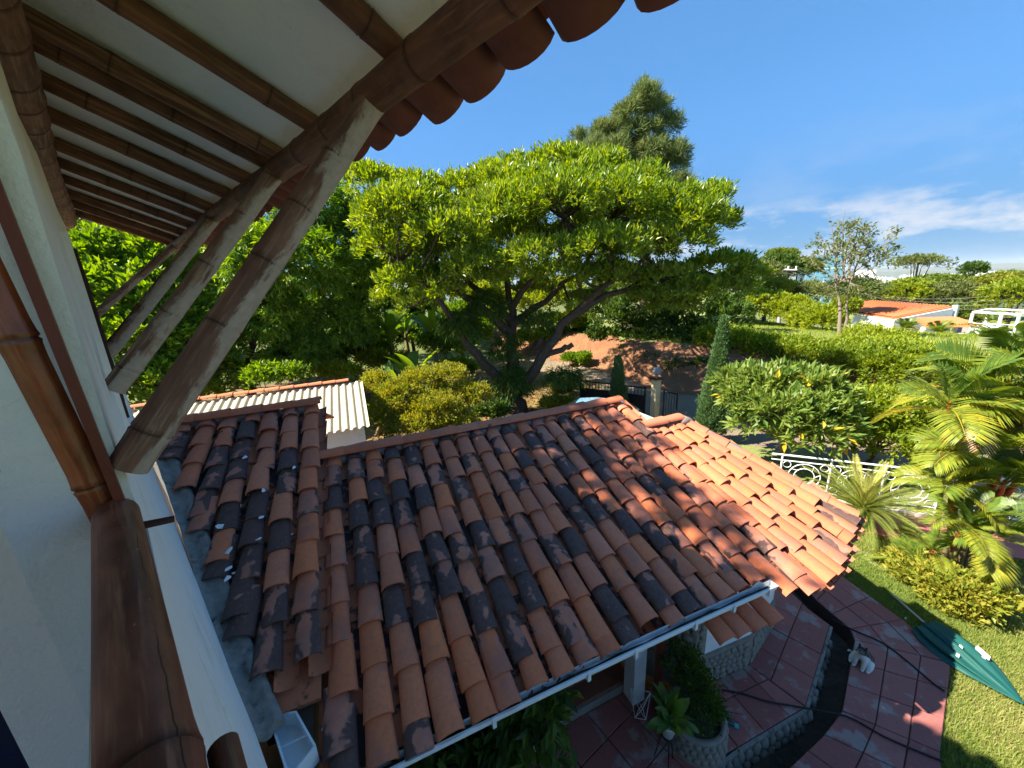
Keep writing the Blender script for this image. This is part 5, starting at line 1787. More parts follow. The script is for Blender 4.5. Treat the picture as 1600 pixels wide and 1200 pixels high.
for lab, u, v, d, rx, rz_, col in (
        ('leafy bush in the gap left of the banana plants', 560, 545, 20, 1.6, 0.9, 'hedge'), ('tall undergrowth behind the banana plants', 620, 520, 24, 2.0, 1.2, 'hedge'), ('bright shrub seen between mango trunk and banana plants', 505, 545, 22, 1.6, 0.9, 'lime'),
        ('leafy growth behind the left fork of the spreading tree', 700, 535, 20, 1.5, 0.9, 'mango'), ('tall shrub row at the far end of the left lawn', 440, 530, 26, 2.6, 1.2, 'hedge'), ('leafy growth seen through the fork of the spreading tree', 790, 500, 27, 2.2, 1.0, 'lime'),
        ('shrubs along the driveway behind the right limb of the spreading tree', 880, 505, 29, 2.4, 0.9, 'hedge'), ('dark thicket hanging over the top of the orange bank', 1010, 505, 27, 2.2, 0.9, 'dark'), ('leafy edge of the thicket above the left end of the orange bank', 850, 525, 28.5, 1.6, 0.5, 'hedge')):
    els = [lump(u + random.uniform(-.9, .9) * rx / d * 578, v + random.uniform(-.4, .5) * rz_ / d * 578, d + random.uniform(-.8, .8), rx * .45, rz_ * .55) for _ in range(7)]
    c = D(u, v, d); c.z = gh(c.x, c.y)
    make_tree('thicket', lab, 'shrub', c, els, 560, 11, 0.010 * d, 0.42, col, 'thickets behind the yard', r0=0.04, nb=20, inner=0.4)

# thin half bare tree on the terrace
tb = D(1312, 530, 26); tb.z = gh(tb.x, tb.y)
be = [lump(*a) for a in ((1310, 400, 26, 1.3, 0.9), (1345, 385, 26, 1.2, 0.9), (1280, 400, 26, 0.9, 0.6), (1370, 400, 26, 0.9, 0.5), (1330, 360, 26, 0.9, 0.5), (1300, 450, 26, 1.3, 0.6), (1345, 450, 26, 1.0, 0.6), (1275, 375, 26, .5, .4), (1385, 365, 26, .5, .3))]
lb = [([tb, Vector(P3(1312, 470, 26)), Vector(P3(1305, 430, 26)), Vector(P3(1312, 345, 26))], 0.11, 0.015), ([tb + Vector((.25, 0, 0)), Vector(P3(1322, 480, 26)), Vector(P3(1335, 420, 26)), Vector(P3(1365, 365, 26))], 0.09, 0.015)]
for (u, v) in ((1280, 370), (1295, 335), (1320, 328), (1345, 345), (1390, 370), (1265, 400), (1385, 400), (1330, 335), (1355, 350)):
    lb.append(([Vector(P3(1308 + random.uniform(0, 20), 440, 26)), Vector(P3((u + 1315) / 2, (v + 440) / 2 + 6, 26)), Vector(P3(u, v, 26))], 0.045, 0.01))
make_tree('thin_tree', 'thin half bare tree with sparse olive leaves left of the orange roof', 'tree', tb, be, 330, 8, 0.19, 0.42, 'olive', limbs=lb, r0=0.1, nb=200, inner=0.2, zmin=-1, upw=0.2, bark=M_BARKP)

# distant trees
far = [
    ('olive bush left of the utility pole', 1185, 425, 42, 60, 1.6, 'olive'), ('dark rounded tree behind the utility pole', 1225, 412, 55, 55, 1.9, 'dark'),
    ('pale bushy tree left of the blue glass building', 1250, 418, 60, 40, 2.0, 'far'), ('yellowish tree at the foot of the utility pole', 1200, 450, 38, 60, 1.4, 'yel'),
    ('grey green bush right of the utility pole', 1255, 455, 40, 60, 1.4, 'olive'), ('dark tree directly behind the thin bare tree', 1330, 452, 48, 70, 2.0, 'dark'),
    ('rounded bright green tree behind the orange roof', 1425, 455, 58, 62, 2.3, 'lime'), ('grey green bushy tree between bright crowns right of the orange roof', 1490, 462, 58, 70, 2.4, 'olive'),
    ('bright green crown at the right edge behind the white pergola', 1585, 462, 56, 60, 2.4, 'lime'), ('yellowish green tree behind the pergola', 1545, 450, 70, 60, 2.6, 'yel'),
    ('thin feathery tree against the sky right of the bare tree', 1440, 408, 66, 60, 1.3, 'olive'), ('small round dark tree on the skyline right of the feathery tree', 1520, 420, 85, 26, 1.8, 'dark'),
    ('mid green tree low between house roof and pergola', 1500, 490, 56, 40, 1.6, 'far'), ('dark hedge tree at the far right skyline', 1590, 437, 90, 50, 2.0, 'far'),
    ('green tree crown at the skyline above the blue building', 1222, 398, 75, 35, 1.6, 'far'), ('bright low tree left of the orange house', 1320, 475, 44, 30, 1.0, 'lime'),
    ('dark tree on the skyline left of the city', 1465, 440, 95, 60, 2.2, 'far'), ('dark green tree behind the house ridge', 1385, 462, 62, 50, 2.0, 'dark')]
for lab, u, v, d, w, rz_, col in far:
    rx = w / 578 * d * 0.62
    els = [lump(u + random.uniform(-.3, .3) * w, v + random.uniform(-.1, .45) * rz_ * 578 / d * 0.7, d + random.uniform(-1, 1), rx * random.uniform(.4, .65), rz_ * random.uniform(.4, .6)) for _ in range(7)]
    els.append(lump(u, v + 8, d, rx * 0.6, rz_ * 0.8))
    c = D(u, v, d); c.z = gh(c.x, c.y)
    sparse = 'feathery' in lab
    make_tree('distant_tree', lab, 'tree', c, els, 300 if sparse else 750, 9 if sparse else 12, 0.0055 * d * (0.8 if sparse else 1), 0.42, col, 'trees beyond the terrace', r0=0.2, nb=40, inner=0.3 if sparse else 0.5)

# ------------------------------------------------------------------ palms, cycad, bananas
def frond_mesh(L, nl, Ll, el, droop, width=0.035, stalk=0.18, vbase=0.4, vee=0.35, taper=0.6, name='frond'):
    """pinnate frond along +X from the origin"""
    V, T, var = [], [], []
    n = 14
    pts, tan = [], []
    x = z = 0.0
    for i in range(n + 1):
        t = i / n
        a_ = el - droop * t ** 1.5
        pts.append((x, 0, z)); tan.append((math.cos(a_), 0, math.sin(a_)))
        x += math.cos(a_) * L / n; z += math.sin(a_) * L / n
    for i in range(n):
        r0_, r1_ = 0.016 * (1 - 0.8 * i / n), 0.016 * (1 - 0.8 * (i + 1) / n)
        b = len(V)
        p, q = pts[i], pts[i + 1]
        V += [(p[0], -r0_, p[2]), (p[0], r0_, p[2]), (p[0], 0, p[2] - r0_ * 1.6), (q[0], -r1_, q[2]), (q[0], r1_, q[2]), (q[0], 0, q[2] - r1_ * 1.6)]
        T += [(b, b + 3, b + 4), (b, b + 4, b + 1), (b + 1, b + 4, b + 5), (b + 1, b + 5, b + 2), (b + 2, b + 5, b + 3), (b + 2, b + 3, b)]
        var += [vbase + 0.2] * 6
    for i in range(nl):
        t = stalk + (1 - stalk) * i / (nl - 1)
        f = t * n; j = min(int(f), n - 1); f -= j
        p = [pts[j][k] + (pts[j + 1][k] - pts[j][k]) * f for k in range(3)]
        tg = tan[j]; up_ = (-tg[2], 0, tg[0])
        ll = Ll * max(0.25, math.sin(math.pi * (0.12 + 0.80 * (t - stalk) / (1 - stalk))) ** taper) * random.uniform(0.9, 1.1)
        for sgn in (-1, 1):
            fw = 0.45 + 0.55 * t
            d = Vector((tg[0] * fw + up_[0] * vee, sgn * 0.9, tg[2] * fw + up_[2] * vee)).normalized()
            dr = Vector((0, 0, -0.18 * ll))
            w = width * random.uniform(0.8, 1.2)
            b = len(V)
            P0_ = Vector(p)
            wv = Vector(tg) * (w / 2)
            m = P0_ + d * ll * 0.5
            V += [tuple(P0_), tuple(m - wv), tuple(m + wv), tuple(P0_ + d * ll + dr)]
            T += [(b, b + 1, b + 2), (b + 1, b + 3, b + 2)]
            vv = vbase + random.gauss(0, 0.12)
            var += [vv] * 4
    return np.array(V, float), np.array(T), np.clip(np.array(var), 0, 1)


def add_frond(parent, base, az, mesh, name='frond', roll=0.0, sc=1.0):
    o = bpy.data.objects.new(name, mesh)
    M = Matrix.Translation(Vector(base)) @ Matrix.Rotation(az, 4, 'Z') @ Matrix.Rotation(roll, 4, 'X') @ Matrix.Scale(sc, 4)
    return link(o, parent, M)


def mk_frond_mesh(nm, mat, **kw):
    V, T, var = frond_mesh(**kw)
    return tris_mesh(nm, V, T, var, mat, False)


FPAL = []
for (el, dr, vb) in ((1.35, 0.7, 0.25), (1.15, 0.9, 0.32), (0.95, 1.1, 0.42), (0.7, 1.3, 0.5), (0.35, 1.2, 0.58), (-0.1, 0.9, 0.66)):
    for yk in range(2):
        FPAL.append(mk_frond_mesh('palm_frond_mesh', GRN['palm'], L=1.15, nl=28, Ll=0.58, el=el + random.gauss(0, .05), droop=dr, width=0.066, vbase=(0.92 if vb > 0.6 and yk else vb) + random.gauss(0, .04), vee=0.25))
palm_base = Vector((7.45, 5.35, -0.1))
palm = thing('red_stemmed_palm', palm_base, 'clump of red stemmed palms with green and yellow fronds at the right edge', 'palm')
M_REDSTEM = mat_flat('red_crownshaft', (0.36, 0.045, 0.022), 0.4, 0.4, 8, 0.05)
M_PSTEM = mat_flat('palm_cane', (0.16, 0.12, 0.06), 0.7, 0.35, 14, 0.3)
for (u, v, d, n, sc) in ((1480, 645, 8.9, 10, 0.88), (1545, 618, 9.6, 11, 0.98), (1522, 712, 8.9, 10, 0.80), (1592, 668, 9.4, 11, 0.92), (1488, 765, 8.7, 9, 0.66), (1565, 765, 8.9, 10, 0.78), (1605, 590, 10.2, 11, 1.0), (1505, 828, 8.4, 9, 0.60), (1455, 868, 8.3, 7, 0.45), (1540, 845, 8.6, 9, 0.60), (1600, 740, 9.2, 9, .85)):
    tip = D(u, v, d)
    foot = palm_base + (Vector((tip.x, tip.y, 0)) - palm_base) * 0.35
    foot.z = -0.1
    mid = foot.lerp(tip, 0.55) + Vector((random.gauss(0, .06), random.gauss(0, .06), 0))
    mb = MB(); mb.tube([foot, foot.lerp(mid, .5), mid], [0.038, 0.034, 0.03], 9)
    so_ = mb.build('stem', M_PSTEM, palm)
    mb = MB(); mb.tube([mid, mid.lerp(tip, 0.5), tip - Vector((0, 0, 0.02)), tip + Vector((0, 0, 0.22 * sc))], [0.044, 0.047, 0.034, 0.010], 10)
    mb.build('crownshaft', M_REDSTEM, palm)
    a0 = random.uniform(0, 6.28)
    for i in range(n):
        lv_ = i / n
        me = FPAL[min(len(FPAL) - 1, int(lv_ ** 0.85 * len(FPAL)))]
        add_frond(palm, tip + Vector((0, 0, 0.06)), a0 + i * 2.4 + random.gauss(0, .15), me, 'frond', random.gauss(0, .3), sc * random.uniform(0.76, 0.98))
# dry frond hanging in the clump
dry = mk_frond_mesh('dry_frond_mesh', mat_leaf('leaf_dry', [(0.34, 0.25, 0.15), (0.46, 0.36, 0.24), (0.50, 0.30, 0.06)], 0.8, 0.3, 0.1), L=0.5, nl=12, Ll=0.26, el=-0.9, droop=0.6, width=0.022, vbase=0.5, vee=-0.3)
df = add_frond(palm, D(1535, 648, 8.4), -2.2, dry, 'frond'); df['label'] = 'dry pale hanging frond'
# low fronds at the foot
for i in range(9):
    a_ = random.uniform(0, 6.28)
    b_ = Vector((6.95 + random.gauss(0, .25), 5.25 + random.gauss(0, .2), -0.08))
    add_frond(palm, b_, a_, FPAL[random.choice((3, 4, 5, 6, 7))], 'frond', 0, random.uniform(0.5, 0.75))
# groundcover shrub at the palm's foot
sh = [lump(*a) for a in ((1440, 905, 8.2, 0.40, 0.22), (1475, 915, 8.1, 0.45, 0.25), (1510, 925, 8.0, 0.42, 0.22), (1420, 880, 8.5, 0.35, 0.22), (1540, 935, 8.1, 0.35, 0.2), (1480, 945, 7.9, 0.35, 0.16))]
make_tree('border_shrub', 'low yellow green shrub spreading at the foot of the red stemmed palms', 'shrub', (6.75, 4.95, -0.1), sh, 620, 10, 0.085, 0.5, 'yel', r0=0.03, nb=60, inner=0.4, upw=0.7, jitter=0.04, vbias=0.18)

cyb = Vector((6.85, 6.42, -0.1))
cyc = thing('cycad', cyb, 'cycad with stiff radiating fronds on a short rough trunk beside the red path', 'cycad')
mb = MB()
mb.lathe(cyb, [(0.17, 0), (0.18, 0.1), (0.155, 0.2), (0.17, 0.26), (0.15, 0.36), (0.16, 0.42), (0.10, 0.52), (0.0, 0.55)], 14)
mb.build('trunk', mat_flat('cycad_trunk', (0.07, 0.05, 0.03), 0.95, 0.5, 30, 1.0), cyc)
CYM = [mk_frond_mesh('cycad_frond_mesh', GRN['cycad'], L=1.10, nl=44, Ll=0.13, el=e_, droop=d_, width=0.020, stalk=0.10, vbase=v_, vee=0.45, taper=0.4) for (e_, d_, v_) in ((1.35, 0.35, 0.75), (1.05, 0.5, 0.55), (0.75, 0.6, 0.45), (0.5, 0.7, 0.4), (0.2, 0.65, 0.32), (-0.1, 0.5, 0.25))]
for ring, (n, k_) in enumerate(((5, 0), (8, 1), (10, 2), (12, 3), (12, 4), (7, 5))):
    for i in range(n):
        add_frond(cyc, cyb + Vector((0, 0, 0.50)), 2 * math.pi * (i + 0.37 * ring) / n + random.gauss(0, .08), CYM[k_], 'frond', random.gauss(0, .1), random.uniform(0.9, 1.08))


def banana_leaf(L, W, el, droop, mat, name='banana_leaf_mesh'):
    V, T, var = [], [], []
    n = 10
    x = z = 0.0
    vb = random.uniform(0.2, 0.8)
    for i in range(n + 1):
        t = i / n
        a_ = el - droop * t ** 1.6
        w = W * 0.5 * max(0.04, math.sin(math.pi * min(1, 0.06 + 0.94 * max(0, (t - 0.15)) / 0.85)) ** 0.6) if t > 0.15 else W * 0.04
        up_ = (-math.sin(a_), math.cos(a_))
        V += [(x + up_[0] * w * 0.35, -w, z + up_[1] * w * 0.35), (x, 0, z), (x + up_[0] * w * 0.35, w, z + up_[1] * w * 0.35)]
        var += [vb + random.gauss(0, .06)] * 3
        x += math.cos(a_) * L / n; z += math.sin(a_) * L / n
    for i in range(n):
        b = i * 3
        for j in (0, 1):
            T += [(b + j, b + 3 + j, b + 4 + j), (b + j, b + 4 + j, b + 1 + j)]
    return tris_mesh(name, np.array(V), np.array(T), np.clip(var, 0, 1), mat, True)


BLM = [banana_leaf(1.7, 0.42, e_, d_, GRN['banana']) for e_, d_ in ((1.4, 0.5), (1.2, 0.8), (1.0, 1.2), (0.8, 1.5), (1.3, 1.6))]


def banana(label, base, h, n, sc, group):
    base = Vector(base)
    t = thing('banana_plant', base, label, 'banana plant', group)
    top = base + Vector((random.gauss(0, .15), random.gauss(0, .1), h))
    mb = MB(); mb.tube([base, base.lerp(top, .5), top], [0.13 * sc, 0.11 * sc, 0.07 * sc], 9)
    mb.build('stem', mat_flat('banana_stem', (0.20, 0.14, 0.07), 0.8, 0.4, 6, 0.2), t)
    a0 = random.uniform(0, 6)
    for i in range(n):
        add_frond(t, top - Vector((0, 0, 0.05)), a0 + i * 2.3 + random.gauss(0, .2), random.choice(BLM), 'leaf', random.gauss(0, .15), sc * random.uniform(.8, 1.1))
    return t


for lab, u, d, h, n, sc in (
        ('banana plant with upright bright leaves behind the yellow shrub', 662, 14.5, 1.3, 9, 1.15), ('banana plant with pale upright leaves above the corrugated roof end', 610, 14.0, 1.1, 9, 1.0),
        ('tall banana stem with dry brown sheaths left of the clearing', 622, 20, 2.6, 7, 1.1), ('banana plant with reddish stems behind the bright upright one', 650, 21, 2.8, 7, 1.1),
        ('banana plant with a torn hanging leaf left of the forked trunk', 690, 19, 2.7, 7, 1.1), ('low banana sucker at the left of the yellow shrub', 582, 13.5, 0.35, 7, 0.65),
        ('banana plant half hidden behind the mango leaves', 600, 21, 2.4, 6, 1.0), ('young banana plant right of the yellow shrub under the forked trunk', 735, 14.8, 0.4, 6, 0.8)):
    p = D(u, 640, d)
    banana(lab, (p.x, p.y, gh(p.x, p.y)), h, n, sc, 'banana plants behind the yard')

# ------------------------------------------------------------------ corrugated roofed shed behind the annex
sh_ = thing('shed', SW(-3.5, 5.5, 0), 'shed with a cream corrugated sheet roof behind the raised tiled slope', 'shed')
mb = MB()
def sheet(s0, s1, w0, w1, z0, z1):
    vs = []; n = int((s1 - s0) / 0.1725 * 12)
    for i in range(n + 1):
        s = s0 + (s1 - s0) * i / n
        c = 0.026 * math.copysign(abs(math.sin((s - s0) / 0.1725 * 2 * math.pi)) ** 0.6, math.sin((s - s0) / 0.1725 * 2 * math.pi))
        vs += [SW(s, w0, z0 + c), SW(s, w1, z1 + c)]
    return vs, [(i * 2, i * 2 + 1, i * 2 + 3, i * 2 + 2) for i in range(n)]
x0 = -6.6
i = 0
while x0 < -1.3:
    mb = MB()
    x1 = min(x0 + 1.04, -1.22)
    vs, fs = sheet(x0, x1 + (0.03 if x1 < -1.3 else 0), 4.15, 6.55, 1.98 + 0.002 * i, 2.52 + 0.002 * i)
    mb.add(vs, fs, True); mb.build('roof_sheet', M_SHEET, sh_)
    x0 = x1; i += 1
mb = MB()
mb.prism([SW(-6.5, 4.45, 0), SW(-1.35, 4.45, 0), SW(-1.35, 4.57, 0), SW(-6.5, 4.57, 0)], -0.1, 1.98)
mb.prism([SW(-1.45, 4.58, 0), SW(-1.35, 4.58, 0), SW(-1.35, 7.8, 0), SW(-1.45, 7.8, 0)], -0.1, 1.95)
mb.build('wall', M_WHITE, sh_)
mb = MB()
mb.slab([SW(-6.6, 6.56, 2.53), SW(-1.25, 6.56, 2.53), SW(-1.25, 8.2, 2.10), SW(-6.6, 8.2, 2.10)], (0, 0, .03))
mb.build('back_roof', M_SHEET, sh_)
s = -1.9
i = 0
while s > -6.5:
    p, q = SW(s + 0.33, 6.58, 2.60), SW(s - 0.05, 6.58, 2.59)
    o = bpy.data.objects.new('ridge_tile', random.choice(TILE_MES)); o.color = (-0.45 if i % 3 else -0.1, 0.2, 0.2, 1)
    yv = (q - p).normalized(); xv = yv.cross(Vector((0, 0, 1))).normalized(); zv = xv.cross(yv)
    link(o, sh_, frame(p, xv * 1.1, yv, zv * 0.9)); s -= 0.335; i += 1

# ------------------------------------------------------------------ blue car
M_CARB = mat_flat('light_blue_car_paint', (0.20, 0.42, 0.62), 0.22, 0.04, 2, 0.0)
M_CARB.node_tree.nodes['Principled BSDF'].inputs['Coat Weight'].default_value = 0.7
M_GLASS, nt_, b_ = new_mat('car_glass', 0.04)
b_.inputs['Base Color'].default_value = (0.012, 0.018, 0.018, 1); b_.inputs['Specular IOR Level'].default_value = 0.8
M_CHROME = mat_flat('lamp_lens', (0.75, 0.76, 0.76), 0.15, 0.05, 4, 0.0)
car_c = Vector((2.25, 10.95, -0.06))
fw = Vector((-0.93, 0.37, 0)).normalized(); lf = Vector((-fw.y, fw.x, 0))
CM = frame(car_c, fw, lf, Vector((0, 0, 1)))
car = bpy.data.objects.new('parked_car', None); link(car, None, CM)
tag(car, 'light blue hatchback car parked behind the annex ridge', 'car')
def loft(sections, closed=True):
    mb = MB(); n = len(sections[0]); vs = [p for s_ in sections for p in s_]
    fs = [(i * n + j, i * n + (j + 1) % n, (i + 1) * n + (j + 1) % n, (i + 1) * n + j) for i in range(len(sections) - 1) for j in range(n)]
    mb.add(vs, fs, True)
    mb.add(sections[0], [tuple(range(n))], False); mb.add(sections[-1], [tuple(range(n - 1, -1, -1))], False)
    return mb
def sect(x, hw, zb, zt, sh=0.12):
    return [(x, -hw, zb + .05), (x, -hw * 0.92, zb), (x, hw * 0.92, zb), (x, hw, zb + .05), (x, hw, zt - sh), (x, hw * 0.94, zt - 0.03), (x, hw * 0.7, zt), (x, -hw * 0.7, zt), (x, -hw * 0.94, zt - 0.03), (x, -hw, zt - sh)]
body = [sect(1.92, 0.60, 0.30, 0.62), sect(1.86, 0.72, 0.22, 0.70), sect(1.6, 0.80, 0.2, 0.80), sect(1.0, 0.83, 0.2, 0.92), sect(0.7, 0.84, 0.2, 0.96), sect(-1.2, 0.84, 0.2, 0.96), sect(-1.75, 0.80, 0.22, 0.92), sect(-1.92, 0.70, 0.3, 0.80)]
loft(body).build('body', M_CARB, car, CM)
def csec(x, hw0, hw1, zt):
    return [(x, -hw0, 0.93), (x, hw0, 0.93), (x, (hw0 + hw1) / 2 + .02, (0.93 + zt) / 2), (x, hw1, zt - 0.05), (x, hw1 * 0.8, zt), (x, -hw1 * 0.8, zt), (x, -hw1, zt - 0.05), (x, -(hw0 + hw1) / 2 - .02, (0.93 + zt) / 2)]
cab = [csec(0.92, 0.78, 0.74, 0.97), csec(0.25, 0.80, 0.63, 1.42), csec(-0.3, 0.81, 0.64, 1.48), csec(-1.1, 0.80, 0.62, 1.44), csec(-1.55, 0.78, 0.60, 1.20), csec(-1.72, 0.76, 0.66, 0.97)]
loft(cab).build('cabin', M_CARB, car, CM)
def panel(name, pts, mat, off):
    mb = MB(); o_ = Vector(off)
    mb.slab([Vector(p) + o_ for p in pts], -o_ * 0.5 if False else o_ * 1.6)
    return mb.build(name, mat, car, CM)
panel('windshield', [(0.84, -0.66, 1.03), (0.84, 0.66, 1.03), (0.32, 0.54, 1.38), (0.32, -0.54, 1.38)], M_GLASS, (0.012, 0, 0.016))
panel('rear_window', [(-1.64, 0.60, 1.08), (-1.64, -0.60, 1.08), (-1.26, -0.50, 1.36), (-1.26, 0.50, 1.36)], M_GLASS, (-0.03, 0, 0.022))
for sg in (-1, 1):
    panel('side_window', [(0.62, sg * 0.795, 1.0), (-0.28, sg * 0.815, 1.0), (-0.28, sg * 0.70, 1.37), (0.20, sg * 0.70, 1.33)][::sg], M_GLASS, (0, sg * 0.012, 0.004))
    panel('side_window', [(-0.36, sg * 0.815, 1.0), (-1.38, sg * 0.80, 1.02), (-1.15, sg * 0.70, 1.33), (-0.36, sg * 0.705, 1.37)][::sg], M_GLASS, (0, sg * 0.012, 0.004))
    panel('headlight', [(1.87, sg * 0.42, 0.56), (1.80, sg * 0.70, 0.58), (1.74, sg * 0.72, 0.72), (1.84, sg * 0.45, 0.69)][::sg], M_CHROME, (0.02, sg * 0.004, 0.004))
    mb = MB(); mb.box((0.62, sg * 0.92, 1.02), (0.09, 0.17, 0.12)); mb.build('mirror', M_CARB, car, CM)
    for wx in (1.2, -1.2):
        mb = MB(); mb.tube([(wx, sg * 0.66, 0.29), (wx, sg * 0.845, 0.29)], 0.29, 18); w_ = mb.build('wheel', M_RUBBER, car, CM)
        mb = MB(); mb.tube([(wx, sg * 0.84, 0.29), (wx, sg * 0.856, 0.29)], 0.19, 14); mb.build('rim', M_CHROME, w_, CM)

# ------------------------------------------------------------------ gate, pillar, posts
gA, gB = Vector((2.75, 14.3, -0.06)), Vector((4.80, 12.85, -0.06))
gd = (gB - gA); gl_ = gd.length; gd.normalize(); gz = Vector((0, 0, 1))
gate = thing('iron_gate', gA.lerp(gB, .5), 'black iron double gate with upright bars across the driveway', 'gate')
mb = MB()
for p in (gA, gB, gA.lerp(gB, .5)):
    mb.tube([p, p + gz * 1.35], 0.04, 8)
mb.tube([gA + gz * 1.28, gB + gz * 1.28], 0.03, 6); mb.tube([gA + gz * 0.15, gB + gz * 0.15], 0.03, 6)
gf = mb.build('gate_frame', M_BLACK, gate)
n = 20
for i in range(1, n):
    p = gA.lerp(gB, i / n); mb = MB(); mb.tube([p + gz * 0.12, p + gz * 1.30], 0.013, 5); mb.build('bar', M_BLACK, gate)
mb = MB(); mb.slab([gA + gz * .16, gB + gz * .16, gB + gz * 1.0, gA + gz * 1.0], Vector((gd.y, -gd.x, 0)) * 0.01); mb.build('panel', M_BLACK, gate)
pp = Vector((5.07, 12.55, -0.06))
pil = thing('gate_pillar', pp, 'cream gate pillar with a round lamp on top', 'pillar')
ht = D(1023, 590, pp.xy.length).z
M_CREAM = mat_flat('cream_paint', (0.55, 0.48, 0.30), 0.8, 0.15, 4, 0.2, dirt=(0.25, 0.21, 0.14), dirt_amt=0.5)
mb = MB(); mb.box(pp + Vector((0, 0, ht / 2)), (0.22, 0.22, ht), 0.4); mb.build('shaft', M_CREAM, pil)
mb = MB(); mb.box(pp + Vector((0, 0, ht + 0.04)), (0.32, 0.32, 0.07), 0.4); mb.build('cap', M_DARKWOOD, pil)
mb = MB(); mb.lathe(pp + Vector((0, 0, ht + 0.08)), [(0.05, 0), (0.05, 0.06), (0.13, 0.12), (0.16, 0.22), (0.12, 0.32), (0.04, 0.37), (0.0, 0.38)], 14)
mb.build('lamp', mat_flat('grey_globe', (0.24, 0.25, 0.26), 0.3, 0.1, 5), pil)
g2 = pp + Vector((0.25, -0.12, 0))
og = thing('open_gate_leaf', g2, 'narrow black gate leaf swung open beside the cream pillar', 'gate')
mb = MB()
q2 = g2 + Vector((0.28, -0.42, 0))
mb.tube([g2, g2 + gz * 1.3], 0.035, 7); mb.tube([q2, q2 + gz * 1.3], 0.03, 7); mb.tube([g2 + gz * 1.25, q2 + gz * 1.25], 0.025, 6); mb.tube([g2 + gz * 0.12, q2 + gz * 0.12], 0.025, 6)
mb.build('gate_frame', M_BLACK, og)
for i in range(1, 5):
    p = g2.lerp(q2, i / 5); mb = MB(); mb.tube([p + gz * 0.12, p + gz * 1.25], 0.012, 5); mb.build('bar', M_BLACK, og)
tp = D(894, 600, 18); tp.z = gh(tp.x, tp.y)
mb = MB(); mb.tube([tp, tp + gz * 1.15], 0.03, 6)
tag(mb.build('fence_post', M_BARKP), 'thin wooden post on the lawn beyond the black gate', 'post')
fp = D(1062, 0, 1)
# thin pale posts at the end of the lit soil patch
for lab, u, v, d in (('short white post at the bank foot right of the plumeria', 1398, 628, 15.8), ('small white post behind the plumeria crown', 1300, 618, 15.5)):
    p = D(u, v, d); p.z = gh(p.x, p.y)
    mb = MB(); mb.tube([p, p + gz * 0.55], 0.035, 7)
    tag(mb.build('marker_post', M_WHITE), lab, 'post')

# ------------------------------------------------------------------ white ornamental fence
fen = thing('ornamental_fence', (8.0, 6.9, 0), 'white wrought iron fence with round scroll ornaments beside the red path', 'fence')
fa3, fd3 = Vector((fa.x, fa.y, 0.06)), Vector((fd.x, fd.y, 0))
fl = (fb + fd * 2.4 - fa).length
mb = MB()
for z, r in ((0.93, 0.022), (0.80, 0.014), (0.12, 0.016)):
    mb.tube([fa3 + gz * z, fa3 + fd3 * fl + gz * z], r, 7)
mb.build('rail', M_WHITE, fen)
x = 0.2
i = 0
def ring(mb, c, r, th, n=18, a0=0, a1=2 * math.pi):
    pts = [c + fd3 * (r * math.cos(a0 + (a1 - a0) * k / n)) + gz * (r * math.sin(a0 + (a1 - a0) * k / n)) for k in range(n + 1)]
    mb.tube(pts, th, 5, False)
while x < fl:
    mb = MB(); p = fa3 + fd3 * x
    mb.tube([p - gz * 0.1, p + gz * 0.95], 0.02, 7); mb.build('post', M_WHITE, fen)
    if x + 0.9 < fl:
        mb = MB(); c = p + fd3 * 0.45 + gz * 0.46
        ring(mb, c, 0.30, 0.011); ring(mb, c, 0.19, 0.010)
        for k in range(8):
            a_ = k * math.pi / 4
            mb.tube([c + fd3 * .19 * math.cos(a_) + gz * .19 * math.sin(a_), c + fd3 * .30 * math.cos(a_ + .25) + gz * .30 * math.sin(a_ + .25)], 0.008, 5, False)
        for sx in (-1, 1):
            for sz in (-1, 1):
                ring(mb, c + fd3 * (0.345 * sx) + gz * (0.25 * sz), 0.075, 0.008, 12)
        mb.build('scroll', M_WHITE, fen)
    x += 0.9

# ------------------------------------------------------------------ cat
cp = Vector((4.36, 3.68, 0.0))
M_CAT, nt, b_ = new_mat('cat_fur', 0.95)
oc = ocoord(nt)
sp = nd(nt, 'ShaderNodeSeparateXYZ'); nt.links.new(oc, sp.inputs[0])
nzc = noise(nt, oc, 10, 2)
m1_ = step(nt, mth(nt, 'ADD', mth(nt, 'SUBTRACT', sp.outputs[2], mth(nt, 'MULTIPLY', sp.outputs[0], 0.35)), mth(nt, 'MULTIPLY', nzc, 0.10)), 0.325, 0.335)
m2_ = step(nt, mth(nt, 'ADD', mth(nt, 'SUBTRACT', mth(nt, 'MULTIPLY', sp.outputs[2], 0.9), mth(nt, 'MULTIPLY', sp.outputs[0], 1.1)), mth(nt, 'MULTIPLY', nzc, 0.16)), 0.205, 0.22)
msk = mth(nt, 'MAXIMUM', m1_, m2_)
stripe = step(nt, mth(nt, 'SINE', mth(nt, 'MULTIPLY', sp.outputs[0], 120.0)), 0.0, 0.5)
cc_ = mixc(nt, msk, (0.66, 0.64, 0.60), mixc(nt, stripe, (0.035, 0.032, 0.03), (0.13, 0.12, 0.11)))
nt.links.new(cc_, b_.inputs['Base Color'])
bump(nt, b_, noise(nt, oc, 120, 3), 0.4, 0.004)
fwd = Vector((-0.86, -0.45, 0)).normalized()       # faces left, down towards the camera
catM = frame(cp, fwd, Vector((-fwd.y, fwd.x, 0)), Vector((0, 0, 1)))
cat = bpy.data.objects.new('cat', None); link(cat, None, catM)
tag(cat, 'white cat with dark tabby patches sitting on the red paved walkway', 'cat')
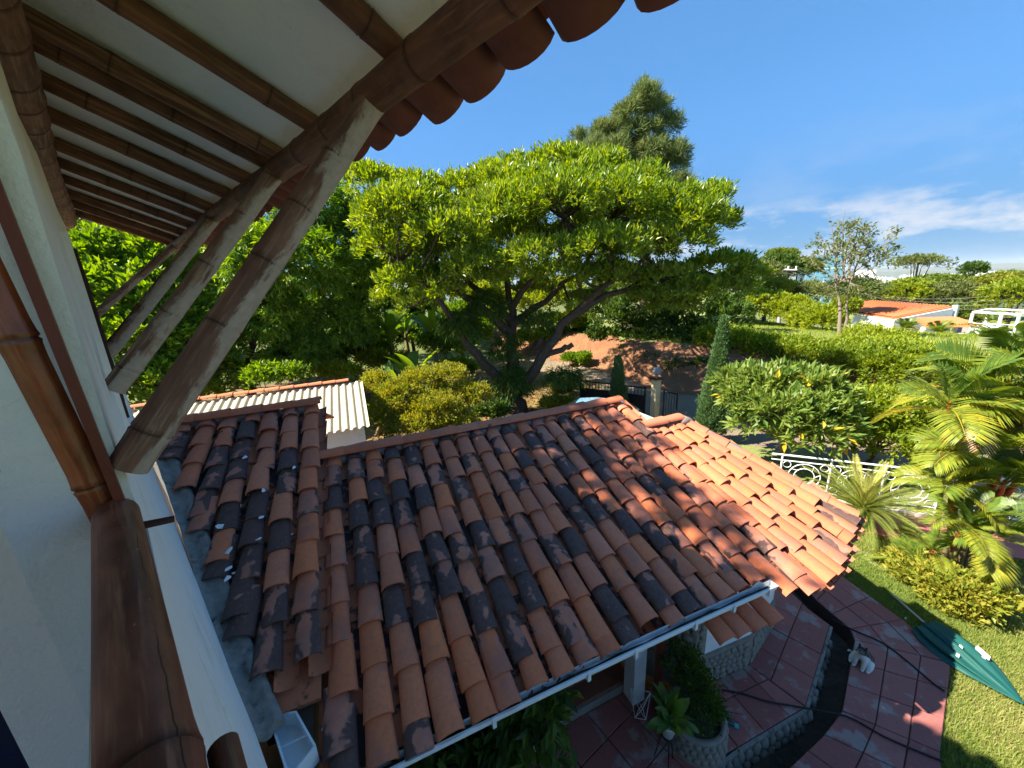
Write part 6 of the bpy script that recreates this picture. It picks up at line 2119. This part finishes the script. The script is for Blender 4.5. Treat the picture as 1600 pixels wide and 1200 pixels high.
def skin_mesh(name, verts, edges, radii, mat, parent, M, lev=2):
    me = bpy.data.meshes.new(name); me.from_pydata(verts, edges, [])
    o = bpy.data.objects.new(name + '_tmp', me); COL.objects.link(o)
    md = o.modifiers.new('s', 'SKIN'); md.use_smooth_shade = True
    for i, r in enumerate(radii):
        me.skin_vertices[0].data[i].radius = (r, r) if not hasattr(r, '__len__') else r
    me.skin_vertices[0].data[0].use_root = True
    o.modifiers.new('d', 'SUBSURF').levels = lev
    dg = bpy.context.evaluated_depsgraph_get()
    m2_ = bpy.data.meshes.new_from_object(o.evaluated_get(dg))
    m2_.name = name; bpy.data.objects.remove(o, do_unlink=True)
    m2_.materials.clear(); m2_.materials.append(mat)
    for p in m2_.polygons: p.use_smooth = True
    return link(bpy.data.objects.new(name, m2_), parent, M)
V = [(-0.06, 0, 0.09), (-0.035, 0, 0.15), (0.02, 0, 0.205), (0.055, 0, 0.25), (0.085, 0, 0.295), (0.125, 0, 0.285),     # rump, back, chest, neck, head, muzzle
     (0.055, 0.04, 0.15), (0.075, 0.042, 0.07), (0.08, 0.042, 0.015), (0.11, 0.042, 0.012),
     (0.055, -0.04, 0.15), (0.075, -0.042, 0.07), (0.08, -0.042, 0.015), (0.11, -0.042, 0.012),
     (-0.04, 0.075, 0.075), (0.03, 0.09, 0.05), (0.05, 0.085, 0.015), (0.085, 0.085, 0.012),
     (-0.04, -0.075, 0.075), (0.03, -0.09, 0.05), (0.05, -0.085, 0.015), (0.085, -0.085, 0.012),
     (-0.13, 0.02, 0.03), (-0.17, -0.05, 0.02), (-0.14, -0.13, 0.018), (-0.07, -0.17, 0.018)]
Ed = [(0, 1), (1, 2), (2, 3), (3, 4), (4, 5), (2, 6), (6, 7), (7, 8), (8, 9), (2, 10), (10, 11), (11, 12), (12, 13), (0, 14), (14, 15), (15, 16), (16, 17), (0, 18), (18, 19), (19, 20), (20, 21), (0, 22), (22, 23), (23, 24), (24, 25)]
Rr = [0.085, 0.080, 0.062, 0.042, 0.062, 0.030, 0.034, 0.024, 0.02, 0.018, 0.034, 0.024, 0.02, 0.018, 0.05, 0.038, 0.024, 0.018, 0.05, 0.038, 0.024, 0.018, 0.024, 0.02, 0.018, 0.012]
skin_mesh('body', V, Ed, Rr, M_CAT, cat, catM)
M_EYE = mat_flat('cat_eye', (0.02, 0.03, 0.01), 0.1, 0.1, 5, 0)
for sg in (-1, 1):
    mb = MB(); mb.add([(0.078, sg * 0.016, 0.335), (0.064, sg * 0.044, 0.325), (0.092, sg * 0.042, 0.325), (0.075, sg * 0.040, 0.368)], [(0, 1, 3), (1, 2, 3), (2, 0, 3)])
    mb.build('ear', M_CAT, cat, catM)
    mb = MB(); mb.lathe((0, 0, 0), [(0.0, -0.008), (0.008, 0), (0.0, 0.008)], 8); mb.build('eye', M_EYE, cat, catM @ Matrix.Translation((0.132, sg * 0.024, 0.308)))
mb = MB(); mb.lathe((0, 0, 0), [(0.0, -0.006), (0.007, 0), (0.0, 0.006)], 8); mb.build('nose', M_NAVY, cat, catM @ Matrix.Translation((0.156, 0, 0.288)))

# ------------------------------------------------------------------ folded green parasol on the lawn
ua, ub = G(1446, 980, 0.02), G(1599, 1101, 0.0)
up0 = G(1392, 927, 0.0)
umb = thing('folded_parasol', ua.lerp(ub, .4), 'folded dark green garden parasol lying on the lawn with its pole towards the annex', 'parasol')
ax = (ub - ua).normalized(); sx_ = Vector((ax.y, -ax.x, 0)).normalized(); zx = sx_.cross(ax)
if zx.z < 0: zx = -zx
L_ = (ub - ua).length
mb = MB()
nu, nv_ = 30, 96
vs = []
for i in range(nu + 1):
    t = i / nu
    prof_ = max(0.03, math.sin(math.pi * (0.16 + 0.84 * t) ** 0.8) ** 0.75) if t < 0.97 else 0.05
    w = 0.235 * prof_
    for j in range(nv_):
        th = 2 * math.pi * j / nv_
        pl_ = 1 + (0.30 * math.cos(th * 8 + t * 2.3) + 0.10 * math.cos(th * 19 + t * 9)) * min(1, (1 - t) * 2.2)
        x_ = w * pl_ * math.cos(th); z_ = max(0.004, 0.07 + w * 0.34 * pl_ * math.sin(th))
        vs.append(ua + ax * (t * L_ + 0.025 * math.cos(th * 7) * (1 - t)) + sx_ * x_ + Vector((0, 0, -0.06 + z_)))
fs = [(i * nv_ + j, i * nv_ + (j + 1) % nv_, (i + 1) * nv_ + (j + 1) % nv_, (i + 1) * nv_ + j) for i in range(nu) for j in range(nv_)]
mb.add(vs, fs, True)
M_UMB, nt, b_ = new_mat('green_canopy_cloth', 0.6)
oc = ocoord(nt)
cg = mixc(nt, noise(nt, oc, 5, 4), (0.006, 0.060, 0.052), (0.010, 0.090, 0.076))
nt.links.new(cg, b_.inputs['Base Color'])
mb.build('canopy', M_UMB, umb)
mb = MB(); mb.tube([up0 + Vector((0, 0, 0.0)), ua + ax * 0.25 + Vector((0, 0, 0.02))], 0.016, 8); mb.build('pole', mat_flat('pale_pole', (0.42, 0.38, 0.30), 0.5, 0.15, 8), umb)
# worn white print on the cloth
mb = MB()
for (u, v, w, h) in ((1530, 1012, 0.05, 0.03), (1536, 1018, 0.06, 0.035), (1543, 1024, 0.05, 0.03), (1538, 1026, 0.035, 0.02), (1502, 1009, 0.035, 0.015), (1497, 1022, 0.03, 0.012)):
    c = G(u, v, 0.115)
    vs = [c + ax * (a_ * w) + sx_ * (b2 * h) + Vector((0, 0, random.gauss(0, .003))) for a_, b2 in ((-.5, -.4), (-.1, -.6), (.5, -.3), (.6, .2), (.1, .55), (-.45, .5))]
    mb.slab(vs, (0, 0, 0.045))
mb.build('print', M_WHITE, umb)
c = G(1415, 966, -0.03); mb = MB(); mb.box(c, (0.05, 0.02, 0.012), 0.5); tag(mb.build('litter_scrap', M_WHITE), 'tiny white scrap on the shaded grass near the parasol pole', 'scrap')

# ------------------------------------------------------------------ hoses, nozzle
def hose(name, label, pix, r=0.0105, z=0.016):
    pts = []
    P_ = [G(u, v, z) for u, v in pix]
    for i in range(len(P_) - 1):
        p0_, p1_, p2_, p3_ = P_[max(i - 1, 0)], P_[i], P_[i + 1], P_[min(i + 2, len(P_) - 1)]
        for k in range(8):
            t = k / 8
            pts.append(0.5 * ((2 * p1_) + (p2_ - p0_) * t + (2 * p0_ - 5 * p1_ + 4 * p2_ - p3_) * t * t + (3 * p1_ - p0_ - 3 * p2_ + p3_) * t ** 3))
    pts.append(P_[-1])
    mb = MB(); mb.tube(pts, r, 7)
    return tag(mb.build(name, M_RUBBER), label, 'hose')
hose('hose', 'black hose crossing the upper walkway from the soil channel to the lawn edge', [(1300, 968), (1335, 985), (1380, 1005), (1420, 1035), (1455, 1065), (1476, 1080)])
hose('hose', 'black hose lying across the inner patio, the soil channel and the lower walkway', [(1128, 1078), (1160, 1084), (1200, 1096), (1240, 1103), (1290, 1112), (1330, 1122), (1380, 1150), (1430, 1172), (1475, 1190)])
nz = G(1139, 1129, 0.03)
noz = thing('hose_nozzle', nz, 'small teal hose nozzle on the patio beside the stone planter', 'nozzle')
d_ = (G(1147, 1131, 0.03) - G(1128, 1122, 0.05)).normalized()
mb = MB(); mb.tube([nz - d_ * 0.10, nz - d_ * 0.02, nz + d_ * 0.05], [0.012, 0.016, 0.02], 10); mb.build('barrel', mat_flat('dark_teal', (0.012, 0.10, 0.12), 0.4, 0.1, 5), noz)
mb = MB(); mb.tube([nz + d_ * 0.05, nz + d_ * 0.09], [0.024, 0.026], 12); mb.build('head', mat_flat('teal', (0.06, 0.36, 0.38), 0.4, 0.1, 5), noz)

# ------------------------------------------------------------------ plants by the veranda
def leafy(name, label, cat, base, n, L, W, mat, el=(0.2, 1.3), stemz=0.0, sc=1.0):
    base = Vector(base)
    t = thing(name, base, label, cat)
    for i in range(n):
        me = POTM[i % len(POTM)]
        add_frond(t, base + Vector((random.gauss(0, .02), random.gauss(0, .02), stemz)), i * 2.4 + random.gauss(0, .2), me, 'leaf', random.gauss(0, .3), sc * random.uniform(.75, 1.15))
    return t
POTM = [banana_leaf(0.30, 0.075, e_, d_, GRN['pot'], 'pot_leaf_mesh') for e_, d_ in ((1.4, 0.3), (1.25, 0.6), (1.05, 0.8), (0.9, 1.1), (1.2, 1.1), (0.65, 0.9), (0.95, 1.9))]
pb_ = G(1043, 1146, 0.42)
pot = thing('potted_plant', pb_, 'broad leaved green plant in a small white pot in front of the stone planter', 'plant')
mb = MB(); mb.lathe(pb_, [(0.05, 0.0), (0.055, 0.0), (0.085, 0.155), (0.092, 0.16), (0.09, 0.175), (0.078, 0.17), (0.07, 0.14), (0.0, 0.14)], 18); mb.build('pot', M_WHITE, pot)
mb = MB()
for a_ in (0.4, 2.5, 4.6):
    mb.tube([pb_ + Vector((0.05 * math.cos(a_), 0.05 * math.sin(a_), 0.0)), Vector((pb_.x + 0.11 * math.cos(a_), pb_.y + 0.11 * math.sin(a_), -0.02))], 0.006, 6)
mb.lathe(pb_ - Vector((0, 0, 0.004)), [(0.0, -0.006), (0.07, -0.006), (0.07, 0.002), (0.0, 0.002)], 16)
mb.build('stand', M_BLACK, pot)
for i in range(24):
    add_frond(pot, pb_ + Vector((random.gauss(0, .025), random.gauss(0, .025), 0.15)), i * 2.4 + random.gauss(0, .25), POTM[i % len(POTM)], 'leaf', random.gauss(0, .3), random.uniform(0.75, 1.15))
# dark shrub inside the planter
ps = [(pc.x, pc.y, 0.52, 0.25, 0.25, 0.22), (pc.x - .12, pc.y + .14, 0.80, 0.20, 0.20, 0.22), (pc.x - .02, pc.y + .08, 0.68, 0.22, 0.22, 0.2), (pc.x + 0.08, pc.y - .08, 0.42, .20, .20, .14)]
make_tree('planter_shrub', 'dark small leaved bush growing in the round stone planter', 'shrub', (pc.x, pc.y, 0.30), ps, 380, 10, 0.042, 0.45, 'dark', r0=0.02, nb=60, inner=0.4, jitter=0.03)
mb = MB(); mb.lathe((pc.x, pc.y, 0.254), [(0.0, 0.004), (0.256, 0.0)], 20); mb.build('soil', M_SOIL, planter)
# hanging / climbing leaves under the gutter
us = [tuple(SW(-0.45, -2.35, 0.95)) + (0.33, 0.25, 0.75), tuple(SW(-0.85, -2.25, 0.7)) + (0.4, 0.3, 0.6), tuple(SW(-1.35, -2.35, 0.7)) + (0.45, 0.3, 0.7), tuple(SW(-0.25, -2.5, 1.5)) + (0.16, 0.16, 0.35)]
make_tree('broadleaf_shrub', 'broad leaved shrub growing under the white gutter left of the rusty downpipe', 'shrub', SW(-0.8, -2.3, -0.1), us, 260, 7, 0.15, 0.40, 'dark', r0=0.03, nb=40, inner=0.4, droop=0.7, upw=0.0, jitter=0.04)
# wire stand
ws = G(1000, 1118, 0.0)
stand = thing('wire_plant_stand', ws, 'geometric white wire plant stand at the foot of the white column', 'stand')
mb = MB()
top = [ws + Vector((0.13 * math.cos(a_), 0.13 * math.sin(a_), 0.30)) for a_ in (0.3, 2.4, 4.5)]
bot = [ws + Vector((0.07 * math.cos(a_), 0.07 * math.sin(a_), 0.0)) for a_ in (1.35, 3.45, 5.55)]
for i in range(3):
    mb.tube([top[i], top[(i + 1) % 3]], 0.004, 5); mb.tube([bot[i], bot[(i + 1) % 3]], 0.004, 5)
    mb.tube([top[i], bot[i]], 0.004, 5); mb.tube([top[(i + 1) % 3], bot[i]], 0.004, 5)
mb.build('frame', M_WHITE, stand)
# small bright plants
for lab, p, sc in (('small bright fern like plant at the upper end of the white fence', (5.95, 8.0, -0.08), 0.9), ('low leafy plant at the foot of the tall cypress', (5.9, 10.1, -0.08), 0.9)):
    t = thing('garden_plant', p, lab, 'plant')
    for i in range(11):
        add_frond(t, Vector(p), i * 2.4, FPAL[random.choice((1, 3, 5, 7))], 'leaf', 0, 0.35 * sc)

# ------------------------------------------------------------------ white shards on the left slope
M_SHARD = mat_flat('white_shard', (0.80, 0.82, 0.85), 0.4, 0.04, 20, 0.0)
SHM = []
for k in range(6):
    r_ = random.Random(40 + k); mb = MB(); n = r_.choice((4, 5, 5, 6))
    poly = [(0.5 * math.cos(2 * math.pi * i / n + r_.uniform(-.3, .3)) * r_.uniform(.6, 1.1), 0.34 * math.sin(2 * math.pi * i / n + r_.uniform(-.3, .3)) * r_.uniform(.6, 1.1)) for i in range(n)]
    mb.prism(poly, 0, 0.10); SHM.append(mb.mesh('shard_mesh', M_SHARD))
def shard(s, t, h, size, label, group, tiltx=None):
    o = bpy.data.objects.new('white_shard', random.choice(SHM))
    yaw = random.uniform(0, 6.28)
    xv = (RD * math.cos(yaw) + UP * math.sin(yaw)); yv = RN.cross(xv)
    M = frame(RPt(s, t, h), xv * size, yv * size, RN * size * 0.7) @ Matrix.Rotation(random.uniform(-.5, .5), 4, 'X')
    link(o, None, M)
    tag(o, label, 'shard', group)
def st_from_px(u, v, h):
    d = ray(u, v); p0_ = RPt(0, 0, h)
    p = CAM + d * ((p0_ - CAM).dot(RN) / d.dot(RN)); q = p - RP0
    return q.dot(RD), q.dot(UP)
SL = 'small white broken shard caught between clay tiles of the raised left roof slope'
for (u, v, sz) in ((383, 714, .03), (380, 735, .03), (378, 752, .025), (375, 790, .035), (373, 805, .03), (372, 760, .03), (345, 745, .03), (303, 752, .03), (312, 727, .025), (418, 762, .04), (415, 780, .03), (417, 795, .03), (405, 772, .025), (458, 733, .035), (455, 775, .03), (450, 820, .035), (455, 835, .04), (445, 880, .03), (402, 835, .03), (400, 880, .03), (365, 895, .03), (370, 825, .03), (447, 862, .03), (401, 900, .03), (425, 900, .025), (340, 715, .025)):
    s, t = st_from_px(u, v, LH - 0.02); shard(s, t, LH - 0.025, sz * 1.4, SL, 'white shards scattered on the raised left roof')
for (u, v, sz, lab) in ((343, 822, .085, 'largest flat white shard, on the leftmost tile columns of the raised slope'), (358, 860, .085, 'square white shard just below the largest one on the raised slope'), (383, 714, .06, 'white shard high between the tile columns under the upper ridge tiles'), (411, 766, .065, 'white shard in the middle of the raised slope between two orange columns'),
                        (404, 842, .075, 'pointed white shard lying over a blackened tile in the middle of the raised slope'), (357, 888, .06, 'rounded white shard below the square one on the raised slope'), (356, 903, .065, 'lowest big white shard on the raised slope, near the cement flashing'), (408, 808, .05, 'white shard resting on a blackened tile of the raised slope'), (459, 730, .05, 'white shard beside the second tile column from the raised edge')):
    s, t = st_from_px(u, v, LH + 0.06); shard(s, t, LH + 0.055, sz, lab, 'white shards scattered on the raised left roof')
SM = 'tiny white shard lodged between clay tiles on the lower main slope'
for (u, v) in ((508, 1015), (542, 880), (588, 960), (552, 1020), (715, 945), (722, 1000), (698, 880), (652, 868), (780, 1050), (617, 1175), (505, 1140), (910, 872), (830, 790)):
    s, t = st_from_px(u, v, 0.03); shard(s, t, 0.035, 0.035, SM, 'white shards on the main slope')

# ------------------------------------------------------------------ distant buildings
M_ORANGE = mat_flat('orange_roof', (0.62, 0.185, 0.07), 0.85, 0.12, 0.8, 0.3)
def quad_px(pts):
    return [D(u, v, d) for u, v, d in pts]
hs = thing('orange_roofed_house', D(1420, 520, 48), 'white house with two low orange tiled roofs beyond the hedge', 'house')
q = quad_px([(1338, 488, 50), (1396, 496.5, 45), (1488, 479, 49), (1350, 469, 58)])
mb = MB(); mb.slab(q, (0, 0, 0.12)); rf = mb.build('roof', M_ORANGE, hs)
# tile rolls on the roof
for i in range(1, 30):
    f = i / 30
    mb = MB(); mb.tube([q[0].lerp(q[1], f) + gz * 0.03, q[3].lerp(q[2], f) + gz * 0.03], 0.07, 5, False); mb.build('tile_roll', M_ORANGE, rf)
mb = MB()
dn = Vector((0, 0, -2.6))
mb.slab([q[1] + dn, q[2] + dn * 1.35, q[2] + Vector((0, 0, -.14)), q[1] + Vector((0, 0, -.14))], (q[0] - q[1]).normalized() * 0.2)
mb.slab([q[0] + dn, q[1] + dn, q[1] + Vector((0, 0, -.14)), q[0] + Vector((0, 0, -.14))], Vector((0.05, -0.2, 0)))
mb.build('wall', M_WHITE, hs)
gn = (q[2] - q[1]).normalized(); go = Vector((gn.y, -gn.x, 0)); go = go if go.dot(CAM - q[1]) > 0 else -go
for f in (0.35, 0.62, 0.85):
    b_ = q[1].lerp(q[2], f); b_ = Vector((b_.x, b_.y, q[1].z - 1.1)) + go * 0.12
    mb = MB(); mb.box(b_, (0.9, 0.12, 1.0), math.atan2(gn.y, gn.x)); mb.build('window', M_DARKWOOD, hs)
mb = MB(); mb.tube([q[2] + Vector((.3, 0, 0.1)), q[2] + Vector((.3, 0, -3.0))], 0.22, 4); mb.build('corner_pillar', M_WHITE, hs)
q2_ = quad_px([(1445, 509, 42), (1534, 507, 43), (1495, 496, 47), (1431, 497, 46)])
mb = MB(); mb.slab(q2_, (0, 0, 0.15)); r2_ = mb.build('porch_roof', M_ORANGE, hs)
for i in range(1, 18):
    f = i / 18
    mb = MB(); mb.tube([q2_[0].lerp(q2_[1], f) + gz * 0.03, q2_[3].lerp(q2_[2], f) + gz * 0.03], 0.06, 5, False); mb.build('tile_roll', M_ORANGE, r2_)
for (u0, v0, u1, v1, d) in ((1444, 509, 1439, 530, 42), (1531, 507, 1528, 520, 43), (1495, 500, 1494, 520, 45)):
    mb = MB(); mb.tube([D(u0, v0, d) - gz * .1, Vector((D(u0, v0, d).x, D(u0, v0, d).y, D(u1, v1, d).z))], 0.16, 6); mb.build('pillar', M_WHITE, hs)
mb = MB(); a_, b2 = D(1395, 500, 50), D(1530, 505, 50)
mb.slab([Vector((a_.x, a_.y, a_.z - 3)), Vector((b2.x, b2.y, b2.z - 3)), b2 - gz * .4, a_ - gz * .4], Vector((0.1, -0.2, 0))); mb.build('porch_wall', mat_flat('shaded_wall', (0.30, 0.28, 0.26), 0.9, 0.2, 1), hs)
ter = thing('terrace', D(1555, 530, 44), 'cream walled terrace with white edge right of the orange roofed house', 'terrace')
e = [D(1478, 524, 41), D(1590, 527, 40), D(1640, 520, 44), D(1530, 512, 46)]
for p in e: p.z = e[0].z
mb = MB(); mb.slab([p for p in e], (0, 0, 0.18)); mb.build('slab', M_WHITE, ter)
mb = MB(); mb.slab([p - gz * 0.19 + (sum(e, Vector()) / 4 - p) * 0.02 for p in e], (0, 0, 2.2)); mb.build('wall', mat_flat('yellow_wall', (0.60, 0.48, 0.20), 0.85, 0.12, 1.0), ter)
per = thing('pergola', D(1555, 510, 43), 'white square post pergola standing on the cream terrace', 'pergola')
tz = e[0].z
P_ = [D(1520, 490, 43), D(1593, 493, 41.5), D(1612, 487, 45), D(1545, 486, 46.5)]
th_ = P_[0].z
for i, p in enumerate(P_ + [P_[0].lerp(P_[1], .64)]):
    mb = MB(); mb.box((p.x, p.y, (tz + th_) / 2), (0.12, 0.12, th_ - tz)); mb.build('post', M_WHITE, per)
for i in range(4):
    a_, b2 = P_[i].copy(), P_[(i + 1) % 4].copy(); a_.z = b2.z = th_ + 0.10
    mb = MB(); mb.tube([a_, b2], 0.08, 4); mb.build('beam', M_WHITE, per)
mb = MB()
for zz in (0.5, 0.95): mb.tube([Vector((e[0].x, e[0].y, tz + zz)).lerp(Vector((e[1].x, e[1].y, tz + zz)), 0.35), Vector((e[1].x, e[1].y, tz + zz)), Vector((e[2].x, e[2].y, tz + zz))], 0.03, 5)
tag(mb.build('railing', M_WHITE), 'thin white railing round the terrace under the pergola', 'railing')
pt_ = D(1547, 514, 43); pt_.z = tz
pot2 = thing('terrace_planter', pt_, 'white square planter with a small palm on the terrace', 'planter')
mb = MB(); mb.box(pt_ + gz * 0.3, (0.9, 0.9, 0.6)); mb.build('box', M_WHITE, pot2)
for i in range(8): add_frond(pot2, pt_ + gz * 0.7, i * 2.4, FPAL[(i * 2) % 8], 'frond', 0, 0.9)
for lab, u, v, d, sc in (('small palm in front of the white gable of the orange roofed house', 1412, 514, 40, 0.75), ('small palm below the porch roof of the orange roofed house', 1468, 521, 38, 0.75), ('small palm in front of the cream terrace wall', 1535, 535, 34, 0.75), ('small palm at the far right below the terrace', 1580, 541, 32, 0.75)):
    p = D(u, v, d); g0 = Vector((p.x, p.y, gh(p.x, p.y)))
    t = thing('garden_palm', g0, lab, 'palm', 'small palms by the distant house')
    mb = MB(); mb.tube([g0, g0.lerp(p, .5), p], [0.13, 0.1, 0.09], 7); mb.build('trunk', M_PSTEM, t)
    for i in range(18): add_frond(t, p, i * 2.4, FPAL[(i % 6) * 2], 'frond', random.gauss(0, .3), sc * random.uniform(.8, 1.1))
gl2 = mat_flat('blue_glass', (0.10, 0.24, 0.33), 0.15, 0.08, 0.3, 0.0)
bg = thing('glass_building', D(1282, 430, 130), 'blue glass fronted building on the skyline behind the bare tree', 'building')
c = D(1285, 413, 130)
Rz = -0.75
mb = MB(); mb.box((c.x, c.y, c.z - 7), (8.4, 7, 16.5), Rz); mb.build('tower', M_WHITE, bg)
ex = Vector((math.cos(Rz), math.sin(Rz), 0)); ey = Vector((-ex.y, ex.x, 0))
for i in range(5):
    for j in range(5):
        p = Vector((c.x, c.y, c.z + 0.6 - j * 3.3)) + ex * (-3.7 + i * 1.85) - ey * 3.52
        mb = MB(); mb.box(p, (1.75, 0.12, 3.1), Rz); mb.build('window', gl2, bg)
mb = MB(); mb.box((c.x + 10, c.y - 1, c.z - 9), (5, 5, 14), Rz); mb.build('annexe', M_WHITE, bg)
for i in range(5):
    p = Vector((c.x + 10, c.y - 1, c.z - 4.5)) + ex * (-1.6 + i * .8) - ey * 2.53
    mb = MB(); mb.box(p, (0.6, 0.12, 1.4), Rz); mb.build('window', gl2, bg)
# neighbour's building at the far left
nb_ = thing('neighbour_building', D(180, 380, 42), 'pale blue building with a white ledge far left beyond the eaves', 'building')
c = D(175, 368, 42); Rz = 0.75
mb = MB(); mb.box((c.x, c.y, c.z - 2.6), (9, 7, 8.5), Rz); mb.build('wall', mat_flat('pale_blue_wall', (0.22, 0.40, 0.58), 0.7, 0.1, 0.6), nb_)
ex = Vector((math.cos(Rz), math.sin(Rz), 0)); ey = Vector((-ex.y, ex.x, 0))
mb = MB(); mb.box(Vector((c.x, c.y, c.z - 0.9)) - ey * 0.5, (10, 7.4, 0.35), Rz); mb.build('ledge', M_WHITE, nb_)
for i in range(5):
    mb = MB(); mb.box(Vector((c.x, c.y, c.z + 0.5)) + ex * (-3.4 + 1.7 * i) - ey * 3.53, (1.2, 0.1, 1.2), Rz); mb.build('window', gl2, nb_)
# utility pole and wires
up_ = D(1227, 430, 42); ug = Vector((up_.x, up_.y, gh(up_.x, up_.y)))
pole = thing('utility_pole', ug, 'grey concrete utility pole with a crossarm behind the terrace hedge', 'pole')
top_ = D(1229, 421, 42)
M_CONC = mat_flat('pole_concrete', (0.34, 0.33, 0.31), 0.9, 0.15, 3)
mb = MB(); mb.tube([ug, Vector((ug.x, ug.y, top_.z + .1))], [0.15, 0.11], 8); mb.build('shaft', M_CONC, pole)
ca, cb = D(1200, 421, 43), D(1246, 422, 41)
mb = MB(); mb.tube([ca, cb], 0.07, 5); mb.build('crossarm', M_CONC, pole)
for f in (0.05, 0.35, 0.7, 0.95):
    p = ca.lerp(cb, f); mb = MB(); mb.lathe(p, [(0.05, 0.05), (0.09, 0.12), (0.05, 0.2), (0.07, 0.28), (0, 0.32)], 8); mb.build('insulator', M_WHITE, pole)
for k, (f, u, v) in enumerate(((0.05, 1640, 448), (0.35, 1640, 456), (0.7, 1640, 463), (0.95, 1640, 470))):
    a_ = ca.lerp(cb, f) + gz * 0.3; b2 = D(u, v, 58)
    pts = [a_.lerp(b2, i / 14) - gz * (1.9 * 4 * (i / 14) * (1 - i / 14)) for i in range(15)]
    mb = MB(); mb.tube(pts, 0.014, 4, False)
    tag(mb.build('power_line', M_CONC), ('uppermost', 'second highest', 'second lowest', 'lowest')[k] + ' of the four thin power lines running right from the utility pole', 'cable', 'power lines')
# city on the plain
M_CITY = mat_flat('city_wall', (0.74, 0.74, 0.72), 0.85, 0.08, 0.02, 0.0)
CITY = []
mb = MB(); mb.prism([(-.5, -.5), (.5, -.5), (.5, .5), (-.5, .5)], 0, 1); mb.prism([(-.2, -.2), (.1, -.2), (.1, .1), (-.2, .1)], 1.0, 1.12)
cm = mb.mesh('city_block_mesh', M_CITY)
for i in range(110):
    az = RA(random.choice((random.gauss(52, 1.4), random.gauss(43.5, 1.3), random.uniform(40, 56)))); r = random.uniform(7000, 9500)
    x, y = r * math.sin(az), r * math.cos(az)
    o = bpy.data.objects.new('city_block', cm)
    link(o, None, Matrix.Translation((x, y, gh(x, y) - 2)) @ Matrix.Rotation(random.uniform(0, 1.5), 4, 'Z') @ Matrix.Diagonal((random.uniform(45, 110), random.uniform(35, 80), random.uniform(35, 115), 1)))
    tag(o, 'white block of the city far out on the hazy plain', 'building', 'white city blocks on the plain')

# ------------------------------------------------------------------ haze
HAZE = True
if HAZE:
    mb = MB(); mb.box((0, 0, 30), (34000, 34000, 460))
    hm, nt, b_ = new_mat('haze_air')
    nt.nodes.remove(b_)
    pv_ = nd(nt, 'ShaderNodeVolumePrincipled')
    pv_.inputs['Color'].default_value = (0.80, 0.88, 1.0, 1)
    pv_.inputs['Density'].default_value = 0.00004
    nt.links.new(pv_.outputs[0], nt.nodes['Material Output'].inputs['Volume'])
    hz = mb.build('haze', hm)
    tag(hz, kind='stuff')
